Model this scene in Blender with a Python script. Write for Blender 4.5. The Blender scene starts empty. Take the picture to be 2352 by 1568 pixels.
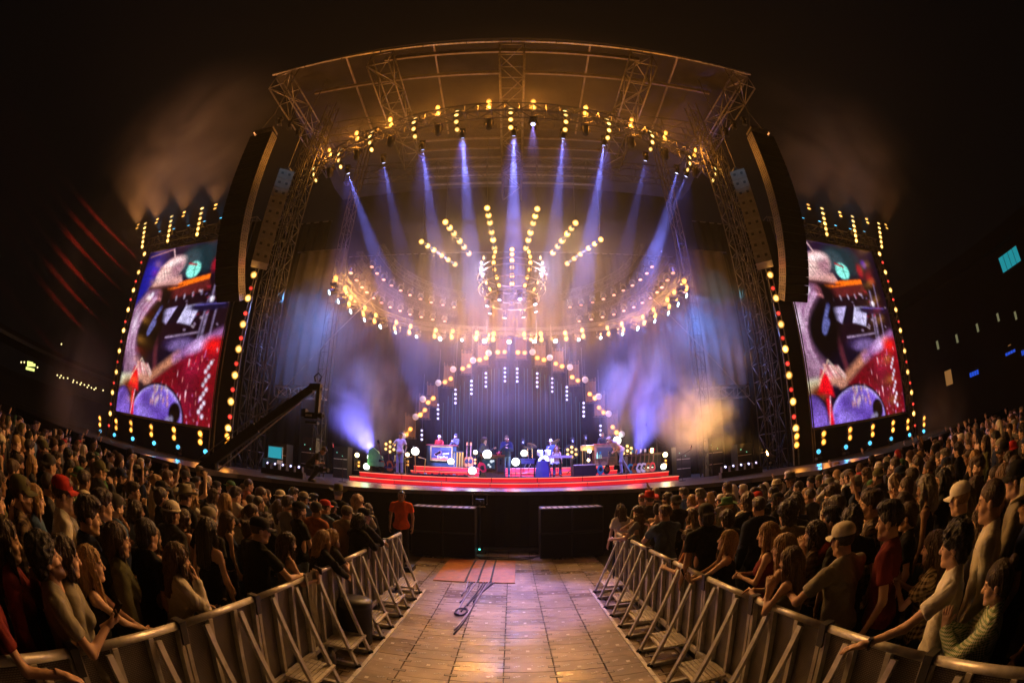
import bpy, math, random
import numpy as np
from mathutils import Vector, Matrix, Quaternion, noise

random.seed(7)
RNG = np.random.default_rng(7)
SC = bpy.context.scene
COL = SC.collection
R = math.radians

# ------------------------------------------------------------------ camera
CAM_H, PITCH = 2.6, R(17.7)
cam_data = bpy.data.cameras.new("camera")
cam_data.type = 'PANO'
cam_data.panorama_type = 'FISHEYE_EQUISOLID'
cam_data.fisheye_lens = 15.0
cam_data.fisheye_fov = R(200)
cam_data.sensor_fit = 'HORIZONTAL'
cam_data.sensor_width = 36.0
cam_data.sensor_height = 24.0
cam_data.clip_start = 0.05
cam_data.clip_end = 600
cam = bpy.data.objects.new("camera", cam_data)
COL.objects.link(cam)
cam.location = (0, 0, CAM_H)
cam.rotation_euler = (R(90) + PITCH, 0, 0)
SC.camera = cam

# ------------------------------------------------------------------ night sky, exposure, render
world = bpy.data.worlds.new("World")
SC.world = world
world.use_nodes = True
bgn = world.node_tree.nodes['Background']
bgn.inputs['Color'].default_value = (0.006, 0.0045, 0.004, 1)
bgn.inputs['Strength'].default_value = 0.25
SC.view_settings.view_transform = 'Standard'
SC.view_settings.look = 'None'
SC.view_settings.exposure = 0.15
SC.view_settings.gamma = 1.0
SC.render.engine = 'CYCLES'
CY = SC.cycles
CY.use_denoising = True
try:
    CY.denoiser = 'OPENIMAGEDENOISE'
    CY.denoising_input_passes = 'RGB_ALBEDO_NORMAL'
except Exception:
    pass
CY.max_bounces = 3
CY.diffuse_bounces = 2
CY.glossy_bounces = 2
CY.transmission_bounces = 4
CY.transparent_max_bounces = 12
CY.volume_bounces = 0
CY.sample_clamp_indirect = 1.5
CY.sample_clamp_direct = 0
CY.use_light_tree = True
CY.volume_step_rate = 3.5
CY.volume_max_steps = 64
CY.caustics_reflective = False
CY.caustics_refractive = False
HAZE_DENSITY = 0.0008

# a pixel of the 2352 px wide photograph -> a world point at height z or at depth Y
def ray(x, y):
    dx, dy = x - 1176.0, 784.0 - y
    r = math.hypot(dx, dy); t = 2 * math.asin(r / 1960.0); s = math.sin(t) / max(r, 1e-9)
    a, b, c = dx * s, dy * s, math.cos(t)
    return Vector((a, c * math.cos(PITCH) - b * math.sin(PITCH), b * math.cos(PITCH) + c * math.sin(PITCH)))
def at_z(x, y, z):
    d = ray(x, y); k = (z - CAM_H) / d.z
    return Vector((d.x * k, d.y * k, z))
def at_y(x, y, Y):
    d = ray(x, y); k = Y / d.y
    return Vector((d.x * k, Y, CAM_H + d.z * k))
# pixel of an enlarged crop (origin in the 2500 px photograph, enlargement) -> 2352 px coordinates
def crop(ox, oy, s):
    return lambda a, b: ((ox + a / s) * .9408, (oy + b / s) * .9408)

# ------------------------------------------------------------------ materials
MATS = {}
def mat(name, col=(.5, .5, .5), rough=.6, metal=0.0, emit=None, estr=0, noise_scale=0, noise_amt=.25, bump=0, bump_scale=40, objcol=False, spec=.4):
    if name in MATS: return MATS[name]
    m = bpy.data.materials.new(name); m.use_nodes = True
    nt = m.node_tree; b = nt.nodes['Principled BSDF']
    b.inputs['Base Color'].default_value = (*col, 1)
    b.inputs['Roughness'].default_value = rough
    b.inputs['Metallic'].default_value = metal
    b.inputs['Specular IOR Level'].default_value = spec
    tc = nt.nodes.new('ShaderNodeTexCoord')
    src = None
    if objcol:
        oi = nt.nodes.new('ShaderNodeObjectInfo'); src = oi.outputs['Color']
    if noise_scale:
        n = nt.nodes.new('ShaderNodeTexNoise'); n.inputs['Scale'].default_value = noise_scale; n.inputs['Detail'].default_value = 4
        nt.links.new(tc.outputs['Object'], n.inputs['Vector'])
        mr = nt.nodes.new('ShaderNodeMapRange'); mr.inputs[1].default_value = .3; mr.inputs[2].default_value = .7
        mr.inputs[3].default_value = 1 - noise_amt; mr.inputs[4].default_value = 1 + noise_amt
        nt.links.new(n.outputs[0], mr.inputs[0])
        mx = nt.nodes.new('ShaderNodeMix'); mx.data_type = 'RGBA'; mx.blend_type = 'MULTIPLY'; mx.inputs[0].default_value = 1
        if src: nt.links.new(src, mx.inputs[6])
        else: mx.inputs[6].default_value = (*col, 1)
        nt.links.new(mr.outputs[0], mx.inputs[7])
        src = mx.outputs[2]
    if src: nt.links.new(src, b.inputs['Base Color'])
    if bump:
        n2 = nt.nodes.new('ShaderNodeTexNoise'); n2.inputs['Scale'].default_value = bump_scale; n2.inputs['Detail'].default_value = 3
        nt.links.new(tc.outputs['Object'], n2.inputs['Vector'])
        bp = nt.nodes.new('ShaderNodeBump'); bp.inputs['Strength'].default_value = bump; bp.inputs['Distance'].default_value = .01
        nt.links.new(n2.outputs[0], bp.inputs['Height']); nt.links.new(bp.outputs[0], b.inputs['Normal'])
    if emit:
        b.inputs['Emission Color'].default_value = (*emit, 1)
        b.inputs['Emission Strength'].default_value = estr
        m.cycles.emission_sampling = 'NONE'
    MATS[name] = m
    return m
def lamp_mat(name, col, strength):
    """the glowing face of a lamp: hot core, coloured rim, broken up by the reflector cells"""
    if name in MATS: return MATS[name]
    m = mat(name, (.02, .02, .02), .3, emit=col, estr=strength)
    nt = m.node_tree; b = nt.nodes['Principled BSDF']
    tc = nt.nodes['Texture Coordinate']
    v = nt.nodes.new('ShaderNodeTexVoronoi'); v.inputs['Scale'].default_value = 28
    nt.links.new(tc.outputs['Object'], v.inputs['Vector'])
    mr = nt.nodes.new('ShaderNodeMapRange'); mr.inputs[1].default_value = 0; mr.inputs[2].default_value = .6; mr.inputs[3].default_value = strength * 1.3; mr.inputs[4].default_value = strength * .55
    nt.links.new(v.outputs[0], mr.inputs[0])
    oi = nt.nodes.new('ShaderNodeObjectInfo'); m2 = nt.nodes.new('ShaderNodeMapRange'); m2.inputs[3].default_value = .55; m2.inputs[4].default_value = 1.35; nt.links.new(oi.outputs['Random'], m2.inputs[0])
    ml = nt.nodes.new('ShaderNodeMath'); ml.operation = 'MULTIPLY'; nt.links.new(mr.outputs[0], ml.inputs[0]); nt.links.new(m2.outputs[0], ml.inputs[1]); nt.links.new(ml.outputs[0], b.inputs['Emission Strength'])
    return m

# ------------------------------------------------------------------ mesh builder
class MB:
    def __init__(s): s.v = []; s.f = []; s.m = []
    def add(s, vs, fs, mi=0):
        o = len(s.v); s.v.extend([tuple(p) for p in vs]); s.f.extend([tuple(i + o for i in f) for f in fs]); s.m.extend([mi] * len(fs)); return s
    def box(s, c, size, mi=0, M=None, taper=1.0):
        x, y, z = [k / 2 for k in size]; t = taper
        vs = [Vector(p) for p in ((-x, -y, -z), (x, -y, -z), (x, y, -z), (-x, y, -z), (-x * t, -y * t, z), (x * t, -y * t, z), (x * t, y * t, z), (-x * t, y * t, z))]
        c = Vector(c)
        vs = [(M @ p if M else p) + c for p in vs]
        return s.add(vs, [(3, 2, 1, 0), (4, 5, 6, 7), (0, 1, 5, 4), (1, 2, 6, 5), (2, 3, 7, 6), (3, 0, 4, 7)], mi)
    def tube(s, pts, r, n=8, mi=0, caps=True):
        pts = [Vector(p) for p in pts]
        rs = r if isinstance(r, (list, tuple)) else [r] * len(pts)
        rings = []; prev = None
        for i, p in enumerate(pts):
            if i == 0: t = pts[1] - pts[0]
            elif i == len(pts) - 1: t = pts[-1] - pts[-2]
            else: t = (pts[i + 1] - pts[i - 1])
            t = t.normalized() if t.length > 1e-9 else Vector((0, 0, 1))
            if prev is None:
                a = Vector((0, 0, 1)) if abs(t.z) < .9 else Vector((1, 0, 0))
                u = t.cross(a).normalized()
            else:
                u = prev - t * prev.dot(t)
                u = u.normalized() if u.length > 1e-6 else t.orthogonal().normalized()
            prev = u; w = t.cross(u)
            rings.append([p + (u * math.cos(k * 2 * math.pi / n) + w * math.sin(k * 2 * math.pi / n)) * rs[i] for k in range(n)])
        vs = [q for rg in rings for q in rg]; fs = []
        for i in range(len(pts) - 1):
            for k in range(n):
                fs.append((i * n + k, i * n + (k + 1) % n, (i + 1) * n + (k + 1) % n, (i + 1) * n + k))
        if caps:
            fs.append(tuple(range(n - 1, -1, -1))); fs.append(tuple(range((len(pts) - 1) * n, len(pts) * n)))
        return s.add(vs, fs, mi)
    def bar(s, p0, p1, w, h, mi=0, up=(0, 0, 1)):
        p0, p1 = Vector(p0), Vector(p1); t = (p1 - p0); L = t.length; t = t.normalized(); up = Vector(up)
        x = t.cross(up)
        x = x.normalized() if x.length > 1e-4 else t.orthogonal().normalized()
        z = x.cross(t)
        M = Matrix((x, t, z)).transposed()
        return s.box((p0 + p1) / 2, (w, L, h), mi, M)
    def disc(s, c, nrm, r, n=12, mi=0, r0=0.0):
        c = Vector(c); q = Vector(nrm).normalized().to_track_quat('Z', 'Y')
        ring = [c + q @ Vector((math.cos(k * 2 * math.pi / n) * r, math.sin(k * 2 * math.pi / n) * r, 0)) for k in range(n)]
        return s.add(ring, [tuple(range(n))], mi)
    def lathe(s, prof, n=16, mi=0, M=None, cap=False):
        vs = []; fs = []
        for (r, z) in prof:
            for k in range(n):
                p = Vector((r * math.cos(k * 2 * math.pi / n), r * math.sin(k * 2 * math.pi / n), z)); vs.append(M @ p if M else p)
        for i in range(len(prof) - 1):
            for k in range(n):
                fs.append((i * n + k, i * n + (k + 1) % n, (i + 1) * n + (k + 1) % n, (i + 1) * n + k))
        if cap: fs.append(tuple(range(n - 1, -1, -1))); fs.append(tuple(range((len(prof) - 1) * n, len(prof) * n)))
        return s.add(vs, fs, mi)
    def sphere(s, c, r, n=14, mi=0, sc=(1, 1, 1)):
        c = Vector(c); prof = [(max(1e-4, math.sin(math.pi * i / (n // 2))), -math.cos(math.pi * i / (n // 2))) for i in range(n // 2 + 1)]
        M = Matrix.Translation(c) @ Matrix.Diagonal((r * sc[0], r * sc[1], r * sc[2], 1))
        return s.lathe(prof, n, mi, M)
    def prism(s, poly, d0, d1, mi=0, axis='y'):
        """extrude a 2D polygon (x,z) from y=d0 to y=d1 (or (y,z) along x with axis='x', (x,y) along z)"""
        def P(a, b, d): return {'y': (a, d, b), 'x': (d, a, b), 'z': (a, b, d)}[axis]
        n = len(poly); vs = [P(a, b, d0) for a, b in poly] + [P(a, b, d1) for a, b in poly]
        fs = [tuple(range(n)), tuple(range(2 * n - 1, n - 1, -1))] + [(i, i + n, (i + 1) % n + n, (i + 1) % n) for i in range(n)]
        return s.add(vs, fs, mi)
    def mesh(s, name, mats, smooth=False):
        me = bpy.data.meshes.new(name); me.from_pydata(s.v, [], s.f)
        for m in (mats if isinstance(mats, (list, tuple)) else [mats]): me.materials.append(m)
        if any(s.m): me.polygons.foreach_set('material_index', s.m)
        if smooth: me.polygons.foreach_set('use_smooth', [True] * len(me.polygons))
        me.update()
        return me
    def build(s, name, mats, parent=None, smooth=False, **kw):
        return link(name, s.mesh(name, mats, smooth), parent, **kw)

def link(name, me, parent=None, M=None, color=None, kind=None, label=None):
    o = bpy.data.objects.new(name, me); COL.objects.link(o)
    if parent is not None: o.parent = parent
    if M is not None: o.matrix_local = M
    if color is not None: o.color = (*color, 1)
    if kind: o['kind'] = kind
    if label: o['label'] = label
    return o
USED_LABELS = {}
def tag(o, label, cat, group=None, kind=None):
    w = label.split()
    if not 4 <= len(w) <= 16: print('BADLABEL', len(w), label)
    o['label'] = label; o['category'] = cat
    if group: o['group'] = group
    if kind: o['kind'] = kind
    USED_LABELS.setdefault(label, []).append(o.name)
    return o
def thing(name, label, cat, loc=(0, 0, 0), rz=0, group=None, M=None):
    o = bpy.data.objects.new(name, None); COL.objects.link(o)
    o.empty_display_size = .1
    if M is not None: o.matrix_world = M
    else: o.location = loc; o.rotation_euler = (0, 0, rz)
    return tag(o, label, cat, group)
def structure(name, mb, m, smooth=False):
    o = mb.build(name, m, smooth=smooth); o['kind'] = 'structure'; return o
def basis(loc, zdir, up=(0, 0, 1)):
    """matrix whose local -Y... local +Z points along zdir"""
    q = Vector(zdir).normalized().to_track_quat('Z', 'Y')
    return Matrix.Translation(Vector(loc)) @ q.to_matrix().to_4x4()
def light(kind, loc, energy, col, parent=None, size=.1, aim=None, spot=60, blend=.4, name='lamp_light'):
    d = bpy.data.lights.new(name, kind); d.energy = energy; d.color = col
    if kind in ('POINT', 'SPOT'): d.shadow_soft_size = size
    if kind == 'SPOT': d.spot_size = R(spot); d.spot_blend = blend
    if kind == 'AREA': d.size = size
    o = bpy.data.objects.new(name, d); COL.objects.link(o)
    M = Matrix.Translation(Vector(loc))
    if aim is not None: M = M @ Vector(aim).normalized().to_track_quat('-Z', 'Y').to_matrix().to_4x4()
    o.matrix_world = M
    return o
ORD = ['first', 'second', 'third', 'fourth', 'fifth', 'sixth', 'seventh', 'eighth', 'ninth', 'tenth', 'eleventh', 'twelfth', 'thirteenth', 'fourteenth', 'fifteenth', 'sixteenth', 'seventeenth', 'eighteenth', 'nineteenth', 'twentieth', 'twenty-first', 'twenty-second', 'twenty-third', 'twenty-fourth']
def nth(i, n, lo='left', hi='right'):
    """ordinal counted from the nearer end"""
    j = n - 1 - i
    if i == j: return 'in the middle'
    if i < j: return ('at its %s end' % lo) if i == 0 else '%s from its %s end' % (ORD[i], lo)
    return ('at its %s end' % hi) if j == 0 else '%s from its %s end' % (ORD[j], hi)
# ------------------------------------------------------------------ people: smooth bodies from distance fields
def _smin(a, b, k):
    h = np.maximum(k - np.abs(a - b), 0) / k
    return np.minimum(a, b) - h * h * k * .25
class Field:
    def __init__(s, lo, hi, vox):
        s.lo = np.array(lo, float) - 2 * vox; s.vox = vox
        s.n = np.ceil((np.array(hi) + 2 * vox - s.lo) / vox).astype(int) + 1
        s.D = np.full(s.n, .2, np.float32)
        s.ax = [(s.lo[i] + np.arange(s.n[i]) * vox).astype(np.float32) for i in range(3)]
    def grid(s, sl=None):
        a = s.ax if sl is None else [s.ax[i][sl[i]] for i in range(3)]
        return a[0][:, None, None], a[1][None, :, None], a[2][None, None, :]
    def _win(s, lo, hi, k):
        e = k + 3 * s.vox
        i0 = np.clip(np.floor((np.array(lo) - e - s.lo) / s.vox).astype(int), 0, s.n); i1 = np.clip(np.ceil((np.array(hi) + e - s.lo) / s.vox).astype(int) + 1, 0, s.n)
        return tuple(slice(int(i0[i]), int(i1[i])) for i in range(3))
    def cap(s, a, b, ra, rb=None, k=.03):
        rb = ra if rb is None else rb; a = np.array(a, float); b = np.array(b, float); m = max(ra, rb)
        sl = s._win(np.minimum(a, b) - m, np.maximum(a, b) + m, k)
        if any(q.stop <= q.start for q in sl): return s
        x, y, z = s.grid(sl); d = b - a; L = max(d @ d, 1e-9)
        t = np.clip(((x - a[0]) * d[0] + (y - a[1]) * d[1] + (z - a[2]) * d[2]) / L, 0, 1)
        q = np.sqrt((x - a[0] - t * d[0]) ** 2 + (y - a[1] - t * d[1]) ** 2 + (z - a[2] - t * d[2]) ** 2) - (ra + (rb - ra) * t)
        s.D[sl] = _smin(s.D[sl], q, k); return s
    def _ell(s, sl, c, r):
        x, y, z = s.grid(sl)
        p = ((x - c[0]), (y - c[1]), (z - c[2]))
        k0 = np.sqrt((p[0] / r[0]) ** 2 + (p[1] / r[1]) ** 2 + (p[2] / r[2]) ** 2) + 1e-6
        k1 = np.sqrt((p[0] / r[0] ** 2) ** 2 + (p[1] / r[1] ** 2) ** 2 + (p[2] / r[2] ** 2) ** 2) + 1e-6
        return k0 * (k0 - 1) / k1
    def ell(s, c, r, k=.03):
        c = np.array(c, float); r = np.array(r, float) if np.ndim(r) else np.full(3, float(r))
        sl = s._win(c - r, c + r, k)
        if any(q.stop <= q.start for q in sl): return s
        s.D[sl] = _smin(s.D[sl], s._ell(sl, c, r), k); return s
    def cut(s, c, r, k=.01):
        c = np.array(c, float); r = np.array(r, float) if np.ndim(r) else np.full(3, float(r))
        sl = s._win(c - r, c + r, k)
        s.D[sl] = -_smin(-s.D[sl], s._ell(sl, c, r), k); return s
    def keep(s, fn, k=.012):
        """keep only where fn(x,y,z) < 0"""
        s.D = -_smin(-s.D, -fn(*s.grid()).astype(np.float32) * np.ones_like(s.D), k); return s
    def bump(s, fn):
        s.D = s.D + fn(*s.grid()).astype(np.float32); return s
    def arrays(s):
        D = s.D; D[0] = D[-1] = .1; D[:, 0] = D[:, -1] = .1; D[:, :, 0] = D[:, :, -1] = .1
        S = D < 0; n = np.array(D.shape) - 1
        acc = np.zeros((*n, 3), np.float32); cnt = np.zeros(n, np.float32)
        for ax in range(3):
            o1, o2 = [i for i in range(3) if i != ax]
            for b1 in (0, 1):
                for b2 in (0, 1):
                    off = [0, 0, 0]; off[o1] = b1; off[o2] = b2
                    e = list(off); e[ax] = 1
                    A = D[off[0]:off[0] + n[0], off[1]:off[1] + n[1], off[2]:off[2] + n[2]]
                    B = D[e[0]:e[0] + n[0], e[1]:e[1] + n[1], e[2]:e[2] + n[2]]
                    cr = (A < 0) != (B < 0)
                    t = np.where(cr, A / np.where(cr, A - B, 1), 0)
                    for c in range(3): acc[..., c] += np.where(cr, (t if c == ax else off[c]), 0)
                    cnt += cr
        msk = cnt > 0; idx = np.full(n, -1, np.int64); idx[msk] = np.arange(msk.sum())
        ii = np.argwhere(msk)
        V = (ii + acc[msk] / cnt[msk][:, None]) * s.vox + s.lo
        Q = []
        for ax in range(3):
            o1, o2 = (ax + 1) % 3, (ax + 2) % 3
            sA = [slice(0, n[i]) for i in range(3)]; sA[o1] = slice(1, n[o1]); sA[o2] = slice(1, n[o2])
            sB = list(sA); sB[ax] = slice(1, n[ax] + 1)
            a = S[tuple(sA)]; b = S[tuple(sB)]; cr = np.argwhere(a != b)
            if not len(cr): continue
            base = cr.copy(); base[:, o1] += 1; base[:, o2] += 1
            def cell(d1, d2):
                q = base.copy(); q[:, o1] += d1; q[:, o2] += d2; return idx[q[:, 0], q[:, 1], q[:, 2]]
            q = np.stack([cell(-1, -1), cell(0, -1), cell(0, 0), cell(-1, 0)], 1)
            fl = ~a[tuple(cr.T)]
            q[fl] = q[fl][:, ::-1]
            Q.append(q)
        return V, np.concatenate(Q) if Q else np.zeros((0, 4), np.int64)

def np_mesh(name, V, F, mats, tint=None, mi=None, smooth=True):
    me = bpy.data.meshes.new(name)
    me.vertices.add(len(V)); me.vertices.foreach_set('co', np.asarray(V, np.float32).ravel())
    me.loops.add(F.size); me.loops.foreach_set('vertex_index', F.ravel().astype(np.int32))
    me.polygons.add(len(F)); me.polygons.foreach_set('loop_start', np.arange(0, F.size, F.shape[1], dtype=np.int32))
    me.update(calc_edges=True)
    for m in (mats if isinstance(mats, (list, tuple)) else [mats]): me.materials.append(m)
    if mi is not None: me.polygons.foreach_set('material_index', np.asarray(mi, np.int32))
    if smooth: me.polygons.foreach_set('use_smooth', np.ones(len(F), bool))
    if tint is not None:
        at = me.color_attributes.new('tint', 'FLOAT_COLOR', 'POINT')
        at.data.foreach_set('color', np.concatenate([tint, np.ones((len(V), 1))], 1).astype(np.float32).ravel())
    me.validate(); return me
def merge(parts):
    Vs, Fs, Ts, o = [], [], [], 0
    for V, F, T in parts:
        Vs.append(V); Fs.append(F + o); Ts.append(T); o += len(V)
    return np.concatenate(Vs), np.concatenate(Fs), np.concatenate(Ts)
def xf(M, V):
    M = np.array(M); return V @ M[:3, :3].T + M[:3, 3]

# ---- heads (head frame: centre at the origin, face towards +y)
def head_arrays(sex, vox, beard=False):
    f = Field((-.1, -.13, -.2), (.1, .13, .14), vox); m = sex == 'm'
    f.ell((0, -.015, .03), (.074, .096, .09), .01)
    f.ell((0, .028, -.028), (.060 if m else .056, .060, .090), .03)
    for sx in (-1, 1):
        f.cap((sx * (.05 if m else .045), -.005, -.065), (sx * .012, .058, -.1), .024, .02, .02)
        f.ell((sx * .036, .056, -.032), .02, .025)
        f.ell((sx * .076, -.008, -.012), (.010, .020, .031), .008)
    f.ell((0, .064, -.103), (.024, .022, .020), .018)
    f.cap((-.034, .072, .022), (.034, .072, .022), .013, None, .015)
    for sx in (-1, 1): f.cut((sx * .030, .098, .000), (.017, .016, .011), .012)
    f.cap((0, .082, .012), (0, .103, -.028), .007, .012, .010)
    f.ell((0, .098, -.034), (.016, .012, .009), .008)
    f.cap((-.015, .0815, -.061), (.015, .0815, -.061), .0075, None, .010)
    f.cap((-.012, .080, -.073), (.012, .080, -.073), .0085, None, .010)
    f.cut((0, .1, -.067), (.022, .010, .0022), .003)
    if beard:
        for sx in (-1, 1): f.cap((sx * .05, .01, -.055), (sx * .014, .066, -.105), .027, .026, .015)
        f.cap((-.02, .084, -.05), (.02, .084, -.05), .010, None, .008)
    f.cap((0, -.02, -.08), (0, -.03, -.22), .056 if m else .047, .06 if m else .05, .03)
    V, F = f.arrays()
    T = np.ones((len(V), 3)); x, y, z = V.T
    lips = (np.abs(x) < .019) & (y > .0845) & (z < -.055) & (z > -.080)
    T[lips] = (.85, .5, .5) if sex == 'f' else (.9, .65, .62)
    T[(np.abs(np.abs(x) - .031) < .019) & (y > .06) & (np.abs(z - .024) < .0055)] = (.28, .24, .22)
    if beard:
        b = (z < -.038) & (y > -.01 + .3 * (-.05 - z)) & ~lips & (z > -.135) & ~((np.abs(x) < .03) & (z > -.047))
        T[b] = (.22, .17, .14)
    parts = [(V, F, T)]
    for sx in (-1, 1):           # eyeballs with a dark iris
        e = MB().sphere((0, 0, 0), .0125, 10); ev = np.array(e.v); ef = np.array([q for q in e.f])
        ev = ev[:, [0, 2, 1]] * np.array([1, 1, 1]); ef = ef[:, ::-1]
        et = np.where((ev[:, 1] > .0085)[:, None], (.06, .05, .05), (1.0, 1.0, 1.0)) * np.ones((len(ev), 3))
        parts.append((ev + (sx * .030, .0745, .001), ef, et))
    return merge(parts)

def wig(fr, amp, seed=0):
    return lambda x, y, z: amp * (np.sin(fr * x + seed) * np.sin(fr * 1.1 * y + 2 * seed) + np.sin(fr * .9 * z + seed * 3) * np.sin(fr * 1.3 * x - seed) + .7 * np.sin(fr * 2.1 * y + 1) * np.sin(fr * 1.9 * z + fr * x))
def strands(amp, nf=34, wave=0.0, fz=26):
    def fn(x, y, z):
        a = np.arctan2(x + wave * np.sin(fz * z), -(y + .01) + .0 * z)
        return amp * (np.sin(a * nf) + .6 * np.sin(a * nf * .47 + 9 * z + 1.3) + .4 * np.sin(a * nf * 1.7 - 14 * z))
    return fn
def hair_arrays(style, vox):
    lo, hi = (-.17, -.2, -.5), (.17, .14, .19)
    if style in ('short', 'buzz', 'curly', 'crop', 'quiff'): lo = (-.15, -.17, -.17)
    f = Field(lo, hi, vox)
    line = lambda off: (lambda x, y, z: .70 * (y - .012) - .714 * z - off)
    if style == 'buzz':
        f.ell((0, -.016, .032), (.078, .100, .094), .01).bump(wig(170, .0012)).keep(line(.012))
    elif style == 'short':
        f.ell((0, -.018, .040), (.083, .104, .097), .01).ell((0, .045, .085), (.06, .055, .04), .03).bump(strands(.0022, 30)).bump(wig(95, .0022, 1)).keep(line(.016))
    elif style == 'quiff':
        f.ell((0, -.018, .040), (.082, .104, .098), .01).ell((.01, .05, .105), (.06, .06, .035), .03).ell((-.02, .0, .125), (.06, .08, .03), .03).bump(strands(.003, 22)).bump(wig(80, .003, 2)).keep(line(.014))
    elif style == 'crop':
        f.ell((0, -.02, .035), (.084, .106, .1), .01).ell((0, -.06, -.05), (.075, .06, .07), .04).bump(strands(.003, 26)).bump(wig(90, .002, 4)).keep(line(.022))
    elif style == 'curly':
        f.ell((0, -.018, .050), (.100, .118, .108), .01).ell((0, -.06, -.04), (.085, .07, .08), .05).bump(wig(105, .006, .5)).bump(wig(52, .006, 2)).keep(line(.024))
    elif style == 'afro':
        f.ell((0, -.02, .05), (.135, .15, .135), .01).ell((0, -.06, -.03), (.12, .09, .1), .05).bump(wig(95, .008, .5)).bump(wig(45, .008, 2)).keep(line(.03))
    else:
        f.ell((0, -.018, .036), (.084, .106, .099), .01)
        if style == 'bun':
            f.ell((0, -.06, -.03), (.075, .06, .08), .04).bump(strands(.002, 30)).keep(line(.02)); f.ell((0, -.115, .10), (.04, .035, .04), .01); f.bump(wig(120, .0015))
        elif style == 'pony':
            f.ell((0, -.06, -.02), (.075, .055, .07), .04).bump(strands(.002, 30)).keep(line(.02)); f.cap((0, -.115, .06), (0, -.165, -.02), .026, .03, .02).cap((0, -.165, -.02), (.01, -.15, -.26), .03, .012, .02); f.bump(wig(90, .002))
        else:
            L = {'long': -.40, 'wavy': -.36, 'bob': -.15, 'messy': -.25}[style]
            w = {'long': .078, 'wavy': .092, 'bob': .085, 'messy': .1}[style]
            f.cap((-.035, -.075, -.02), (-.045, -.095, L + .06), .062, .045, .05).cap((.035, -.075, -.02), (.045, -.095, L + .06), .062, .045, .05)
            for sx in (-1, 1):
                f.cap((sx * .07, .005, .02), (sx * w, .02, -.10), .026, .026, .03)
                f.cap((sx * w, .02, -.10), (sx * (w - .012), .035 if style != 'bob' else .0, L + .05), .026, .016, .02)
            wv = {'long': .004, 'wavy': .014, 'bob': .003, 'messy': .016}[style]
            f.bump(strands(.0042, 30, wv)).bump(wig(70 if style != 'messy' else 90, .0025 if style == 'long' else .005, 1))
            f.keep(lambda x, y, z: np.where(z > -.02, .70 * (y - .012) - .714 * z - .020, np.maximum(y - .055, np.where(np.abs(x) < .048, y + .02, -1)) ), .008)
    return f.arrays()

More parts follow.
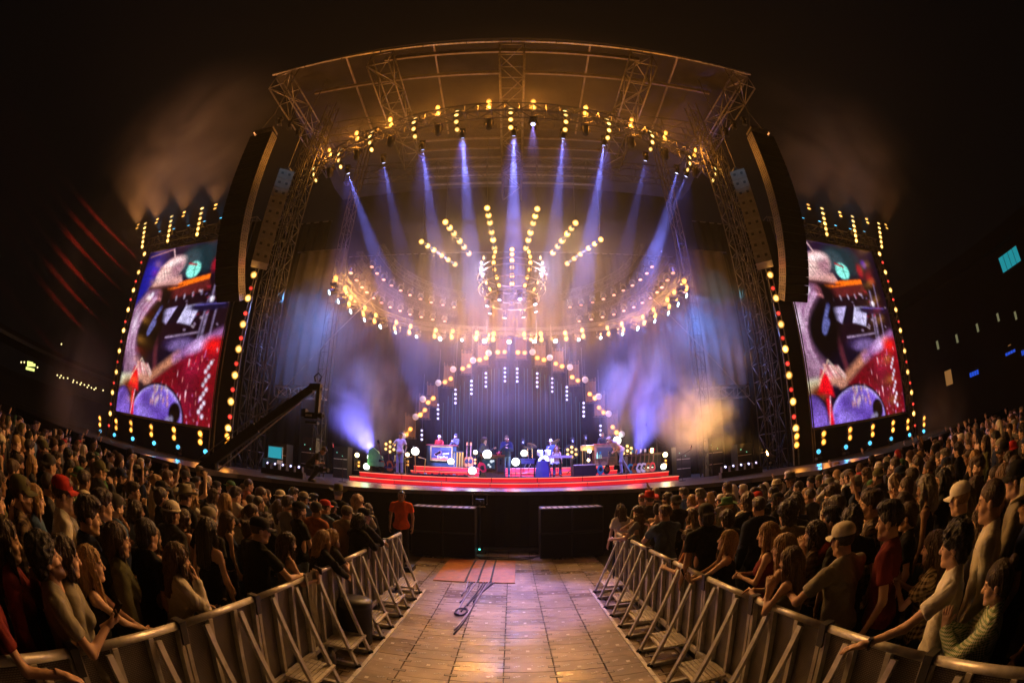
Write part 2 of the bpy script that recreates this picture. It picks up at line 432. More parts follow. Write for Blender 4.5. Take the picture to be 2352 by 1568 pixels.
# ---- hats, built in the head frame
def hat_mesh(style, vox=0):
    b = MB()
    def dome(sx, sy, sz, z0, n=18, mi=0, top=.0, cy=-.012):
        prof = [(1.0, 0), (1.0, .25), (.96, .48), (.84, .72), (.62, .89), (.32, .98), (.02, 1.0)]
        vs, fs = [], []
        for r, h in prof:
            for k in range(n):
                a = 2 * math.pi * k / n; rr = r * (1 + .02 * math.cos(6 * a) * (h > .1))
                vs.append((rr * sx * math.cos(a), cy + rr * sy * math.sin(a), z0 + h * sz))
        for i in range(len(prof) - 1):
            for k in range(n): fs.append((i * n + k, i * n + (k + 1) % n, (i + 1) * n + (k + 1) % n, (i + 1) * n + k))
        b.add(vs, fs, mi)
    def brim(r0x, r0y, r1x, r1y, z0, a0, a1, curve, n=14, mi=1, cy=-.012, lift=None):
        vs, fs = [], []
        for j in range(3):
            t = j / 2
            for k in range(n + 1):
                a = a0 + (a1 - a0) * k / n
                rx, ry = r0x + (r1x - r0x) * t, r0y + (r1y - r0y) * t
                x, y = rx * math.cos(a), cy + ry * math.sin(a)
                z = z0 - curve * t * (x / r1x) ** 2 + (lift(a, t) if lift else 0)
                vs.append((x, y, z))
        m = len(vs); vs += [(x, y, z - .004) for x, y, z in vs]
        for j in range(2):
            for k in range(n):
                q = (j * (n + 1) + k, j * (n + 1) + k + 1, (j + 1) * (n + 1) + k + 1, (j + 1) * (n + 1) + k)
                fs.append(q); fs.append(tuple(i + m for i in q[::-1]))
        e = 2 * (n + 1)
        for k in range(n): fs.append((e + k, e + k + 1, e + k + 1 + m, e + k + m))
        b.add(vs, fs, mi)
    if style in ('cap', 'capback'):
        s = 1 if style == 'cap' else -1
        dome(.087, .108, .098, .042, mi=0)
        cy = -.012
        a0, a1 = (R(25), R(155)) if s > 0 else (R(205), R(335))
        brim(.085, .100, .088, .185, .046, a0, a1, .028, cy=cy, lift=lambda a, t: -.016 * t)
        b.sphere((0, -.012, .141), .008, 8, 0)
        if s < 0: b.box((0, .095, .06), (.06, .004, .012), 1)
    elif style == 'cowboy':
        n = 20; prof = [(1.02, 0), (.98, .05), (.94, .09), (.86, .118), (.6, .112), (.2, .100), (.02, .098)]
        vs, fs = [], []
        for i, (r, h) in enumerate(prof):
            for k in range(n):
                a = 2 * math.pi * k / n
                pin = 1 - .12 * (h > .08) * max(0, math.sin(a)) ** 2
                vs.append((r * .088 * math.cos(a) * pin, -.012 + r * .108 * math.sin(a), .05 + h + .012 * (i == 3) * abs(math.sin(a))))
        for i in range(len(prof) - 1):
            for k in range(n): fs.append((i * n + k, i * n + (k + 1) % n, (i + 1) * n + (k + 1) % n, (i + 1) * n + k))
        b.add(vs, fs, 0)
        brim(.086, .106, .175, .195, .052, 0, 2 * math.pi, -.0, n=28, mi=0, lift=lambda a, t: .05 * t * t * math.cos(a) ** 2 - .018 * t * math.sin(a) ** 2)
        b.tube([(.09 * math.cos(2 * math.pi * k / 20), -.012 + .11 * math.sin(2 * math.pi * k / 20), .062) for k in range(21)], .006, 5, 1, caps=False)
    elif style == 'bucket':
        dome(.09, .11, .10, .045, mi=0); brim(.088, .108, .135, .15, .05, 0, 2 * math.pi, 0, n=24, mi=0, lift=lambda a, t: -.03 * t)
    elif style == 'beanie':
        dome(.088, .110, .115, .02, mi=0); b.tube([(.09 * math.cos(2 * math.pi * k / 20), -.012 + .111 * math.sin(2 * math.pi * k / 20), .035) for k in range(21)], .012, 6, 0, caps=False)
    return b.mesh('hat_' + style, [M_HAT, M_HATBRIM], True)

# ---- hands (wrist at the origin, fingers along +z, palm towards +y, thumb towards +x)
_HAND = {}
def hand_arrays(curl, vox=.0045, spread=.0):
    key = (round(curl, 2), vox)
    if key in _HAND: return _HAND[key]
    f = Field((-.08, -.05, -.06), (.09, .13, .2), vox)
    for x in (-.027, -.009, .009, .026): f.cap((x * .8, 0, .015), (x, 0, .080), .014, .012, .012)
    f.cap((.03, .008, .03), (.018, .012, .05), .014, .012, .015)
    f.cap((0, 0, -.055), (0, 0, .015), .025, .026, .02)
    for i, (x, L) in enumerate(((-.031, .056), (-.0105, .072), (.0105, .078), (.031, .070))):
        p = np.array((x, 0, .082)); a = curl * (.35 + .06 * i); sp = (x / .03) * (.10 + spread)
        for j, (fr, r0, r1) in enumerate(((.45, .0092, .0088), (.31, .0088, .0080), (.24, .0080, .0068))):
            d = np.array((math.sin(sp) * math.cos(a), math.sin(a), math.cos(sp) * math.cos(a))); q = p + d * L * fr
            f.cap(p, q, r0, r1, .004); p = q; a += curl * (.75 if j == 0 else .55)
    p = np.array((.030, .008, .028)); a = .75 - .25 * min(curl, 1.2)
    for L, r0, r1, t in ((.036, .0125, .0105, 0), (.030, .0105, .0085, .25)):
        d = np.array((math.sin(a - t * curl), .35 + .25 * curl * (t > 0), math.cos(a - t))); d /= np.linalg.norm(d); q = p + d * L
        f.cap(p, q, r0, r1, .007); p = q
    _HAND[key] = f.arrays(); return _HAND[key]

def flyaway(V, F, n, style):
    """loose strands lifting off the outline of the hair"""
    rg = np.random.default_rng(len(V)); c = np.array((0, -.02, .02)); nV, nF = [V], [F]; o = len(V)
    curl = style in ('curly', 'afro', 'messy', 'wavy')
    for i in rg.integers(0, len(V), n):
        p = V[i]; nr = p - c if p[2] > -.05 else np.array((p[0], p[1] + .03, 0)); nr = nr / (np.linalg.norm(nr) + 1e-6)
        t = np.cross(nr, rg.normal(size=3)); t = t / (np.linalg.norm(t) + 1e-6) + np.array((0, -.15, -1.1 if style not in ('curly', 'afro', 'quiff') else -.1)); t /= np.linalg.norm(t)
        w = np.cross(nr, t); w = w / (np.linalg.norm(w) + 1e-6) * .0014; L = rg.uniform(.02, .05) * (1.5 if style in ('long', 'wavy', 'messy') else 1)
        q = p - nr * .003; pts = []
        for k in range(4):
            lift = .35 + .3 * rg.random()
            q = q + (t * .75 + nr * lift * (1.2 - .6 * k) + (rg.normal(size=3) * .5 if curl else 0)) * L / 3; pts.append(q.copy())
        pts = [p - nr * .003] + pts
        vs = []
        for k, q in enumerate(pts): s_ = (1 - k / 4.6); vs += [q - w * s_, q + w * s_]
        nV.append(np.array(vs)); nF.append(np.array([[o + 2 * k, o + 2 * k + 1, o + 2 * k + 3, o + 2 * k + 2] for k in range(4)])); o += 10
    return np.concatenate(nV), np.concatenate(nF)
_HEAD, _HAIR, _HAT = {}, {}, {}
def get_head(sex, beard, vox):
    k = (sex, beard, vox)
    if k not in _HEAD: _HEAD[k] = head_arrays(sex, vox, beard)
    return _HEAD[k]
def get_hair(style, vox):
    k = (style, vox)
    if k not in _HAIR:
        V, F = hair_arrays(style, vox)
        if style not in ('buzz',): V, F = flyaway(V, F, 260 if vox < .009 else 110, style)
        _HAIR[k] = np_mesh('hair_' + style, V, F, M_HAIR)
    return _HAIR[k]
def get_hat(style):
    if style not in _HAT: _HAT[style] = hat_mesh(style)
    return _HAT[style]

ARM = {  # elbow, wrist for the right side (x > 0); z measured on a 1.75 m person before leaning
    'down': ((.245, -.03, 1.15), (.255, .06, .91)),
    'rail': ((.27, .20, 1.19), (.10, .36, 1.21)),
    'railwide': ((.34, .17, 1.18), (.30, .42, 1.20)),
    'railover': ((.20, .28, 1.24), (.15, .47, 1.10)),
    'clasp': ((.235, .06, 1.15), (.045, .27, 1.22)),
    'clap': ((.20, .15, 1.22), (.035, .30, 1.42)),
    'phone': ((.22, .10, 1.15), (.12, .33, 1.30)),
    'face': ((.19, .20, 1.22), (.075, .175, 1.47)),
    'chin': ((.17, .18, 1.24), (.05, .17, 1.43)),
    'up': ((.25, .16, 1.62), (.20, .22, 1.87)),
    'pocket': ((.29, -.06, 1.16), (.21, .06, .98)),
    'hip': ((.36, -.08, 1.18), (.20, .02, 1.03)),
    'mic': ((.24, .12, 1.18), (.04, .25, 1.33)),
    'keys': ((.25, .10, 1.14), (.20, .36, 1.06)),
    'bassneck': ((.27, .14, 1.24), (.36, .28, 1.37)),
    'pluck': ((.25, -.02, 1.17), (.08, .20, 1.06)),
}
def person_arrays(sex='m', arms=('down', 'down'), top='tee', beard=False, lean=0.0, head=(0, 0, 0), curl=(.5, .5), lod=0, legs='stand', wide=1.0, seed=0, palms=(None, None), fingers=(None, None), trousers='long'):
    """arrays of one person facing +y with the feet at z = 0. arms = (left, right) preset names or ((elbow),(wrist)) tuples in final coordinates"""
    m = sex == 'm'; hv, bv, sv = ((.007, .023, .0145), (.0095, .028, .020), (.034, .08, .068))[lod]
    SH = (.178 if m else .155) * wide; TW = (1.0 if m else .88) * wide
    piv = Vector((0, 0, 1.0))
    rot = Matrix.Rotation(-lean, 3, 'X')
    inv = rot.transposed()
    hz = 1.445
    A = []
    for i, a in enumerate(arms):
        s = -1 if i == 0 else 1
        if isinstance(a, str):
            e, w = ARM[a]; e = Vector((e[0] * s, e[1], e[2])); w = Vector((w[0] * s, w[1], w[2]))
            if lean and a.startswith('rail'): e = inv @ (e - piv) + piv; w = inv @ (w - piv) + piv
        else:
            e = inv @ (Vector(a[0]) - piv) + piv; w = inv @ (Vector(a[1]) - piv) + piv
        sh = Vector((SH * s, -.015, hz - .01))
        L1, L2 = .30 if m else .275, .265 if m else .245
        w = sh + (w - sh) * min(1, (L1 + L2) * .985 / max((w - sh).length, 1e-6))       # reachable, then set the elbow by two-bone solve
        d = w - sh; D = d.length; x = (L1 * L1 - L2 * L2 + D * D) / (2 * D); hgt = math.sqrt(max(L1 * L1 - x * x, 1e-6))
        pole = (e - sh) - d * ((e - sh).dot(d) / (D * D)); pole = pole.normalized() if pole.length > 1e-4 else Vector((0, -1, 0))
        e = sh + d.normalized() * x + pole * hgt
        A.append((sh, e, w, s))
    xs = [p[k][0] for p in A for k in (1, 2)] + [-.24, .24]; ys = [p[k][1] for p in A for k in (1, 2)] + [-.17, .2]; zs = [p[k][2] for p in A for k in (1, 2)]
    # --- body under the clothes
    f = Field((min(xs) - .07, min(ys) - .07, -.0), (max(xs) + .07, max(ys) + .07, max(1.56, max(zs) + .06)), bv)
    f.ell((0, -.005, 1.31), (.145 * TW, .095, .17), .04).ell((0, .0, 1.11), (.125 * TW, .088, .17), .05).ell((0, -.005, .96), (.145 * TW, .10, .12), .05)
    f.cap((-SH + .03, -.015, hz - .02), (SH - .03, -.015, hz - .02), .05, None, .04).cap((0, -.02, 1.42), (0, -.012, 1.56), .058 if m else .048, .054 if m else .045, .04)
    if legs == 'stand': K = [((s * .085, 0, .92), (s * .095, .015, .50), (s * .10, -.02, .09), (s * .105, .10, .03)) for s in (-1, 1)]
    elif legs == 'sit': K = [((s * .09, 0, .92), (s * .13, .40, .90), (s * .13, .40, .48), (s * .135, .52, .43)) for s in (-1, 1)]
    elif legs == 'stride': K = [((-.085, 0, .92), (-.11, .10, .50), (-.12, .06, .09), (-.13, .18, .03)), ((.085, 0, .92), (.13, -.16, .52), (.17, -.48, .12), (.18, -.38, .04))]
    elif legs == 'kneel': K = [((-.085, 0, .92), (-.12, .30, .80), (-.11, .25, .40), (-.11, .37, .34)), ((.085, 0, .92), (.14, .12, .50), (.13, -.30, .42), (.13, -.36, .36))]
    elif legs == 'crouch': K = [((s * .09, 0, .92), (s * .17, .40, .98), (s * .13, .02, .53), (s * .15, .15, .48)) for s in (-1, 1)]
    for h, kn, an, toe in K:
        f.cap(h, kn, .078 if m else .080, .05, .04).cap(kn, an, .05, .036, .03).cap(an, toe, .036, .028, .03)
    for sh, e, w, s in A:
        f.cap(sh, e, .044 if m else .037, .036 if m else .031, .03).cap(e, w, .036 if m else .030, .025 if m else .022, .02)
    V, F = f.arrays(); parts = [(V, F, np.ones((len(V), 3)))]
    # --- head
    hc = Vector((0, .005, 1.635))
    MH = Matrix.Translation(hc + Vector((0, -.015, -.09))) @ Matrix.Rotation(head[0], 4, 'Z') @ Matrix.Rotation(-head[1], 4, 'X') @ Matrix.Rotation(head[2], 4, 'Y') @ Matrix.Translation((0, .015, .09))
    hV, hF, hT = get_head(sex, beard, hv)
    parts.append((xf(MH, hV), hF, hT))
    # --- hands
    for i, (sh, e, w, s) in enumerate(A):
        d = (w - e).normalized()
        if fingers[i] is not None: d = (inv @ Vector(fingers[i])).normalized()
        pn = inv @ Vector(palms[i]) if palms[i] is not None else Vector((-s * .8, .1, -.5))
        pn = (pn - d * pn.dot(d)).normalized()
        x = pn.cross(d)
        hV, hF = hand_arrays(curl[i], .0062 if lod == 0 else (.0095 if lod == 1 else .024))
        # thumb side: towards the body's middle/up for the given palm; mirror for the other hand
        mir = 1 if i == 1 else -1
        V2 = hV.copy(); V2[:, 0] *= mir * (-1); F2 = hF if mir * (-1) > 0 else hF[:, ::-1]
        Mx = Matrix((x, pn, d)).transposed().to_4x4(); Mx.translation = w
        sc = .95 if m else .86
        parts.append((xf(Mx, V2 * sc), F2, np.ones((len(V2), 3))))
    out = {'body': merge(parts)}
    # --- shirt / top
    slv = {'tee': .62, 'long': 2.0, 'tank': 0, 'tube': 0, 'jacket': 2.0, 'sweater': 2.0, 'polo': .6}[top]
    th = {'tee': .016, 'long': .016, 'tank': .009, 'tube': .009, 'jacket': .030, 'sweater': .024, 'polo': .017}[top]
    f = Field((min(xs) - .08, min(ys) - .1, .80), (max(xs) + .08, max(ys) + .1, max(1.56, max(zs) + .08)), sv)
    f.ell((0, -.005, 1.31), (.145 * TW + th, .098 + th, .18), .04).ell((0, .005, 1.11), (.130 * TW + th, .095 + th, .18), .06)
    f.ell((0, -.003, .95), (.160 * TW + th, .122 + th, .13), .06)
    if not m:
        for s in (-1, 1): f.ell((s * .07, .07, 1.28), .056 + th, .04)
    if top not in ('tank', 'tube'):
        f.cap((-SH + .03, -.015, hz - .026), (SH - .03, -.015, hz - .026), .047 + th, None, .04)
        f.cap((-.09, -.02, 1.455), (0, -.022, 1.50), .038 + th, None, .04).cap((.09, -.02, 1.455), (0, -.022, 1.50), .038 + th, None, .04)
    else:
        for s in (-1, 1): f.cap((s * .085, .05, 1.36), (s * .085, -.02, 1.475), .016, .014, .02); f.cap((s * .085, -.02, 1.475), (s * .08, -.09, 1.36), .014, .016, .02)
    if slv:
        for sh, e, w, s in A:
            if slv >= 2:
                f.cap(sh + Vector((0, 0, -.012)), e, .043 + th, .040 + th, .03); q = w - (w - e).normalized() * .02
                f.cap(e, q, .040 + th, .030 + th * .8, .02)
            else:
                q = sh + (e - sh) * (slv + .1); f.cap(sh + Vector((0, 0, -.012)), q, .043 + th, .050 + th, .03)
    sd = seed * 1.7 + .3
    f.bump(lambda x, y, z: .0035 * np.sin(52 * z + 31 * np.abs(x) + 5 * np.sin(13 * y + sd) + 3 * np.sin(19 * x)) * np.sin(14 * x - 21 * y + 9 * z + sd) + .0025 * np.abs(np.sin(58 * z - 47 * np.abs(x) + 23 * y + sd)))
    hem = .86 if top in ('tee', 'jacket', 'sweater', 'polo', 'long') else .93
    f.keep(lambda x, y, z: hem - z)
    if slv and slv < 2:
        for sh, e, w, s in A:
            d = (e - sh).normalized(); c = sh + (e - sh) * slv
            sl = lambda x, y, z, d=d, c=c, sh=sh, s=s: np.where(((x * s) > SH * .8) & (z < 1.6), (x - c.x) * d.x + (y - c.y) * d.y + (z - c.z) * d.z, -1.0)
            if d.z < .5: f.keep(lambda x, y, z, d=d, c=c, s=s: np.minimum((x - c.x) * d.x + (y - c.y) * d.y + (z - c.z) * d.z, .30 - np.sqrt((x - c.x - d.x * .2) ** 2 + (y - c.y - d.y * .2) ** 2 + (z - c.z - d.z * .2) ** 2) if False else (.155 - np.sqrt((x - c.x - d.x * .13) ** 2 + (y - c.y - d.y * .13) ** 2 + (z - c.z - d.z * .13) ** 2))))
    if top == 'tube': f.keep(lambda x, y, z: z - 1.345 - .02 * np.cos(9 * x))
    elif top == 'tank': f.cut((0, .10, 1.46), (.075, .12, .11)); f.cut((0, -.13, 1.46), (.08, .09, .10))
    else: f.cut((0, .018, 1.545), (.070, .074, .062 if top != 'polo' else .05)); f.keep(lambda x, y, z: z - 1.54)
    V, F = f.arrays(); out['shirt'] = (V, F)
    # --- trousers and shoes
    f = Field((-.3, -.55, .0), (.3, .6, 1.12), (.022, .03, .06)[lod])
    f.ell((0, -.005, .945), (.148 * TW, .106, .10), .03)
    cutz = {'long': .0, 'shorts': .50, 'skirt': .55}[trousers]
    for h, kn, an, toe in K:
        f.cap(h, kn, .082, .064, .03)
        if trousers == 'long': f.cap(kn, Vector(an) + Vector((0, 0, -.03)), .066, .056, .03)
    f.bump(lambda x, y, z: .004 * np.sin(40 * z + 9 * x + sd) * np.sin(21 * x + 17 * y))
    if legs == 'stand' or legs == 'stride': f.keep(lambda x, y, z: z - .985)
    V, F = f.arrays(); out['trousers'] = (V, F)
    f = Field((-.27, -.6, -.02), (.27, .7, .6), .016 if lod == 0 else .026)
    for h, kn, an, toe in K:
        a = Vector(an); t = Vector(toe); f.cap(a + Vector((0, -.01, -.045)), t + Vector((0, .03, .005)), .044, .036, .02).cap(a, a + Vector((0, -.03, -.05)), .045, .04, .02)
    if legs == 'stand': f.keep(lambda x, y, z: -z)
    V, F = f.arrays(); out['shoes'] = (V, F)
    # --- lean everything above the hips
    def bend(V):
        if not lean: return V
        z = V[:, 2]; t = np.clip((z - .88) / .24, 0, 1); t = t * t * (3 - 2 * t); a = -lean * t
        # rotation about x through the hip
        y, zz = V[:, 1], V[:, 2] - piv.z
        out_ = V.copy(); out_[:, 1] = y * np.cos(a) - zz * np.sin(a); out_[:, 2] = y * np.sin(a) + zz * np.cos(a) + piv.z
        return out_
    Vb, Fb, Tb = out['body']
    if legs == 'sit' or legs == 'kneel': pass
    res = {'body': (bend(Vb), Fb, Tb), 'shirt': (bend(out['shirt'][0]), out['shirt'][1]), 'trousers': (bend(out['trousers'][0]), out['trousers'][1]), 'shoes': out['shoes']}
    Mb = Matrix.Translation(piv) @ rot.to_4x4() @ Matrix.Translation(-piv)
    wr = [Mb @ w for _, _, w, _ in A]
    return res, Mb @ MH, wr

def attr_objcol(m, tintmix=True):
    nt = m.node_tree; b = nt.nodes['Principled BSDF']
    oi = nt.nodes.new('ShaderNodeObjectInfo'); at = nt.nodes.new('ShaderNodeAttribute'); at.attribute_name = 'tint'
    mx = nt.nodes.new('ShaderNodeMix'); mx.data_type = 'RGBA'; mx.blend_type = 'MULTIPLY'; mx.inputs[0].default_value = 1
    nt.links.new(oi.outputs['Color'], mx.inputs[6]); nt.links.new(at.outputs['Color'], mx.inputs[7]); nt.links.new(mx.outputs[2], b.inputs['Base Color'])
M_SKIN = mat('skin', (.6, .4, .3), .58, bump=.12, bump_scale=140, spec=.3); attr_objcol(M_SKIN)
M_CLOTH = mat('cloth', (.5, .5, .5), .85, objcol=True, noise_scale=9, noise_amt=.12, bump=.35, bump_scale=260, spec=.15)
def cloth_folds(m, scale=3.4, dist=.03):
    """soft creases on top of the weave"""
    nt = m.node_tree; b = nt.nodes['Principled BSDF']; tc = nt.nodes['Texture Coordinate']
    oi = nt.nodes.new('ShaderNodeObjectInfo'); ad = nt.nodes.new('ShaderNodeVectorMath'); ad.operation = 'ADD'; nt.links.new(tc.outputs['Object'], ad.inputs[0]); nt.links.new(oi.outputs['Random'], ad.inputs[1])
    n = nt.nodes.new('ShaderNodeTexNoise'); n.inputs['Scale'].default_value = scale; n.inputs['Detail'].default_value = 2.5; n.inputs['Distortion'].default_value = 1.1; n.inputs['Roughness'].default_value = .55
    nt.links.new(ad.outputs[0], n.inputs['Vector'])
    rd = n
    bp = nt.nodes.new('ShaderNodeBump'); bp.inputs['Strength'].default_value = 1.0; bp.inputs['Distance'].default_value = dist * 2.4
    nt.links.new(rd.outputs[0], bp.inputs['Height'])
    old = b.inputs['Normal'].links[0].from_node if b.inputs['Normal'].links else None
    if old is not None: nt.links.new(bp.outputs[0], old.inputs['Normal'])
    else: nt.links.new(bp.outputs[0], b.inputs['Normal'])
cloth_folds(M_CLOTH)
M_DENIM = mat('denim', (.5, .5, .5), .8, objcol=True, noise_scale=30, noise_amt=.2, bump=.3, bump_scale=300, spec=.15)
M_HAT = mat('hat_cloth', (.5, .5, .5), .8, objcol=True, noise_scale=14, noise_amt=.12, bump=.3, bump_scale=240, spec=.15)
M_HATBRIM = mat('hat_brim', (.5, .5, .5), .7, objcol=True, noise_scale=14, noise_amt=.3, bump=.2, bump_scale=200, spec=.2)
M_SHOE = mat('shoe_leather', (.06, .05, .05), .6, noise_scale=12)
def hair_material():
    m = mat('hair', (.05, .03, .02), .42, objcol=True, spec=.5)
    nt = m.node_tree; b = nt.nodes['Principled BSDF']; tc = nt.nodes['Texture Coordinate']
    mp = nt.nodes.new('ShaderNodeMapping'); mp.inputs['Scale'].default_value = (1, 1, .12)
    n = nt.nodes.new('ShaderNodeTexNoise'); n.inputs['Scale'].default_value = 190; n.inputs['Detail'].default_value = 3
    nt.links.new(tc.outputs['Object'], mp.inputs[0]); nt.links.new(mp.outputs[0], n.inputs['Vector'])
    bp = nt.nodes.new('ShaderNodeBump'); bp.inputs['Strength'].default_value = .9; bp.inputs['Distance'].default_value = .012
    nt.links.new(n.outputs[0], bp.inputs['Height']); nt.links.new(bp.outputs[0], b.inputs['Normal'])
    oi = nt.nodes['Object Info']; mr = nt.nodes.new('ShaderNodeMapRange'); mr.inputs[1].default_value = .3; mr.inputs[2].default_value = .7; mr.inputs[3].default_value = .55; mr.inputs[4].default_value = 1.5
    nt.links.new(n.outputs[0], mr.inputs[0])
    mx = nt.nodes.new('ShaderNodeMix'); mx.data_type = 'RGBA'; mx.blend_type = 'MULTIPLY'; mx.inputs[0].default_value = 1
    nt.links.new(oi.outputs['Color'], mx.inputs[6]); nt.links.new(mr.outputs[0], mx.inputs[7]); nt.links.new(mx.outputs[2], b.inputs['Base Color'])
    return m
M_HAIR = hair_material()
def check_cloth(name, ca, cb, scale, hard=True):
    """woven checks: two crossing sets of stripes (gingham or flannel)"""
    m = mat(name, ca, .85, spec=.15, bump=.3, bump_scale=260); nt = m.node_tree; b = nt.nodes['Principled BSDF']; tc = nt.nodes['Texture Coordinate']
    sep = nt.nodes.new('ShaderNodeSeparateXYZ'); nt.links.new(tc.outputs['Object'], sep.inputs[0])
    def stripe(a, c):
        ad = nt.nodes.new('ShaderNodeMath'); ad.operation = 'MULTIPLY'; ad.inputs[1].default_value = scale; nt.links.new(a, ad.inputs[0])
        pp = nt.nodes.new('ShaderNodeMath'); pp.operation = 'PINGPONG'; pp.inputs[1].default_value = 1; nt.links.new(ad.outputs[0], pp.inputs[0])
        gt = nt.nodes.new('ShaderNodeMath'); gt.operation = 'GREATER_THAN'; gt.inputs[1].default_value = .5; nt.links.new(pp.outputs[0], gt.inputs[0]); return gt.outputs[0]
    xy = nt.nodes.new('ShaderNodeMath'); xy.operation = 'ADD'; nt.links.new(sep.outputs[0], xy.inputs[0]); nt.links.new(sep.outputs[1], xy.inputs[1])
    s1, s2 = stripe(xy.outputs[0], 0), stripe(sep.outputs[2], 0)
    su = nt.nodes.new('ShaderNodeMath'); su.operation = 'ADD'; nt.links.new(s1, su.inputs[0]); nt.links.new(s2, su.inputs[1])
    hf = nt.nodes.new('ShaderNodeMath'); hf.operation = 'MULTIPLY'; hf.inputs[1].default_value = .5; nt.links.new(su.outputs[0], hf.inputs[0])
    mx = nt.nodes.new('ShaderNodeMix'); mx.data_type = 'RGBA'; mx.inputs[6].default_value = (*ca, 1); mx.inputs[7].default_value = (*cb, 1)
    nt.links.new(hf.outputs[0], mx.inputs[0]); nt.links.new(mx.outputs[2], b.inputs['Base Color']); cloth_folds(m); return m
SKIN = {'light': (.62, .41, .31), 'tan': (.48, .30, .21), 'brown': (.28, .16, .10), 'pale': (.68, .48, .39)}
HAIRC = {'black': (.012, .010, .009), 'dark brown': (.035, .020, .012), 'brown': (.052, .027, .013), 'light brown': (.105, .058, .028), 'blonde': (.33, .205, .085), 'grey': (.18, .17, .16), 'red': (.22, .065, .025)}
CLOTHC = {'black': (.012, .012, .013), 'white': (.72, .70, .66), 'cream': (.58, .54, .45), 'grey': (.22, .22, .22), 'navy': (.02, .03, .075), 'olive': (.09, .09, .045), 'maroon': (.16, .025, .025), 'red': (.45, .03, .025), 'blue': (.09, .16, .32), 'tan': (.25, .23, .18), 'green': (.07, .17, .08), 'rust': (.35, .12, .04), 'charcoal': (.045, .045, .05), 'pink': (.55, .28, .28), 'orange': (.80, .11, .012), 'denim': (.09, .14, .24), 'light denim': (.26, .34, .45)}

def shoe_pair(a):
    V, F = a; out = []
    for s in (-1, 1):
        keep = (V[F[:, 0], 0] * s) > 0; f = F[keep]; u, inv = np.unique(f, return_inverse=True)
        if len(u): out.append(np_mesh('shoe', V[u], inv.reshape(f.shape), M_SHOE))
    return out
def put_person(label, res, MH, loc, rz, scale=1.0, skin='light', hair=None, hairc='brown', hat=None, hatc='black', shirtc='grey', trouc='navy', shirt_mat=None, group=None, vox=0, brimc=None, hair_vox=None, M=None):
    t = thing('person', label, 'person', loc, rz, group)
    t.scale = (scale,) * 3
    meshes = res if isinstance(res['body'], bpy.types.Mesh) else None
    def mk(n, arr, mt, tint=None): return np_mesh(n, arr[0], arr[1], mt, tint)
    b = meshes['body'] if meshes else mk('body', res['body'], M_SKIN, res['body'][2])
    link('body', b, t, color=SKIN[skin] if isinstance(skin, str) else skin)
    sh = meshes['shirt'] if meshes else mk('shirt', res['shirt'], shirt_mat or M_CLOTH)
    link('shirt', sh, t, color=CLOTHC[shirtc])
    tr = meshes['trousers'] if meshes else mk('trousers', res['trousers'], M_DENIM)
    link('trousers', tr, t, color=CLOTHC[trouc])
    for so in (meshes['shoes'] if meshes else shoe_pair(res['shoes'])): link('shoe', so, t)
    if hair: link('hair', get_hair(hair, hair_vox or (.0065, .010, .016)[vox]), t, M=MH, color=HAIRC[hairc])
    if hat: link('hat', get_hat(hat), t, M=MH, color=CLOTHC[hatc])
    return t
# ------------------------------------------------------------------ shared materials of the stage
M_BLACK = mat('black_paint', (.012, .012, .013), .55, noise_scale=6, noise_amt=.35)
M_STEEL = mat('scaffold_steel', (.25, .24, .225), .42, .85, noise_scale=5, noise_amt=.3, bump=.1, bump_scale=60)
M_DARKSTEEL = mat('dark_truss_steel', (.10, .10, .105), .45, .7, noise_scale=5, noise_amt=.3)
M_TOWER = mat('tower_steel', (.045, .045, .048), .5, .4, noise_scale=5, noise_amt=.3)
M_LAMPTRUSS = mat('lamp_truss_black', (.018, .018, .02), .5, .4)
M_ALU = mat('barrier_aluminium', (.62, .60, .56), .33, .35, noise_scale=11, noise_amt=.22, bump=.15, bump_scale=90)
M_DECK = mat('stage_deck_boards', (.055, .045, .04), .32, noise_scale=2.5, noise_amt=.4, spec=.5)
M_DRAPE = mat('black_drape', (.0012, .0012, .0016), 1.0, noise_scale=3, noise_amt=.3, spec=0)
M_CAN = mat('lamp_housing', (.02, .02, .021), .4, .3, noise_scale=9)
M_CANLIT = mat('yoke_metal', (.16, .14, .11), .35, .8)
def lens_mats(name, core, cs, rim, rs): return (lamp_mat('lens_' + name, core, cs), lamp_mat('rim_' + name, rim, rs))
L_AMBER = lens_mats('amber', (1.0, .58, .12), 3.0, (1.0, .30, .012), 1.7)
L_WARM = lens_mats('warm', (1.0, .76, .27), 3.0, (1.0, .46, .045), 1.6)
L_RED = lens_mats('red', (1.0, .06, .04), 2.2, (1.0, .02, .02), .9)
L_PINK = lens_mats('red_led', (1.0, .36, .26), 2.4, (1.0, .14, .09), 1.2)
L_BLUE = lens_mats('blue_white', (.62, .85, 1.0), 9, (.14, .45, 1.0), 2.5)
L_CYAN = lens_mats('cyan', (.10, .60, 1.0), 2.2, (.02, .35, .8), .8)
L_VIOLET = lens_mats('violet', (.78, .72, 1.0), 4, (.40, .34, 1.0), 1.2)
L_BEAM = lens_mats('blue_beam', (.55, .58, 1.0), 5, (.3, .3, 1.0), 2)
L_OFF = (M_CAN, M_CAN)
C_AMBER, C_WARM, C_RED, C_BLUE, C_VIOLET = (1, .32, .035), (1, .41, .07), (1, .08, .05), (.18, .42, 1), (.34, .26, 1)

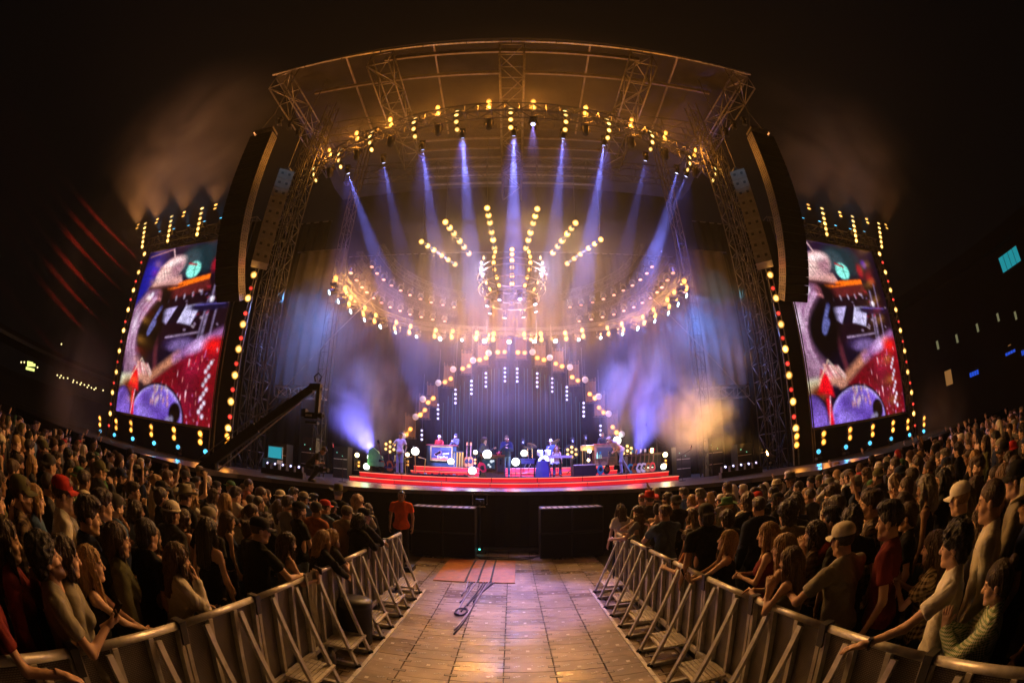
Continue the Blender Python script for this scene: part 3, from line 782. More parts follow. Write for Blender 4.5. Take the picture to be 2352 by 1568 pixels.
_LM = {}
def lamp_mesh(r, lens, depth=.14, sides=14):
    k = (round(r, 3), lens[0].name)
    if k not in _LM:
        b = MB(); b.lathe([(r * .55, -depth), (r * .95, -depth * .75), (r * 1.12, -.02), (r * 1.12, .02), (r * .98, .02), (r * .96, -.015)], sides, 0)
        b.disc((0, 0, -depth), (0, 0, -1), r * .55, sides, 0)
        b.lathe([(r * .96, -.012), (r * .64, -.004)], sides, 2); b.lathe([(r * .64, -.004), (.001, .004)], sides, 1)
        _LM[k] = b.mesh('lamp', [M_CAN, lens[0], lens[1]], True)
    return _LM[k]
def lamp_pair(label, loc, aim, r=.13, gap=.30, lens=L_AMBER, W=0, col=C_AMBER, group=None, across=False, roll=0, spot=None, laim=None):
    loc = Vector(loc); M = basis(loc, aim)
    if roll: M = M @ Matrix.Rotation(roll, 4, 'Z')
    t = thing('blinder_light', label, 'stage light', M=M, group=group)
    b = MB().box((0, 0, -.11), ((gap * 2 if across else r * .9), (r * .9 if across else gap * 2.1), .05)).tube([(0, 0, -.1), (0, 0, -.3)], .02, 6)
    link('bracket', _mesh_cache(('pair', r, gap, across), lambda: b.mesh('bracket', M_CAN)), t)
    for s in (1, -1):
        link('lamp', lamp_mesh(r, lens), t, Matrix.Translation((s * gap / 2, 0, 0) if across else (0, s * gap / 2, 0)))
    if W: light('SPOT' if spot else 'POINT', loc + Vector(aim).normalized() * .12, W, col, size=.12, aim=laim or aim, spot=spot or 60, blend=.6)
    if W and spot and not laim: light('POINT', loc + Vector(aim).normalized() * .2, W * .13, col, size=.12)
    return t
_MC = {}
def _mesh_cache(k, fn):
    if k not in _MC: _MC[k] = fn()
    return _MC[k]
def lamp_strip(label, pts, aims, r=.10, lens=L_WARM, W=0, col=C_WARM, group=None, spot=None, laim=None):
    c = sum((Vector(p) for p in pts), Vector()) / len(pts)
    t = thing('lamp_strip', label, 'stage light', c, 0, group)
    P = [Vector(p) - c for p in pts]; A = [Vector(a).normalized() for a in aims]
    back = [p - a * .13 for p, a in zip(P, A)]
    MB().tube(back, r * .55, 6).build('bar', M_CAN, t)
    for p, a in zip(P, A): link('lamp', lamp_mesh(r, lens), t, basis(p, a))
    if W:
        la = Vector(laim or aims[len(aims) // 2])
        light('SPOT' if spot else 'POINT', c + la.normalized() * .2, W, col, size=.2, aim=la, spot=spot or 60, blend=.7)
    return t
def moving_head(label, loc, aim, s=1.0, lens=L_BEAM, W=0, col=C_VIOLET, spot=10, group=None, up=True, blend=.3, metal=None):
    """yoke light: base box, two-armed yoke, tapered head with a lens"""
    loc = Vector(loc); mm = metal or M_CAN
    t = thing('moving_head_light', label, 'stage light', loc, 0, group)
    sg = 1 if up else -1
    link('base', _mesh_cache(('mhb', s, sg), lambda: MB().box((0, 0, sg * .32 * s), (.34 * s, .28 * s, .12 * s)).mesh('base', M_CAN)), t)
    a = Vector(aim).normalized(); yaw = math.atan2(a.y, a.x) - math.pi / 2
    Mz = Matrix.Rotation(yaw, 4, 'Z')
    def ym():
        b = MB()
        arc = [(-.2 * s, 0, -.06 * s * sg)] + [(-.2 * s * math.cos(q), 0, sg * (.05 + .2 * math.sin(q)) * s) for q in np.linspace(0, math.pi, 9)] + [(.2 * s, 0, -.06 * s * sg)]
        b.tube(arc, .028 * s, 6); return b.mesh('yoke', mm)
    link('yoke', _mesh_cache(('mhy', s, sg, mm.name), ym), t, Mz)
    def hm():
        b = MB(); b.lathe([(.05 * s, -.24 * s), (.12 * s, -.2 * s), (.15 * s, -.05 * s), (.14 * s, .1 * s), (.16 * s, .2 * s), (.16 * s, .24 * s), (.13 * s, .24 * s), (.125 * s, .2 * s)], 12, 0, cap=False); b.disc((0, 0, -.24 * s), (0, 0, -1), .05 * s, 10)
        return b.mesh('head', M_CAN, True)
    link('head', _mesh_cache(('mhh', s), hm), t, basis((0, 0, 0), a))
    link('lens', _mesh_cache(('mhl', s, lens[0].name), lambda: MB().lathe([(.128 * s, .205 * s), (.07 * s, .215 * s), (.001, .22 * s)], 12).mesh('lens', lens[0], True)), t, basis((0, 0, 0), a))
    if W: light('SPOT', loc + a * .26 * s, W, col, size=.06 * s, aim=a, spot=spot, blend=blend)
    return t

def truss(name, label, cat, p0, p1, w, h, bay, r=.03, up=(0, 0, 1), m=None, group=None, fine=True, chords=4, faces=None):
    """box truss from p0 (middle of its end) to p1: four chords, rungs and diagonals"""
    m = m or M_STEEL; p0, p1 = Vector(p0), Vector(p1); d = p1 - p0; L = d.length; t = d.normalized()
    x = t.cross(Vector(up)).normalized(); z = x.cross(t)
    M = Matrix((x, t, z)).transposed().to_4x4(); M.translation = p0
    th = thing(name, label, cat, M=M, group=group)
    c = [(-w / 2, -h / 2), (w / 2, -h / 2), (w / 2, h / 2), (-w / 2, h / 2)]
    ch = _mesh_cache(('chord', round(L, 2), r, m.name), lambda: MB().tube([(0, 0, 0), (0, L, 0)], r, 8).mesh('chord', m, True))
    for a, b in c: link('chord', ch, th, Matrix.Translation((a, 0, b)))
    n = max(1, round(L / bay)); st = L / n
    lac = MB() if not fine else None
    for f in range(4):
        a, b = c[f], c[(f + 1) % 4]
        for i in range(n):
            y0, y1 = i * st, (i + 1) * st
            q0, q1 = (Vector((a[0], y0, a[1])), Vector((b[0], y1, b[1]))) if (i + f) % 2 == 0 else (Vector((b[0], y0, b[1])), Vector((a[0], y1, a[1])))
            segs = [(q0, q1), (Vector((a[0], y0, a[1])), Vector((b[0], y0, b[1])))]
            for s0, s1 in segs:
                if fine:
                    ln = (s1 - s0).length
                    me = _mesh_cache(('brace', round(ln, 2), r, m.name), lambda: MB().tube([(0, 0, 0), (0, 0, ln)], r * .6, 6).mesh('brace', m, True))
                    link('brace', me, th, basis(s0, s1 - s0))
                else: lac.tube([s0, s1], r * .6, 5, caps=False)
    if not fine: lac.build('lacing', m, th)
    return th

# ------------------------------------------------------------------ ground
def ground_mat():
    m = mat('dark_ground', (.035, .032, .028), .9, noise_scale=.6, noise_amt=.5, bump=.4, bump_scale=8); return m
g = MB(); g.add([(-150, -60, 0), (150, -60, 0), (150, 190, 0), (-150, 190, 0)], [(0, 1, 2, 3)])
structure('ground', g, ground_mat())

# ------------------------------------------------------------------ stage deck, skirt and lit steps
DECK = 1.98
fp = [(470, 1079), (545, 1088), (625, 1098), (700, 1107), (811, 1117), (900, 1122), (1058, 1127), (1176, 1128.5)]
front = [at_z(x, y, DECK) for x, y in fp]
front = [Vector((p.x, p.y, 0)) for p in front]
mirror = [Vector((-p.x, p.y, 0)) for p in front[-2::-1]]
line = [Vector((-26, front[0].y + .4, 0)), Vector((-13, front[0].y + .1, 0))] + front + mirror + [Vector((13, front[0].y + .1, 0)), Vector((26, front[0].y + .4, 0))]
line0 = [p for p in line if abs(p.x) < 10.9]; line0 = [Vector((-10.9, front[0].y + .05, 0))] + line0 + [Vector((10.9, front[0].y + .05, 0))]
STAGE = thing('stage', 'wide concert stage deck with a black skirt behind the crowd', 'stage', (0, 0, 0))
b = MB()
n = len(line); top = [(p.x, p.y, DECK) for p in line0] + [(10.9, 30, DECK), (-10.9, 30, DECK)]
bot = [(x, y, DECK - .12) for x, y, z in top]; k = len(top)
b.add(top + bot, [tuple(range(k))] + [tuple(range(2 * k - 1, k - 1, -1))] + [(i, i + k, (i + 1) % k + k, (i + 1) % k) for i in range(k)])
b.build('deck', M_DECK, STAGE)
M_WING = mat('matt_black_wing', (.004, .004, .004), .95, spec=.05)
for sg in (-1, 1): MB().prism([(sg * 10.9, front[0].y + .12), (sg * 26, front[0].y + .45), (sg * 26, 30), (sg * 10.9, 30)][::sg], DECK - .3, DECK - .02, axis='z').build('wing_deck', M_WING, STAGE)
b = MB()
for i in range(n - 1):
    p, q = line[i], line[i + 1]; ns = max(2, int((q - p).length / .25))
    for j in range(ns):
        a0 = p.lerp(q, j / ns); a1 = p.lerp(q, (j + 1) / ns); o0 = .03 * math.sin(j * 2.1); o1 = .03 * math.sin((j + 1) * 2.1) if j < ns - 1 else .03 * math.sin(0)
        b.add([(a0.x, a0.y + .08 + o0, 0), (a1.x, a1.y + .08 + o1, 0), (a1.x, a1.y + .08 + o1, DECK - .12), (a0.x, a0.y + .08 + o0, DECK - .12)], [(0, 1, 2, 3)])
b.build('skirt', M_DRAPE, STAGE, smooth=True)

M_RISER = mat('red_backlit_acrylic', (.25, .015, .015), .35, emit=(1, .015, .02), estr=.62)
M_LEDSTRIP = mat('red_led_strip', (.6, .2, .2), .3, emit=(1, .22, .13), estr=1.9)
M_RISERTOP = mat('riser_top', (.03, .03, .032), .3, noise_scale=4, noise_amt=.3)
STEPS = thing('stage_riser', 'stepped black stage riser with red backlit fronts', 'riser', (0, 0, 0))
def step(x0, x1, Y, z0, z1, yb, bow):
    """one tier: red acrylic front pieces with a bright strip under the nosing, black top"""
    npan = 7; w = (x1 - x0) / npan
    yy = lambda x: Y - bow * ((x - (x0 + x1) / 2) / ((x1 - x0) / 2)) ** 2
    for i in range(npan):
        a, c = x0 + i * w + .012, x0 + (i + 1) * w - .012
        xs = np.linspace(a, c, 5); m = MB(); sm = MB()
        for u, v in zip(xs[:-1], xs[1:]):
            m.add([(u, yy(u), z0 + .01), (v, yy(v), z0 + .01), (v, yy(v), z1 - .045), (u, yy(u), z1 - .045), (u, yy(u) + .03, z0 + .01), (v, yy(v) + .03, z0 + .01), (v, yy(v) + .03, z1 - .045), (u, yy(u) + .03, z1 - .045)], [(0, 1, 2, 3), (3, 2, 6, 7), (5, 4, 7, 6)])
        sm.tube([(x, yy(x) - .012, z1 - .032) for x in xs], .013, 6)
        f = m.build('riser_panel', M_RISER, STEPS); sm.build('led_strip', M_LEDSTRIP, f)
    xs = np.linspace(x0, x1, 25); b = MB()
    pf = [(x, yy(x) - .03) for x in xs]; pb = [(x1, yb), (x0, yb)]
    b.prism([(x, y) for x, y in pf + pb], z1 - .02, z1, axis='z'); b.build('step_top', M_RISERTOP, STEPS)
    MB().prism([(x0, yy(x0)), (x0 + .03, yy(x0)), (x0 + .03, yb), (x0, yb)], z0, z1 - .02, axis='z').build('side_panel', M_BLACK, STEPS); MB().prism([(x1 - .03, yy(x1)), (x1, yy(x1)), (x1, yb), (x1 - .03, yb)], z0, z1 - .02, axis='z').build('side_panel', M_BLACK, STEPS)
step(-6.75, 6.95, 17.3, DECK, 2.18, 18.4, .35)
step(-6.55, 6.75, 17.95, 2.18, 2.40, 26, .32)
step(-5.0, 5.2, 21.0, 2.40, 2.62, 21.9, .2)
step(-5.0, 5.2, 21.65, 2.62, 2.86, 26, .2)
for x in (-5, -2.5, 0, 2.5, 5): light('POINT', (x, 17.0, 2.25), 14, (1, .05, .04), size=.3)
RT, RB = 2.40, 2.86    # heights of the riser tops

# ------------------------------------------------------------------ back drapes and string curtain
def drape(name, label, x0, x1, Y, z0, z1, fold=.12, per=.5, m=None, cat='drape', skew=0):
    t = thing(name, label, cat, ((x0 + x1) / 2, Y, z0)); cx = (x0 + x1) / 2
    n = int(abs(x1 - x0) / per * 6); b = MB(); zs = np.linspace(0, z1 - z0, 7); vs = []
    for j, z in enumerate(zs):
        for i in range(n + 1):
            x = x0 + (x1 - x0) * i / n - cx; ph = x / per * 2 * math.pi
            vs.append((x + skew * z, fold * math.sin(ph + .8 * math.sin(x * 1.7)) * (.7 + .3 * math.cos(z * .4 + x)), z))
    b.add(vs, [(j * (n + 1) + i, j * (n + 1) + i + 1, (j + 1) * (n + 1) + i + 1, (j + 1) * (n + 1) + i) for j in range(6) for i in range(n)])
    b.build('cloth', m or M_DRAPE, t, smooth=True); MB().tube([(x0 - cx, 0, z1 - z0), (x1 - cx + skew * 0, 0, z1 - z0)], .03, 6).build('hem_pipe', M_DARKSTEEL, t); return t
drape('drape', 'tall black drape across the back of the stage', -12.5, 12.5, 27.0, DECK, 18, .06, .6)
drape('drape', 'black drape masking the left stage wing behind the tower', -16, -11.2, 20.5, DECK, 17, .12, .6)
drape('drape', 'black drape masking the right stage wing behind the tower', 11.2, 16, 20.5, DECK, 17, .12, .6)
M_SCRIM = mat('grey_scrim', (.055, .055, .065), .75, noise_scale=2, noise_amt=.2, bump=.2, bump_scale=30)
drape('scrim', 'hanging grey scrim lit blue beside the left tower', -11.7, -8.8, 18.2, 6.2, 13.5, .16, .75, M_SCRIM, 'scrim', .03)
drape('scrim', 'hanging grey scrim lit amber and cyan beside the right tower', 8.8, 11.7, 18.2, 6.2, 13.5, .16, .75, M_SCRIM, 'scrim', -.03)
M_STRING = mat('curtain_string', (.03, .16, .15), .5)
for sx, nm in ((-1, 'left'), (1, 'right')):
    t = thing('string_curtain', 'sparse curtain of teal strings hanging in the %s half of the arch' % nm, 'string curtain', (sx * 2.1, 24.6, RB))
    for i in range(16):
        x = (-1.9 + i * .25) + random.uniform(-.06, .06); zt = math.sqrt(max(.1, 1 - ((x + sx * 2.1) / 5.2) ** 2)) * 6
        MB().tube([(x, 0, .02), (x, random.uniform(-.2, .2), zt)], .012, 4).build('string', M_STRING, t)

# ------------------------------------------------------------------ roof
RZ = 23.3
ROOF = thing('stage_roof', 'high dark canopy roof with pale cross beams over the stage', 'stage roof', (0, 12.5, RZ))
M_CANOPY = mat('roof_fabric', (.03, .026, .022), .8, noise_scale=1.2, noise_amt=.3, bump=.2, bump_scale=6)
b = MB(); xs = np.linspace(-15, 15, 13); vs = [(x, y, 1.3 + .02 * (225 - x * x) / 10 + .25 * (j % 2)) for j, y in enumerate(np.linspace(.8, 16, 8)) for x in xs]
b.add(vs, [(j * 13 + i, j * 13 + i + 1, (j + 1) * 13 + i + 1, (j + 1) * 13 + i) for j in range(7) for i in range(12)]); b.build('canopy', M_CANOPY, ROOF, smooth=True)
M_BEAM = mat('roof_beam_paint', (.26, .225, .205), .5, .2, noise_scale=3)
for x0, x1, y, z, w in ((-7.2, 7.2, .9, .35, .34), (-12.3, -.7, 2.6, .4, .26), (.7, 12.3, 2.6, .4, .26)):
    MB().bar((x0, y, z), (x1, y, z), .12, w).build('beam', M_BEAM, ROOF)
for i in range(12): MB().bar((-14.3 + i * 2.383, 0, .0), (-14.3 + (i + 1) * 2.383 - .05, 0, .0), .11, .13).build('edge_tube', M_STEEL, ROOF)
for x in (-9.5, -4.3, 4.3, 9.5): MB().bar((x, .2, .5), (x, 8, .6), .10, .12).build('rafter', M_BEAM, ROOF)
for i, y in enumerate((8.2, 9.2, 10.2, 11.2, 12.2, 13.2)):
    for sx in (-1, 1): MB().bar((sx * .8, y, .2), (sx * 6.4, y, .2), .10, .14).build('purlin', M_BEAM, ROOF)
for i, (x, w) in enumerate(((-13.5, 1.1), (-7.1, 1.25), (0, 1.3), (7.1, 1.25), (13.5, 1.1))):
    nm = ['at the left edge of', 'left of centre in', 'down the centre of', 'right of centre in', 'at the right edge of'][i]
    truss('roof_truss', 'steel box truss running back %s the stage roof' % nm, 'truss', (x, 12.6, RZ - .75), (x * .93, 21.5 if i != 2 else 25.5, RZ - 1.1), w, 1.15, 1.55, .055, group='trusses of the stage roof')
truss('cross_truss', 'faint long truss crossing under the roof behind the front lights', 'truss', (-12.4, 17.2, RZ - 1.6), (12.4, 17.2, RZ - 1.6), .6, 1.3, 1.6, .035, m=M_TOWER, fine=False)
truss('cross_truss', 'faint rear truss crossing high under the back of the roof', 'truss', (-11.5, 21.5, RZ - 1.9), (11.5, 21.5, RZ - 1.9), .6, 1.2, 1.6, .035, m=M_DARKSTEEL, fine=False)
for sx, nm in ((-1, 'left'), (1, 'right')):
    truss('support_tower', 'tall lattice tower rising at the %s side of the stage' % nm, 'truss tower', (sx * 10.5, 15.2, DECK), (sx * 10.5, 15.2, 22), .55, .55, .75, .032, up=(0, 1, 0), m=M_TOWER, group='lattice towers of the stage', fine=True)
    truss('support_tower', 'thin lattice tower behind the %s scrim' % nm, 'truss tower', (sx * 8.4, 17.2, DECK), (sx * 8.4, 17.2, 21), .42, .42, .8, .024, up=(0, 1, 0), m=M_TOWER, group='lattice towers of the stage', fine=False)
    truss('support_tower', 'outer lattice tower beside the %s lamp column' % nm, 'truss tower', (sx * 11.6, 15.8, DECK), (sx * 11.6, 15.8, 20), .5, .5, .8, .028, up=(0, 1, 0), m=M_DARKSTEEL, group='lattice towers of the stage', fine=False)
    truss('scrim_truss', 'ladder truss along the bottom of the %s scrim' % nm, 'truss', (sx * 11.4, 18.0, 5.8), (sx * 8.6, 18.0, 5.8), .4, .5, .7, .024, m=M_STEEL)
    MB().tube([(0, 0, 0), (sx * -4.2, 1.2, 5.5)], .02, 5).build('guy_wire', M_STEEL, thing('guy_wire', 'slanting steel guy wire on the %s side of the stage' % nm, 'wire', (sx * 10.2, 15.6, 4.8)))
# ------------------------------------------------------------------ curved front truss with strips, blinders and beams
def arc_truss(name, label, pts, w=.35, h=.35, r=.025, m=None, fine=False):
    m = m or M_DARKSTEEL; pts = [Vector(p) for p in pts]; c = pts[len(pts) // 2]
    t = thing(name, label, 'truss', c); off = [(-w / 2, -h / 2), (w / 2, -h / 2), (w / 2, h / 2), (-w / 2, h / 2)]; rows = []
    for i, p in enumerate(pts):
        d = (pts[min(i + 1, len(pts) - 1)] - pts[max(i - 1, 0)]).normalized(); x = d.cross(Vector((0, 0, 1))).normalized(); z = x.cross(d)
        rows.append([p - c + x * a + z * b_ for a, b_ in off])
    for k in range(4): MB().tube([q[k] for q in rows], r, 6).build('chord', m, t, smooth=True)
    l = MB()
    for i in range(len(rows) - 1):
        for k in range(4):
            l.tube([rows[i][k], rows[i][(k + 1) % 4]], r * .6, 5, caps=False)
            l.tube([rows[i][k], rows[i + 1][(k + 1) % 4]] if (i + k) % 2 else [rows[i][(k + 1) % 4], rows[i + 1][k]], r * .6, 5, caps=False)
    l.build('lacing', m, t); return t
FZ = 17.0; FR, FC = 19.4, Vector((0, 12.75 + 19.4, 0))
def fpt(x, z=FZ): return Vector((x, FC.y - math.sqrt(FR * FR - x * x), z))
arc_truss('curved_truss', 'curved black lighting truss hung across the front of the stage roof', [fpt(x, FZ + .35) for x in np.linspace(-11.6, 11.6, 40)], .5, .5, .03)
def outw(x): v = Vector((x, fpt(x).y - FC.y, 0)); return v.normalized()
sx_px = [728, 785, 856, 955, 1051, 1173, 1297, 1394, 1492, 1577, 1635]
sy_px = [390, 358, 318, 287, 271, 266, 271, 290, 317, 365, 390]
for i, (x, y) in enumerate(zip(sx_px, sy_px)):
    c = at_z(x, y, FZ); o = outw(max(-11, min(11, c.x))); pts, aims = [], []
    for k in range(6):
        a = R(-58 + k * 27 if k < 4 else 32 + (k - 3) * 22)       # from facing down-front to facing up
        d = o * math.cos(a) + Vector((0, 0, math.sin(a)))
        pts.append(c + d * .78 - o * .55); aims.append(o * math.cos(a * .85) + Vector((0, 0, math.sin(a * .85))))
    lamp_strip('warm six-lamp curved strip on the front roof truss, %s' % nth(i, 11), pts, aims, .125, L_WARM, 80, C_WARM, 'warm lamp strips on the front truss', spot=120, laim=o * .75 + Vector((0, 0, -.62)))
px = [(758, 351), (820, 312), (897, 281), (1006, 255), (1123, 241), (1225, 241), (1345, 255), (1450, 283), (1528, 312), (1596, 351)]
for i, (x, y) in enumerate(px):
    c = at_z(x, y, FZ + 1.25); o = outw(c.x)
    lamp_pair('amber twin blinder standing on top of the front truss, %s' % nth(i, 10), c, o * .8 + Vector((0, 0, -.45)), .13, .34, L_AMBER, 250, C_AMBER, 'amber blinders on the front truss')
    h = at_z(x + (10 if x > 1176 else -10) * 0, y + 46, FZ - .1)
    moving_head('dark moving head with cyan glint under the front truss, %s' % nth(i, 10), h, o * .3 + Vector((0, 0, .9)), 1.15, L_CYAN, 0, group='moving heads under the front truss', metal=M_CANLIT)
bm = [(798, 392, -.1, .9), (880, 367, .06, .25), (970, 336, .05, .5), (1062, 309, .02, .9), (1180, 304, 0, 1.3), (1294, 310, 0, .45), (1388, 326, -.03, .9), (1484, 362, -.03, .2), (1556, 391, -.06, .8), (1578, 399, .25, .6)]
for i, (x, y, tx, w) in enumerate(bm):
    c = at_z(x, y, FZ - .55); tgt = Vector((c.x * .62 + tx * -4, 18.5 + .15 * abs(c.x), 8.0))
    light('SPOT', c + Vector((0, .1, -.3)), 7000 * w + 1600, (.20, .18, 1), size=.2, aim=Vector((c.x * .55, 18.4, 2.6)) - c, spot=40, blend=.9)
    moving_head('spot with narrow blue beam under the front truss, %s' % nth(i, 10), c, tgt - c, .8, L_BEAM, 190000 * w, (.20, .22, 1), 10.5, 'blue beam spots under the front truss', blend=.25)

# ------------------------------------------------------------------ middle arc: amber pairs and blue-white lamps
z3 = crop(780, 460, 3.919); z4 = crop(1250, 460, 3.919)
MZ = 10.6
arcL = [z3(*p) for p in ((145, 895), (238, 990), (292, 1075), (428, 1172), (533, 1240), (728, 1310), (866, 1348), (1107, 1385), (1270, 1393), (1503, 1408), (1665, 1415))]
arcR = [z4(*p) for p in ((118, 1420), (278, 1418), (513, 1410), (675, 1385), (917, 1363), (1055, 1325), (1258, 1258), (1360, 1187), (1495, 1098), (1560, 1025), (1657, 922))]
mid = [at_z(x, y, MZ) for x, y in arcL + arcR]
cen = Vector((0, 12, MZ))
arc_truss('curved_truss', 'semicircular low truss of amber and blue lamps over the stage', [p + Vector((0, .35, .45)) for p in mid], .35, .35, .022, M_LAMPTRUSS)
for i, p in enumerate(mid):
    a = Vector((-p.x * .25, -1, -.35))
    lamp_pair('amber twin blinder on the low semicircular truss, %s' % nth(i, 22), p, a, .145, .38, L_AMBER, 1250, (1, .40, .07), 'amber blinders on the low truss', spot=78)
blu = [z3(*p) for p in ((133, 985), (217, 1070), (333, 1165), (462, 1245), (612, 1310), (748, 1368), (945, 1408), (1172, 1425), (1372, 1440), (1587, 1450), (1815, 1455))] + [z4(*p) for p in ((207, 1452), (405, 1447), (625, 1437), (833, 1420), (1038, 1383), (1175, 1328), (1335, 1258), (1462, 1183), (1553, 1100), (1632, 1015))]
bw = [1.0, 1.1, 1.2, 1, 1.1, .3, .3, 1, .4, 1, .6, .9, 1, .4, .2, .3, 1, 1.2, 1.3, 1.4, 1.5]
for i, (x, y) in enumerate(blu):
    p = at_z(x, y, MZ - .5); sd = (p.x / 8)
    a = Vector((sd * .75, -.74, -.60))
    if abs(sd) > .45: light('SPOT', p + Vector((sd * .3, 0, -.35)), 520 * bw[i], (.10, .30, 1), size=.15, aim=(sd * .5, .15, -1), spot=96, blend=.7)
    moving_head('blue-white wash light under the low truss, %s' % nth(i, 21), p, a, 1.0 if bw[i] > .5 else .75, L_BLUE, 2600 * bw[i] * (1 - .45 * min(1, abs(sd)) ** 2), (.13, .30, 1), 30, 'blue-white lights on the low truss', blend=.8)

# ------------------------------------------------------------------ red-lamp trusses
rA = ((503, 742), (553, 805), (615, 865), (690, 920), (777, 968), (867, 1012), (967, 1050), (1070, 1082), (1180, 1107), (1287, 1128))
rB = ((303, 800), (357, 870), (410, 938), (455, 985), (518, 1040), (595, 1085), (678, 1128), (772, 1162), (868, 1197), (975, 1222), (1083, 1245), (1197, 1262))
for row, z, nm in ((rA, 12.6, 'upper'), (rB, 11.8, 'lower')):
    for sx, sd in ((-1, 'left'), (1, 'right')):
        P = []
        for i, q in enumerate(row):
            x, y = z3(*q); x = x if sx < 0 else 2352 - x
            P.append(at_z(x, y, z))
        ext = [P[0] + (P[0] - P[1]) * .8] + P + [P[-1] + (P[-1] - P[-2]) * .6]
        if nm == 'upper': tp = [p + Vector((-p.x * .06, .5, .95)) for p in ext]
        else: tp = [p + Vector((-p.x * .05, .45, .75)) for p in ext]
        tp2 = []
        for u, v in zip(tp[:-1], tp[1:]): tp2 += [u, u.lerp(v, .5)]
        arc_truss('red_lamp_truss', 'curved ladder truss carrying the %s row of red lamps, %s side' % (nm, sd), tp2 + [tp[-1]], .32, .5, .016, M_LAMPTRUSS)
        for i, p in enumerate(P):
            a = Vector((.10 * sx * -1, -.30, -1))
            W = (30 if nm == 'upper' else 22) * (1.6 if sx > 0 else 1)
            moving_head('red lamp on the %s %s curved truss, %s' % (nm, sd, nth(i, len(P), 'outer', 'inner') if sx < 0 else nth(len(P) - 1 - i, len(P), 'inner', 'outer')), p + Vector((0, 0, .1)), a, .85, L_PINK, W * 14, (1, .10, .07), 16, 'red lamps on the curved trusses', blend=.5, metal=M_CANLIT)

# ------------------------------------------------------------------ fan of lamp arms and round chandelier
arms = [((968, 555), (1045, 607)), ((1023, 510), (1077, 582)), ((1119, 478), (1136, 570)), ((1234, 480), (1208, 570)), ((1322, 512), (1270, 580)), ((1380, 550), (1303, 605))]
for i, (a, b_) in enumerate(arms):
    p, q = at_y(*a, 18.6), at_y(*b_, 20.2); ts = (0, .18, .36, .60, .79, 1.0)
    pts = [p.lerp(q, t) for t in ts]
    lamp_strip('bright six-lamp arm of the overhead fan, %s' % nth(i, 6), pts, [Vector((0, -1, -.35))] * 6, .18 if 0 < i < 5 else .155, L_WARM, 1150, (1, .54, .17), 'lamp arms of the overhead fan', spot=80, laim=(0, -1, -.62))
    MB().tube([(0, 0, 0), (p.x * .1, .4, 6)], .012, 5).build('hanging_cable', M_DARKSTEEL, thing('hanging_cable', 'thin cable holding up the lamp fan, arm %s' % nth(i, 6), 'cable', p + Vector((0, .2, .1)), group='cables of the overhead fan'))
CC = at_y(1176, 648, 20.0); CR = 1.72
CH = thing('lamp_chandelier', 'round chandelier truss of lamp strips hanging over the stage centre', 'chandelier', CC)
for dz, rr in ((.55, CR * .98), (.15, CR * 1.04), (-.45, CR), (-1.0, CR * .8)):
    MB().tube([(rr * math.cos(a), rr * math.sin(a), dz) for a in np.linspace(0, 2 * math.pi, 33)], .035, 6, caps=False).build('ring', M_STEEL, CH, smooth=True)
for k in range(12):
    a = 2 * math.pi * k / 12 + math.pi / 2; d = Vector((math.cos(a), math.sin(a), 0))
    MB().tube([d * CR * .98 + Vector((0, 0, .55)), d * CR * 1.04 + Vector((0, 0, .15)), d * CR + Vector((0, 0, -.45)), d * CR * .8 + Vector((0, 0, -1.0))], .03, 6).build('rib', M_CAN, CH)
    for j in range(6):
        zz = 1.0 - j * .34; rad = CR * (1.05 - (.34 * ((j - 1.6) / 3.4) ** 2))
        if j > 3: rad = CR * (1.0 - .13 * (j - 3))
        p = d * rad + Vector((0, 0, zz)); link('lamp', lamp_mesh(.135, L_WARM), CH, basis(p, d + Vector((0, 0, -.25 - .1 * j))))
for k in range(8):
    a = 2 * math.pi * k / 8 + .3; d = Vector((math.cos(a), math.sin(a), 0))
    p = CC + d * 1.25 + Vector((0, 0, -1.35))
    moving_head('yoke spot with small violet lens under the chandelier, %s' % ('facing the crowd' if k == 5 else ['at its right', 'right rear', 'rear', 'left rear', 'at its left', '', 'front right', 'right front'][k]), p, Vector((0, -.25, -1)) + d * .25, .85, L_VIOLET, 1600, C_VIOLET, 14, 'yoke spots under the chandelier', metal=M_CANLIT)
for a in (0, 1.57, 3.14, 4.71): light('SPOT', CC + Vector((2.1 * math.cos(a + .78), 2.1 * math.sin(a + .78), .1)), 1500, (.85, .78, 1), size=.3, aim=(.5 * math.cos(a + .78), .75, .12), spot=150, blend=.5)

# ------------------------------------------------------------------ stepped arch: organ-pipe panels, globes, amber pairs
z5 = crop(850, 840, 3.92); z6 = crop(1250, 840, 3.92)
aL = [z5(*p) for p in ((582, 840), (717, 655), (793, 540), (957, 350), (1128, 225), (1290, 145), (1465, 80))]
aR = [z6(*p) for p in ((88, 85), (273, 145), (447, 203), (600, 335), (765, 500), (850, 632), (977, 820))]
gL = [z5(*p) for p in ((525, 880), (645, 695), (715, 525), (862, 370), (1005, 240), (1195, 155), (1345, 85))]
gR = [z6(*p) for p in ((197, 75), (362, 128), (555, 220), (700, 340), (830, 500), (925, 665), (1050, 860))]
M_PIPE = mat('brass_pipe', (.16, .11, .06), .4, .6, noise_scale=8)
M_PANEL = mat('amber_panel', (.16, .085, .035), .6, noise_scale=5, noise_amt=.2)
M_GLOBEOFF = mat('opal_globe_faint_glow', (.55, .56, .66), .3, emit=(.62, .64, 1.0), estr=.10)  # globes are unlit; their pale lilac light is put in as faint emission
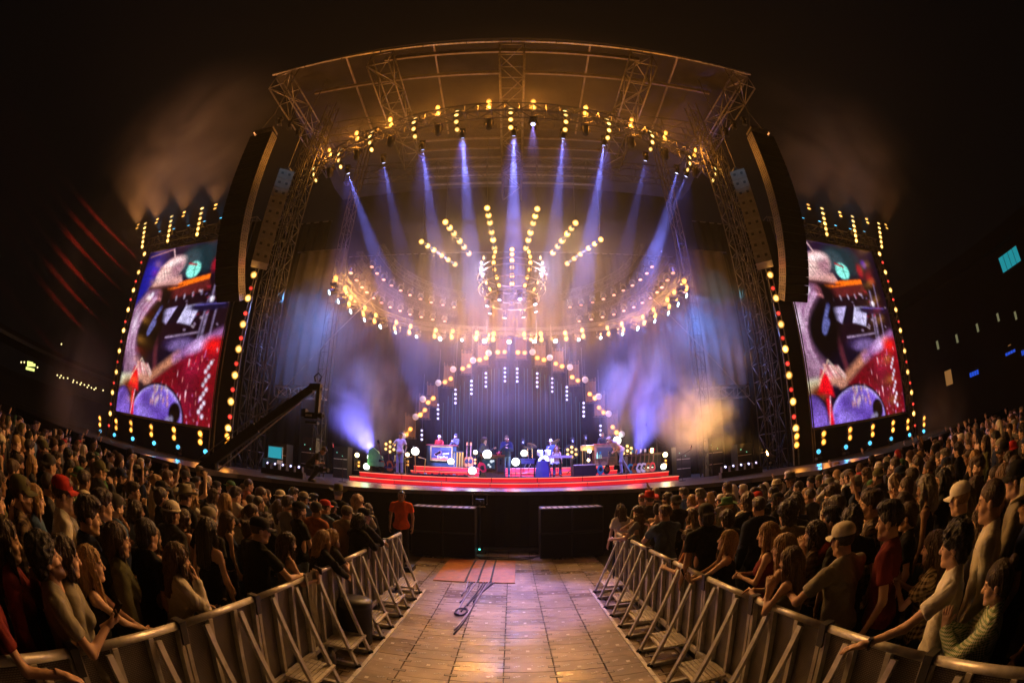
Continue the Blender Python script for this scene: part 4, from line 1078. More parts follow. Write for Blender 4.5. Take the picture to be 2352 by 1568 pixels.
for side, PL, GL, sg in (('left', aL, gL, -1), ('right', aR, gR, 1)):
    for i, (p, g_) in enumerate(zip(PL, GL)):
        P = at_y(*p, 22.6); nm = nth(i, 7, 'outer' if side == 'left' else 'inner', 'inner' if side == 'left' else 'outer')
        t = thing('arch_panel', 'amber-lit pipe frame in the %s half of the arch, %s' % (side, nm), 'arch panel', P + Vector((0, .25, 0)), group='stepped pipe frames of the arch')
        hh = 1.15; w = .62
        MB().box((0, .12, .35), (w * .9, .03, hh)).build('back_panel', M_PANEL, t)
        for e in (-.46, -.18, .18, .46): MB().tube([(e * w, 0, -.35), (e * w, 0, 1.0 + .25 * abs(e))], .028, 6).build('pipe', M_PIPE, t)
        MB().bar((-w * .62, -.02, -.32), (w * .62, -.02, -.32), .05, .05).build('crossbar', M_BLACK, t); MB().bar((-w * .62, -.02, .98), (w * .62, -.02, .98), .05, .05).build('crossbar', M_BLACK, t)
        lamp_pair('amber twin lamp on the %s half of the arch, %s' % (side, nm), P + Vector((0, -.12, 0)), (-P.x * .06, -1, -.1), .145, .38, L_AMBER, 30, C_AMBER, 'amber lamps along the arch', across=True, roll=-sg * R(58 - 8 * (i if side == 'left' else 6 - i)) * (1 if abs(P.x) > 1 else .3))
        G = at_y(*g_, 22.2)
        gt = thing('hanging_globe', 'unlit opal globe lamp on the %s half of the arch, %s' % (side, nm), 'globe lamp', G, group='opal globes along the arch')
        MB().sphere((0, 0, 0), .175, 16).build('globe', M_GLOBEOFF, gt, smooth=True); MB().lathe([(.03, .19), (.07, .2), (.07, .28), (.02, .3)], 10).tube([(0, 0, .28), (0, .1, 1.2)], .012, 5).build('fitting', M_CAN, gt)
sL = [(705, 825, 910, 3), (860, 580, 710, 4), (1027, 435, 562, 4), (1180, 352, 473, 4), (1318, 278, 403, 4), (1500, 230, 352, 4)]
sR = [(50, 235, 355, 4), (241, 280, 405, 4), (385, 328, 452, 4), (525, 410, 530, 4), (686, 562, 687, 4), (848, 780, 865, 3)]
for k, (x, y0, y1, n) in enumerate(sL + sR):
    zz = z5 if k < 6 else z6
    pts = [at_y(*zz(x, y0 + (y1 - y0) * j / (n - 1)), 23.6) for j in range(n)]
    lamp_strip('hanging strip of violet lamps inside the arch, %s' % nth(k, 12), pts, [Vector((0, -1, -.1))] * n, .085, L_VIOLET, 900, C_VIOLET, 'violet lamp strips inside the arch', spot=70, laim=(0, -.5, -.8))
    MB().tube([(0, 0, 0), (0, 0, 3.2)], .012, 5).build('drop_cable', M_DARKSTEEL, thing('drop_cable', 'drop cable above the violet lamp strip, %s' % nth(k, 12), 'cable', pts[0] + Vector((0, .1, .1)), group='drop cables inside the arch'))

# violet floor spot from the middle of the front truss
c = fpt(.9, FZ - .5); moving_head('moving head throwing the violet pool onto the aisle floor, front truss centre', c, Vector((.2, 8.0, 0)) - c, .8, L_BEAM, 13500, (.38, .26, 1), 14, 'floor spots on the front truss', blend=.7)
# ------------------------------------------------------------------ LED screens with a live picture of a drummer
def paint_screen(nx, nz):
    u, v = np.meshgrid((np.arange(nx) + .5) / nx, (np.arange(nz) + .5) / nz, indexing='ij')    # v runs downwards
    img = np.zeros((nx, nz, 3)); img[:] = (.035, .02, .07)
    asp = 8.9 / 7.9
    def blend(a, c): img[:] = img * (1 - a[..., None]) + np.array(c) * a[..., None]
    def sm(d, s): return np.clip(.5 - d / s, 0, 1)
    def ell(cu, cv, ru, rv, c, s=.03, ang=0, al=1):
        x, y = u - cu, (v - cv) * asp; ca, sa = math.cos(ang), math.sin(ang)
        d = np.sqrt(((x * ca + y * sa) / ru) ** 2 + ((-x * sa + y * ca) / rv) ** 2) - 1
        blend(sm(d * min(ru, rv), s) * al, c)
    def cap(p, q, r, c, s=.02, al=1, r2=None):
        r2 = r if r2 is None else r2
        x, y = u - p[0], (v - p[1]) * asp; dx, dy = q[0] - p[0], (q[1] - p[1]) * asp; t = np.clip((x * dx + y * dy) / (dx * dx + dy * dy), 0, 1)
        blend(sm(np.hypot(x - t * dx, y - t * dy) - (r + (r2 - r) * t), s) * al, c)
    def poly(P, c, s=.015, al=1):
        n = len(P)
        if sum(P[i][0] * P[(i + 1) % n][1] - P[(i + 1) % n][0] * P[i][1] for i in range(n)) < 0: P = P[::-1]
        d = np.full(u.shape, -9.0)
        for i in range(n):
            a, b_ = P[i], P[(i + 1) % n]; ex, ey = b_[0] - a[0], (b_[1] - a[1]) * asp; L = math.hypot(ex, ey)
            d = np.maximum(d, ((u - a[0]) * ey - (v - a[1]) * asp * ex) / L)
        blend(sm(d, s) * al, c)
    rr = np.random.default_rng(3)
    for cu, cv, r in ((.07, .20, .10), (.03, .30, .09), (.16, .05, .09), (.10, .11, .07)): ell(cu, cv, r, r * 1.3, (.04, .07, .60), .16, 0, .75)
    ell(.5, .04, .35, .06, (.07, .03, .10), .1); ell(.60, .10, .17, .10, (.03, .12, .13), .06, .2, .9); ell(.70, .09, .12, .10, (.05, .14, .18), .04, .4, .6); ell(.52, .12, .10, .09, (.20, .24, .28), .06, 0, .6)
    poly([(.30, .26), (.30, .62), (1, .60), (1, .22)], (.055, .018, .045), .06)                                              # dark gear behind the arms
    ell(.58, .168, .070, .058, (.45, .95, .86), .015); cap((.52, .125), (.60, .140), .006, (.65, .05, .08), .008); cap((.585, .12), (.60, .22), .003, (.1, .3, .3), .006)
    ell(.78, .15, .035, .05, (.55, .04, .10), .03); ell(.88, .20, .05, .04, (.50, .03, .08), .04); ell(.85, .10, .03, .03, (.20, .08, .45), .03)
    poly([(.35, .252), (.76, .205), (.765, .238), (.355, .290)], (1.0, .34, .05), .01); poly([(.355, .290), (.765, .238), (.80, .300), (.37, .345)], (.26, .065, .07), .02); cap((.45, .262), (.52, .254), .004, (.30, .08, .02), .006)
    for i in range(5): cap((.40 + .08 * i, .335 - .008 * i), (.405 + .08 * i, .352 - .008 * i), .008, (.55, .50, .62), .01)
    cap((.30, .33), (.42, .80), .022, (.30, .10, .14), .03)
    for cu, w_, t_ in ((.83, .012, .0), (.80, .008, .06), (.90, .008, -.05)): cap((cu, .28 + t_), (cu - .03, .60), w_, (.38, .32, .46), .012)
    for i in range(34):
        cu, cv = rr.uniform(.55, .99), rr.uniform(.28, .60); cap((cu, cv), (cu + rr.uniform(-.03, .03), cv + rr.uniform(-.012, .012)), rr.uniform(.002, .006), [(.60, .50, .66), (.55, .08, .14), (.30, .22, .42), (.85, .75, .85)][i % 4], .01)
    poly([(.38, .395), (.36, .46), (.44, .485), (.52, .385)], (.66, .60, .86), .012); poly([(.60, .385), (.545, .475), (.685, .495), (.75, .375)], (.80, .76, .98), .012); poly([(.52, .385), (.44, .485), (.545, .475), (.60, .385)], (.03, .015, .05), .01)
    for i in range(6): cap((.605 - .008 * i, .405 + .012 * i), (.715 - .008 * i, .402 + .012 * i), .0016, (.50, .45, .66), .004)
    ell(.81, .395, .17, .026, (.04, .03, .11), .012, -.02); cap((.70, .385), (.95, .380), .004, (.30, .26, .60), .01); ell(.83, .355, .02, .02, (.9, .85, .95), .015)
    ell(.60, .59, .155, .05, (.10, .06, .16), .02, -.05); ell(.63, .60, .115, .036, (.40, .30, .56), .03, -.08); cap((.46, .56), (.76, .535), .006, (.55, .45, .60), .008)
    ell(.25, .47, .155, .22, (.010, .006, .014), .06); ell(.33, .33, .10, .08, (.03, .015, .03), .05)                         # dark vest, shadowed face
    for i in range(44):                                                                                                       # fluffy trim
        t = i / 43; q = t * math.pi * 1.15 - .3; ell(.315 + .062 * math.cos(q + 1.9), .445 + .088 * math.sin(q + .6), .012, .013, [(.24, .26, .52), (.12, .12, .30), (.40, .42, .70)][i % 3], .02)
    ell(.265, .305, .045, .04, (.46, .20, .24), .03); cap((.24, .31), (.31, .335), .010, (.66, .34, .36), .02)
    pts = [(.19, .305), (.085, .40), (.035, .50), (.045, .60), (.10, .69), (.18, .745)]                                         # swung sleeve
    for p, q in zip(pts[:-1], pts[1:]): cap(p, q, .080, (.40, .24, .36), .06)
    for k, off in enumerate(np.linspace(-.075, .075, 19)):
        c = [(.86, .64, .82), (.26, .13, .24), (.70, .46, .66), (.48, .26, .42), (.98, .84, .96), (.34, .18, .30)][k % 6]
        for p, q in zip(pts[:-1], pts[1:]): cap((p[0] + off * .9, p[1] + off * .25), (q[0] + off * .9, q[1] + off * .25), .0055, c, .016, .8)
    ell(.165, .315, .026, .018, (1.0, .96, 1.0), .03); ell(.195, .295, .018, .014, (.95, .9, 1.0), .02); ell(.06, .47, .022, .05, (1.0, .90, 1.0), .05, 0, .8)
    for k in range(26): cap((.05 + .006 * k, .66 + .002 * k), (.03 + .0075 * k, .80), .003, [(.75, .55, .68), (.30, .16, .24)][k % 2], .008, .7)
    poly([(.13, .250), (.45, .252), (.50, .232), (.47, .19), (.20, .215)], (.70, .46, .44), .02); cap((.14, .256), (.46, .258), .008, (.20, .09, .11), .015)
    ell(.33, .145, .150, .085, (.82, .58, .58), .03, -.35); ell(.27, .165, .095, .045, (.93, .74, .70), .04, -.6); ell(.40, .135, .055, .06, (.60, .38, .44), .04, .3); ell(.36, .10, .08, .025, (.95, .80, .80), .03, -.2)
    for k in range(6): cap((.20 + .035 * k, .115 + .004 * k), (.26 + .036 * k, .205), .003, (.55, .34, .38), .008)
    cap((.03, .035), (.30, .010), .005, (.60, .36, .36), .006); cap((.30, .010), (.345, .075), .006, (.8, .6, .6), .006)
    poly([(.22, 1.0), (.40, .80), (.66, .67), (1.0, .53), (1.0, 1.02), (.3, 1.02)], (.40, .018, .06), .03)
    for i in range(9): ell(rr.uniform(.55, 1.0), rr.uniform(.66, 1.0), rr.uniform(.06, .14), rr.uniform(.04, .10), [(.55, .03, .07), (.16, .008, .04), (.50, .05, .16)][i % 3], .12, rr.uniform(-1, 1), .6)
    cap((.33, .80), (.62, .66), .030, (.74, .42, .30), .04); cap((.60, .67), (.97, .535), .026, (.62, .36, .66), .05, .9); ell(.80, .60, .07, .03, (.85, .66, .95), .05, -.4); ell(.92, .60, .07, .04, (.90, .05, .06), .05)
    for i in range(95):
        cu = rr.uniform(.42, .99); cv = rr.uniform(.60, 1)
        if cv < 1.06 - .52 * cu: continue
        cap((cu, cv), (cu + rr.uniform(-.005, .005), cv + rr.uniform(.002, .035)), rr.uniform(.0012, .0042), [(1, .85, .9), (.95, .14, .18), (.75, .45, .80), (.95, .55, .5)][i % 4], .005)
    for i in range(13): ell(.93 - .016 * (i % 3) - .002 * i, .69 + .022 * i, .013, .013, (.92, .88, 1.0), .008); 
    poly([(.02, .78), (.0, .90), (.17, .84), (.15, .77)], (.86, .86, .66), .05); ell(.12, .845, .075, .05, (.40, .14, .07), .06); ell(.03, .87, .05, .03, (.16, .05, .04), .03)
    poly([(.17, .73), (.12, .84), (.25, .86), (.23, .76)], (.92, .03, .07), .03); cap((.13, .80), (.24, .68), .005, (.95, .76, .6), .008)
    for k in range(6): cap((.20 + .024 * k, .705 + .002 * k), (.235 + .028 * k, .775 - .002 * k), .010, [(.92, .58, .56), (.72, .34, .36), (.98, .72, .70)][k % 3], .01)
    cap((.26, .785), (.36, .80), .024, (.72, .44, .36), .03); cap((.24, .68), (.37, .78), .004, (.9, .8, .7), .006)
    ell(.47, 1.00, .285, .215, (.015, .006, .03), .01); ell(.47, 1.00, .270, .203, (.70, .62, .92), .01); ell(.47, 1.005, .262, .196, (.36, .24, .72), .03)
    ell(.07, .99, .130, .165, (.015, .006, .03), .01); ell(.065, .99, .118, .152, (.40, .27, .72), .03)
    ell(.40, .94, .12, .07, (.48, .36, .84), .12, -.3, .9); cap((.34, .90), (.58, 1.0), .035, (.24, .14, .52), .05, .75); cap((.30, .97), (.36, 1.0), .03, (.50, .38, .86), .04, .7); cap((.08, .88), (.0, .97), .025, (.26, .16, .52), .04, .7)
    cap((.195, .88), (.21, 1.0), .018, (.85, .03, .08), .02); cap((.215, .86), (.19, 1.0), .003, (.9, .85, .95), .006)
    for i in range(22): ell(.48 + rr.uniform(-.07, .11), .86 + rr.uniform(-.03, .07), .008, .015, [(1, .62, .50), (.95, .80, .85)][i % 2], .014, al=.75)
    ell(.665, .955, .055, .060, (.012, .006, .012), .015); cap((.64, .99), (.60, 1.0), .02, (.75, .70, .9), .02, .6)
    lo = rr.uniform(.75, 1.2, (9, 10)); xi = np.linspace(0, 8, nx); zi = np.linspace(0, 9, nz); x0 = np.minimum(xi.astype(int), 7); z0 = np.minimum(zi.astype(int), 8); fx = (xi - x0)[:, None]; fz = (zi - z0)[None, :]
    sh = lo[x0][:, z0] * (1 - fx) * (1 - fz) + lo[x0 + 1][:, z0] * fx * (1 - fz) + lo[x0][:, z0 + 1] * (1 - fx) * fz + lo[x0 + 1][:, z0 + 1] * fx * fz
    img *= sh[..., None]
    for _ in range(1): img = (img * 2 + np.roll(img, 1, 0) + np.roll(img, -1, 0) + np.roll(img, 1, 1) + np.roll(img, -1, 1)) / 6
    gr = rr.normal(0, 1, (nx, nz)); gr2 = np.repeat(np.repeat(rr.normal(0, 1, (nx // 5 + 1, nz // 3 + 1)), 5, 0), 3, 1)[:nx, :nz]
    img *= np.clip(1 + .10 * gr + .06 * gr2, .3, 1.8)[..., None]
    img *= (1 - .14 * ((np.arange(nx)[:, None, None] % 25) == 0)) * (1 - .14 * ((np.arange(nz)[None, :, None] % 28) == 0))
    return img
SNX, SNZ = 150, 168
def screen_mesh(w, h):
    img = np.repeat(np.repeat(paint_screen(SNX, SNZ), 1, 0), 1, 1)
    xs = np.linspace(-w / 2, w / 2, SNX + 1); zs = np.linspace(h, 0, SNZ + 1)
    X, Z = np.meshgrid(xs, zs, indexing='ij'); V = np.stack([X.ravel(), np.zeros(X.size), Z.ravel()], 1)
    I = np.arange((SNX + 1) * (SNZ + 1)).reshape(SNX + 1, SNZ + 1)
    F = np.stack([I[:-1, 1:], I[1:, 1:], I[1:, :-1], I[:-1, :-1]], -1).reshape(-1, 4)
    m = mat('led_screen', (.01, .01, .01), .35, emit=(1, 1, 1), estr=1.0); nt = m.node_tree; b = nt.nodes['Principled BSDF']
    at = nt.nodes.new('ShaderNodeAttribute'); at.attribute_name = 'picture'; nt.links.new(at.outputs['Color'], b.inputs['Emission Color']); b.inputs['Emission Strength'].default_value = 1.0
    me = np_mesh('picture', V, F, m, smooth=False)
    a = me.color_attributes.new('picture', 'FLOAT_COLOR', 'CORNER'); c = np.ones((len(F), 4, 4), np.float32); c[:, :, :3] = (np.clip(img, 0, 1) ** 1.7).reshape(-1, 1, 3); a.data.foreach_set('color', c.ravel()); return me
SCREEN = screen_mesh(7.9, 8.8)
zl = crop(220, 450, 2.24)
colY = [(297, 380), (265, 480), (237, 578), (208, 685), (183, 798), (160, 910), (143, 1025), (122, 1137), (110, 1252)]
colR = [(280, 427), (250, 530), (222, 630), (193, 750), (170, 858), (150, 970), (130, 1085), (113, 1200), (103, 1318)]
inY = [(895, 495), (863, 622), (836, 765), (812, 900), (792, 1043), (770, 1187), (755, 1333)]
inR = [(905, 440), (880, 568), (850, 705), (826, 840), (800, 980), (780, 1122), (765, 1270)]
botP = [(53, 1295), (142, 1312), (223, 1322), (334, 1345), (458, 1362), (602, 1385), (750, 1400)]
botC = [(60, 1352), (137, 1372), (237, 1393), (353, 1417), (483, 1438), (632, 1463)]
topS = [((302, 214), (285, 340)), ((446, 176), (424, 308)), ((612, 132), (585, 272))]
topP = [(260, 230), (365, 200), (512, 163), (685, 122)]
topC = [(383, 272), (460, 258), (540, 240), (627, 218), (717, 200)]
for sg, sd in ((-1, 'left'), (1, 'right')):
    mir = lambda p: (p[0] if sg < 0 else 2352 - p[0], p[1])
    pt = lambda q, Y=13.4: at_y(*mir(zl(*q)), Y)
    cx = -16.05 if sg < 0 else 15.75
    t = thing('led_screen', 'tall LED screen showing a drummer, beside the %s lamp column' % sd, 'screen', (cx, 14.0, 3.4))
    link('picture', SCREEN, t)
    b = MB(); b.box((0, .16, 4.4), (8.1, .28, 9.0))
    for k in range(8): b.bar((-3.9 + k * 1.11, .5, -.6), (-3.9 + k * 1.11, .5, 9.6), .06, .06)
    b.build('cabinet_frame', M_BLACK, t)
    # black mask between the screen and the stage, and the dark tower it hangs from
    mk = thing('mask_wall', 'black mask wall with tubes between the %s screen and the stage' % sd, 'wall', (sg * 11.5, 13.9, 0))
    MB().box((sg * .0, .1, 7.4), (1.25, .10, 11)).build('cloth_panel', M_DRAPE, mk)
    for x in (-.62, -.35, .5, .64): MB().tube([(x, -.02, 2.0), (x, -.02, 13)], .03, 6).build('tube', M_DARKSTEEL, mk)
    tk = thing('screen_skirt', 'dark wall below the %s screen' % sd, 'wall', (sg * 16.5, 14.1, 0)); MB().box((0, .2, 1.65), (9.5, .15, 3.3)).build('panel', M_DRAPE, tk)
    truss('screen_truss', 'black header truss above the %s screen' % sd, 'truss', (sg * 12, 14.3, 13.0), (sg * 21, 14.3, 13.0), .5, .5, .9, .03, m=M_DARKSTEEL, fine=False)
    truss('screen_tower', 'dark outer tower beside the %s screen' % sd, 'truss tower', (sg * 20.6, 14.3, 0), (sg * 20.6, 14.3, 13.2), .4, .4, .9, .028, up=(0, 1, 0), m=M_DARKSTEEL, fine=False)
    aim = Vector((-sg * .25, -1, -.12))
    for nm, L, lens, W, C, r in (('outer yellow', colY, L_WARM, 10, C_WARM, .145), ('outer red', colR, L_RED, 6, C_RED, .085), ('inner yellow', inY, L_WARM, 12, C_WARM, .16), ('inner red', inR, L_RED, 6, C_RED, .10)):
        for i, q in enumerate(L):
            p = pt(q); wh, colr = nm.split()
            tt = thing('column_lamp', '%s round lamp on the %s column beside the %s screen, %s' % (colr, wh, sd, nth(i, len(L), 'top', 'bottom')), 'stage light', M=basis(p, aim if colr == 'yellow' else aim + Vector((-sg * .3, 0, 0))), group='%s lamps on the screen columns' % colr)
            link('lamp', lamp_mesh(r, lens), tt); link('bracket', _mesh_cache('colbr', lambda: MB().tube([(0, 0, -.12), (0, 0, -.4)], .03, 6).box((0, 0, -.4), (.12, .12, .06)).mesh('bracket', M_CAN)), tt)
            if W and (colr == 'yellow' or i % 2 == 0): light('POINT', p + aim.normalized() * .2, W, C, size=.12)
    for i, q in enumerate(botP):
        lamp_pair('amber twin blinder along the bottom of the %s screen, %s' % (sd, nth(i, 7, 'outer', 'inner')), pt(q, 13.2), aim + Vector((0, 0, -.1)), .13, .34, L_AMBER, 20, C_AMBER, 'amber blinders below the screens')
    for i, q in enumerate(botC):
        moving_head('small cyan-blue lamp below the %s screen, %s' % (sd, nth(i, 6, 'outer', 'inner')), pt(q, 13.0), aim + Vector((-sg * .5, 0, .3)), .75, L_CYAN, 14, (.05, .5, 1), 60, 'cyan lamps below the screens', up=False)
    for i, (a, c) in enumerate(topS):
        A, B = pt(a), pt(c); pts = [A.lerp(B, k / 5) for k in range(6)]
        lamp_strip('warm six-lamp strip above the %s screen, %s' % (sd, nth(i, 3, 'outer', 'inner')), pts, [aim + Vector((0, 0, .5 - .16 * k)) for k in range(6)], .13, L_WARM, 25, C_WARM, 'warm lamp strips above the screens')
    for i, q in enumerate(topP): lamp_pair('amber twin blinder standing above the %s screen, %s' % (sd, nth(i, 4, 'outer', 'inner')), pt(q), aim + Vector((0, 0, .45)), .12, .32, L_AMBER, 1500 if sg < 0 else 900, (1, .36, .10), 'amber blinders above the screens', roll=-.3 * sg, spot=95, laim=aim + Vector((0, 0, 1.7)))
    for i, q in enumerate(topC): moving_head('small cyan lamp above the %s screen, %s' % (sd, nth(i, 5, 'outer', 'inner')), pt(q), aim + Vector((0, 0, .8)), .7, L_CYAN, 160, (.04, .5, 1), 60, 'cyan lamps above the screens', up=False)

for i in (0, 1, 2, 3, 4, 5, 7):      # red lamps of the left outer column that throw beams out over the crowd
    p = at_y(*zl(*colR[min(i, 8)]), 13.4); d = Vector((-.65, -.65, .39))
    light('SPOT', p + d.normalized() * .25, 90000, (1, .03, .015), size=.05, aim=d, spot=3.6, blend=.5)
# ------------------------------------------------------------------ flown loudspeaker arrays
M_PASIDE = mat('speaker_side_paint', (.11, .10, .09), .5, noise_scale=4, noise_amt=.2)
M_GRILLE = mat('speaker_grille', (.004, .004, .0045), .9, spec=.05)
def main_cab(sg):
    b = MB(); W, H, D = 1.36, .345, .52
    b.box((0, 0, 0), (W, D, H), 1)
    b.box((0, -D / 2 - .012, 0), (W * .98, .02, H * .94), 2)
    x = -sg * (W / 2 + .006)
    b.box((x, 0, 0), (.012, D * .98, H * .93), 0)
    for r in range(3):
        b.box((x - sg * .006, -D * .27 + r * D * .27, .0), (.012, D * .15, H * .62), 1)
        b.box((x - sg * .013, -D * .27 + r * D * .27 + .0, .0), (.006, D * .15, .03), 0)
    return b.mesh('cabinet', [M_PASIDE, M_BLACK, M_GRILLE])
def sub_cab():
    b = MB(); W, H, D = .72, .50, .66; b.box((0, 0, 0), (W, D, H), 0)
    for s in (-1, 1):
        b.box((s * (W / 2 + .004), -.12, .02), (.01, .16, .11), 1); b.box((s * (W / 2 + .008), -.12, .02), (.008, .03, .11), 0)
        b.box((s * .17, -D / 2 - .004, .03), (.12, .01, .12), 1)
    return b.mesh('cabinet', [M_PASIDE, M_BLACK])
SUBC = sub_cab()
for sg, sd in ((-1, 'left'), (1, 'right')):
    cm = main_cab(sg); t = thing('speaker_array', 'long curved black main loudspeaker array flown at the %s of the stage' % sd, 'loudspeaker', (sg * 11.78, 11.95, 16.75), group='main loudspeaker arrays')
    y, z, n = 0.0, 0.0, 23; ang = 0
    for k in range(n):
        ang = R(2) + R(30) * (k / 22) ** 2.2
        y += .355 * math.sin(ang) * .5; z -= .355 * math.cos(ang)
        link('cabinet', cm, t, Matrix.Translation((0, y, z)) @ Matrix.Rotation(ang, 4, 'X') @ Matrix.Rotation(0, 4, 'Z')); y += .355 * math.sin(ang) * .5
    MB().box((0, 0, .1), (1.2, .6, .12)).tube([(-.5, 0, .1), (0, 0, 1.6)], .015, 5).tube([(.5, 0, .1), (0, 0, 1.6)], .015, 5).tube([(0, 0, 1.5), (0, 0, 5.5)], .03, 6).build('rigging', M_DARKSTEEL, t)
    t = thing('speaker_array', 'straight flown subwoofer hang with handle holes beside the %s main array' % sd, 'loudspeaker', (sg * 9.95, 12.6, 14.35), group='flown subwoofer hangs')
    for k in range(9): link('cabinet', SUBC, t, Matrix.Translation((0, .012 * k, -.26 - .505 * k)) @ Matrix.Rotation(sg * R(-38), 4, 'Z'))
    MB().box((0, 0, .08), (.6, .5, .1)).tube([(0, 0, .1), (0, 0, 7)], .025, 6).build('rigging', M_DARKSTEEL, t)
    light('SPOT', (sg * 8.2, 9.8, 17.5), 160, (.12, .6, 1), size=.1, aim=Vector((sg * 9.95, 12.6, 13.8)) - Vector((sg * 8.2, 9.8, 17.5)), spot=16, blend=.4)
    for k, (dx, dz) in enumerate(((.2, 1.0), (.9, .3), (-.6, 1.5))):
        moving_head('small unlit spot clamped above the %s arrays, %s' % (sd, ['over the main array', 'over the subwoofer hang', 'on the outer side'][k]), (sg * (10.9 - dx), 12.3, 16.4 + dz), (-sg * .2, .3, -1), .8, L_OFF, 0, group='unlit spots above the arrays', metal=M_CANLIT)

# ------------------------------------------------------------------ camera crane in the pit
def crane():
    tip = at_y(716, 893, 10.2); base = at_y(500, 1048, 9.9); t = thing('camera_crane', 'long black camera crane reaching over the stage corner from the pit', 'camera crane', (base.x, base.y, 0))
    o = Vector((base.x, base.y, 0)); a, c = base - o, tip - o; back = a + (a - c) * .25
    MB().bar(back, a.lerp(c, .45), .16, .30).bar(a.lerp(c, .42), c, .12, .22).build('arm', M_BLACK, t)
    MB().tube([back + Vector((0, 0, .35)), a.lerp(c, .35) + Vector((0, 0, .38)), a.lerp(c, .8) + Vector((0, 0, .2))], .018, 5).build('tension_wire', M_DARKSTEEL, t)
    MB().tube([back + Vector((0, 0, -.5)), c + Vector((-.3, 0, -.35))], .022, 6).build('levelling_rod', M_ALU, t)
    MB().tube([(-.1, 0, 0), (-.1, 0, a.z - .2)], .12, 8).bar((-.5, -.5, .05), (.5, .5, .05), .1, .1).bar((-.5, .5, .05), (.5, -.5, .05), .1, .1).build('pedestal', M_BLACK, t)
    h = MB(); h.box(c + Vector((.12, 0, .05)), (.34, .16, .18)).tube([c + Vector((.10, 0, .2)), c + Vector((.05, 0, .34)), c + Vector((.16, 0, .44)), c + Vector((.27, 0, .34)), c + Vector((.22, 0, .2))], .025, 6)
    h.box(c + Vector((.24, 0, -.32)), (.10, .14, .7)).build('remote_head', M_BLACK, t)
    cm = MB(); cm.box(c + Vector((.08, 0, -.72)), (.42, .16, .17)).box(c + Vector((-.16, 0, -.66)), (.14, .18, .22)).box(c + Vector((.1, 0, -.9)), (.36, .16, .06)); cm.lathe([(.07, 0), (.09, .12), (.08, .16), (.05, .16)], 10, 0, Matrix.Translation(c + Vector((.26, 0, -.70))) @ Matrix.Rotation(R(90), 4, 'Y')); cm.build('camera', M_CAN, t)
    MB().box(c + Vector((.02, -.09, -.72)), (.2, .01, .06)).build('camera_tape', M_ALU, t)
crane()

# ------------------------------------------------------------------ far buildings
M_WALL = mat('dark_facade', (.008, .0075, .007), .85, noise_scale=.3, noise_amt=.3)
bt = thing('stadium_building', 'dark stadium building with a few lit windows beyond the right crowd', 'building', (60, 34, 0))
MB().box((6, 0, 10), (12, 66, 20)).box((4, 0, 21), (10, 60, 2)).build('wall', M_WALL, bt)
def on_x(px, X):
    d = ray(*px); k = X / d.x; return Vector((X, d.y * k, CAM_H + d.z * k))
zr = crop(2200, 550, 2.85)
W_TEAL = mat('window_teal_light', (.02, .1, .1), .3, emit=(.02, .42, .50), estr=.55)
W_CREAM = mat('window_cream_light', (.1, .1, .06), .3, emit=(.62, .60, .30), estr=.22)
W_BLUE = mat('window_blue_light', (.02, .03, .1), .3, emit=(.02, .10, .85), estr=.7)
W_ORANGE = mat('arch_orange_light', (.1, .06, .02), .3, emit=(.80, .36, .10), estr=.30)
M_FRAME = mat('window_frame', (.03, .03, .03), .5)
wins = [((670, 220), (805, 145), (835, 250), (710, 335), W_TEAL, 4)] + [((a, b_), (a + 18, b_ - 6), (a + 34, b_ + 55), (a + 14, b_ + 62), W_CREAM, 1) for a, b_ in ((238, 805), (372, 760), (515, 685), (658, 612), (780, 600))] + \
    [((472, 1015), (538, 1010), (545, 1035), (478, 1062), W_BLUE, 4), ((722, 880), (795, 865), (800, 885), (724, 910), W_BLUE, 4), ((832, 870), (858, 862), (858, 905), (840, 910), W_BLUE, 2), ((300, 1010), (350, 1000), (362, 1105), (312, 1120), W_ORANGE, 1), ((725, 850), (745, 825), (785, 822), (760, 840), W_ORANGE, 1)]
for q in wins:
    P = [on_x(zr(*p), 59.9) for p in q[:4]]; c = sum(P, Vector()) / 4
    y0, y1 = sorted((sum(p.y for p in (P[0], P[3])) / 2, sum(p.y for p in (P[1], P[2])) / 2)); z0, z1 = (P[2].z + P[3].z) / 2, (P[0].z + P[1].z) / 2
    L = lambda y, z, x=0: (x, y - 34, z)
    f = MB(); e = .08
    for a, b_ in (((y0, z0), (y1, z0)), ((y0, z1), (y1, z1)), ((y0, z0), (y0, z1)), ((y1, z0), (y1, z1))): f.bar(L(*a, -.12), L(*b_, -.12), .1, .1)
    for k in range(1, q[5]): yy = y0 + (y1 - y0) * k / q[5]; f.bar(L(yy, z0, -.12), L(yy, z1, -.12), .06, .06)
    wf = f.build('window', M_FRAME, bt)
    MB().add([L(y0, z0, -.06), L(y1, z0, -.06), L(y1, z1, -.06), L(y0, z1, -.06)], [(0, 1, 2, 3)]).build('pane', q[4], wf)
st = thing('grandstand', 'dark grandstand with tiny lights far behind the left crowd', 'grandstand', (-60, 30, 0))
g = MB()
for k in range(10): g.box((-2 - k * 1.4, 0, .5 + k * .55), (1.4, 70, 1.0 + k * 1.1 if False else 1.1))
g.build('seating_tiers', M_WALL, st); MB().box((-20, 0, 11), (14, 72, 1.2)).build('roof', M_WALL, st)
MB().bar((-9, -34, 10.2), (-9, 34, 10.2), .4, .5).build('roof_edge', M_DARKSTEEL, st)
zq = crop(0, 800, 4.48); L_TINY = mat('tiny_lamp', (.1, .1, .05), .3, emit=(1, .85, .35), estr=1.6); L_SIGN = mat('bright_board', (.1, .1, .05), .3, emit=(.75, .85, .22), estr=1.4)
b = MB()
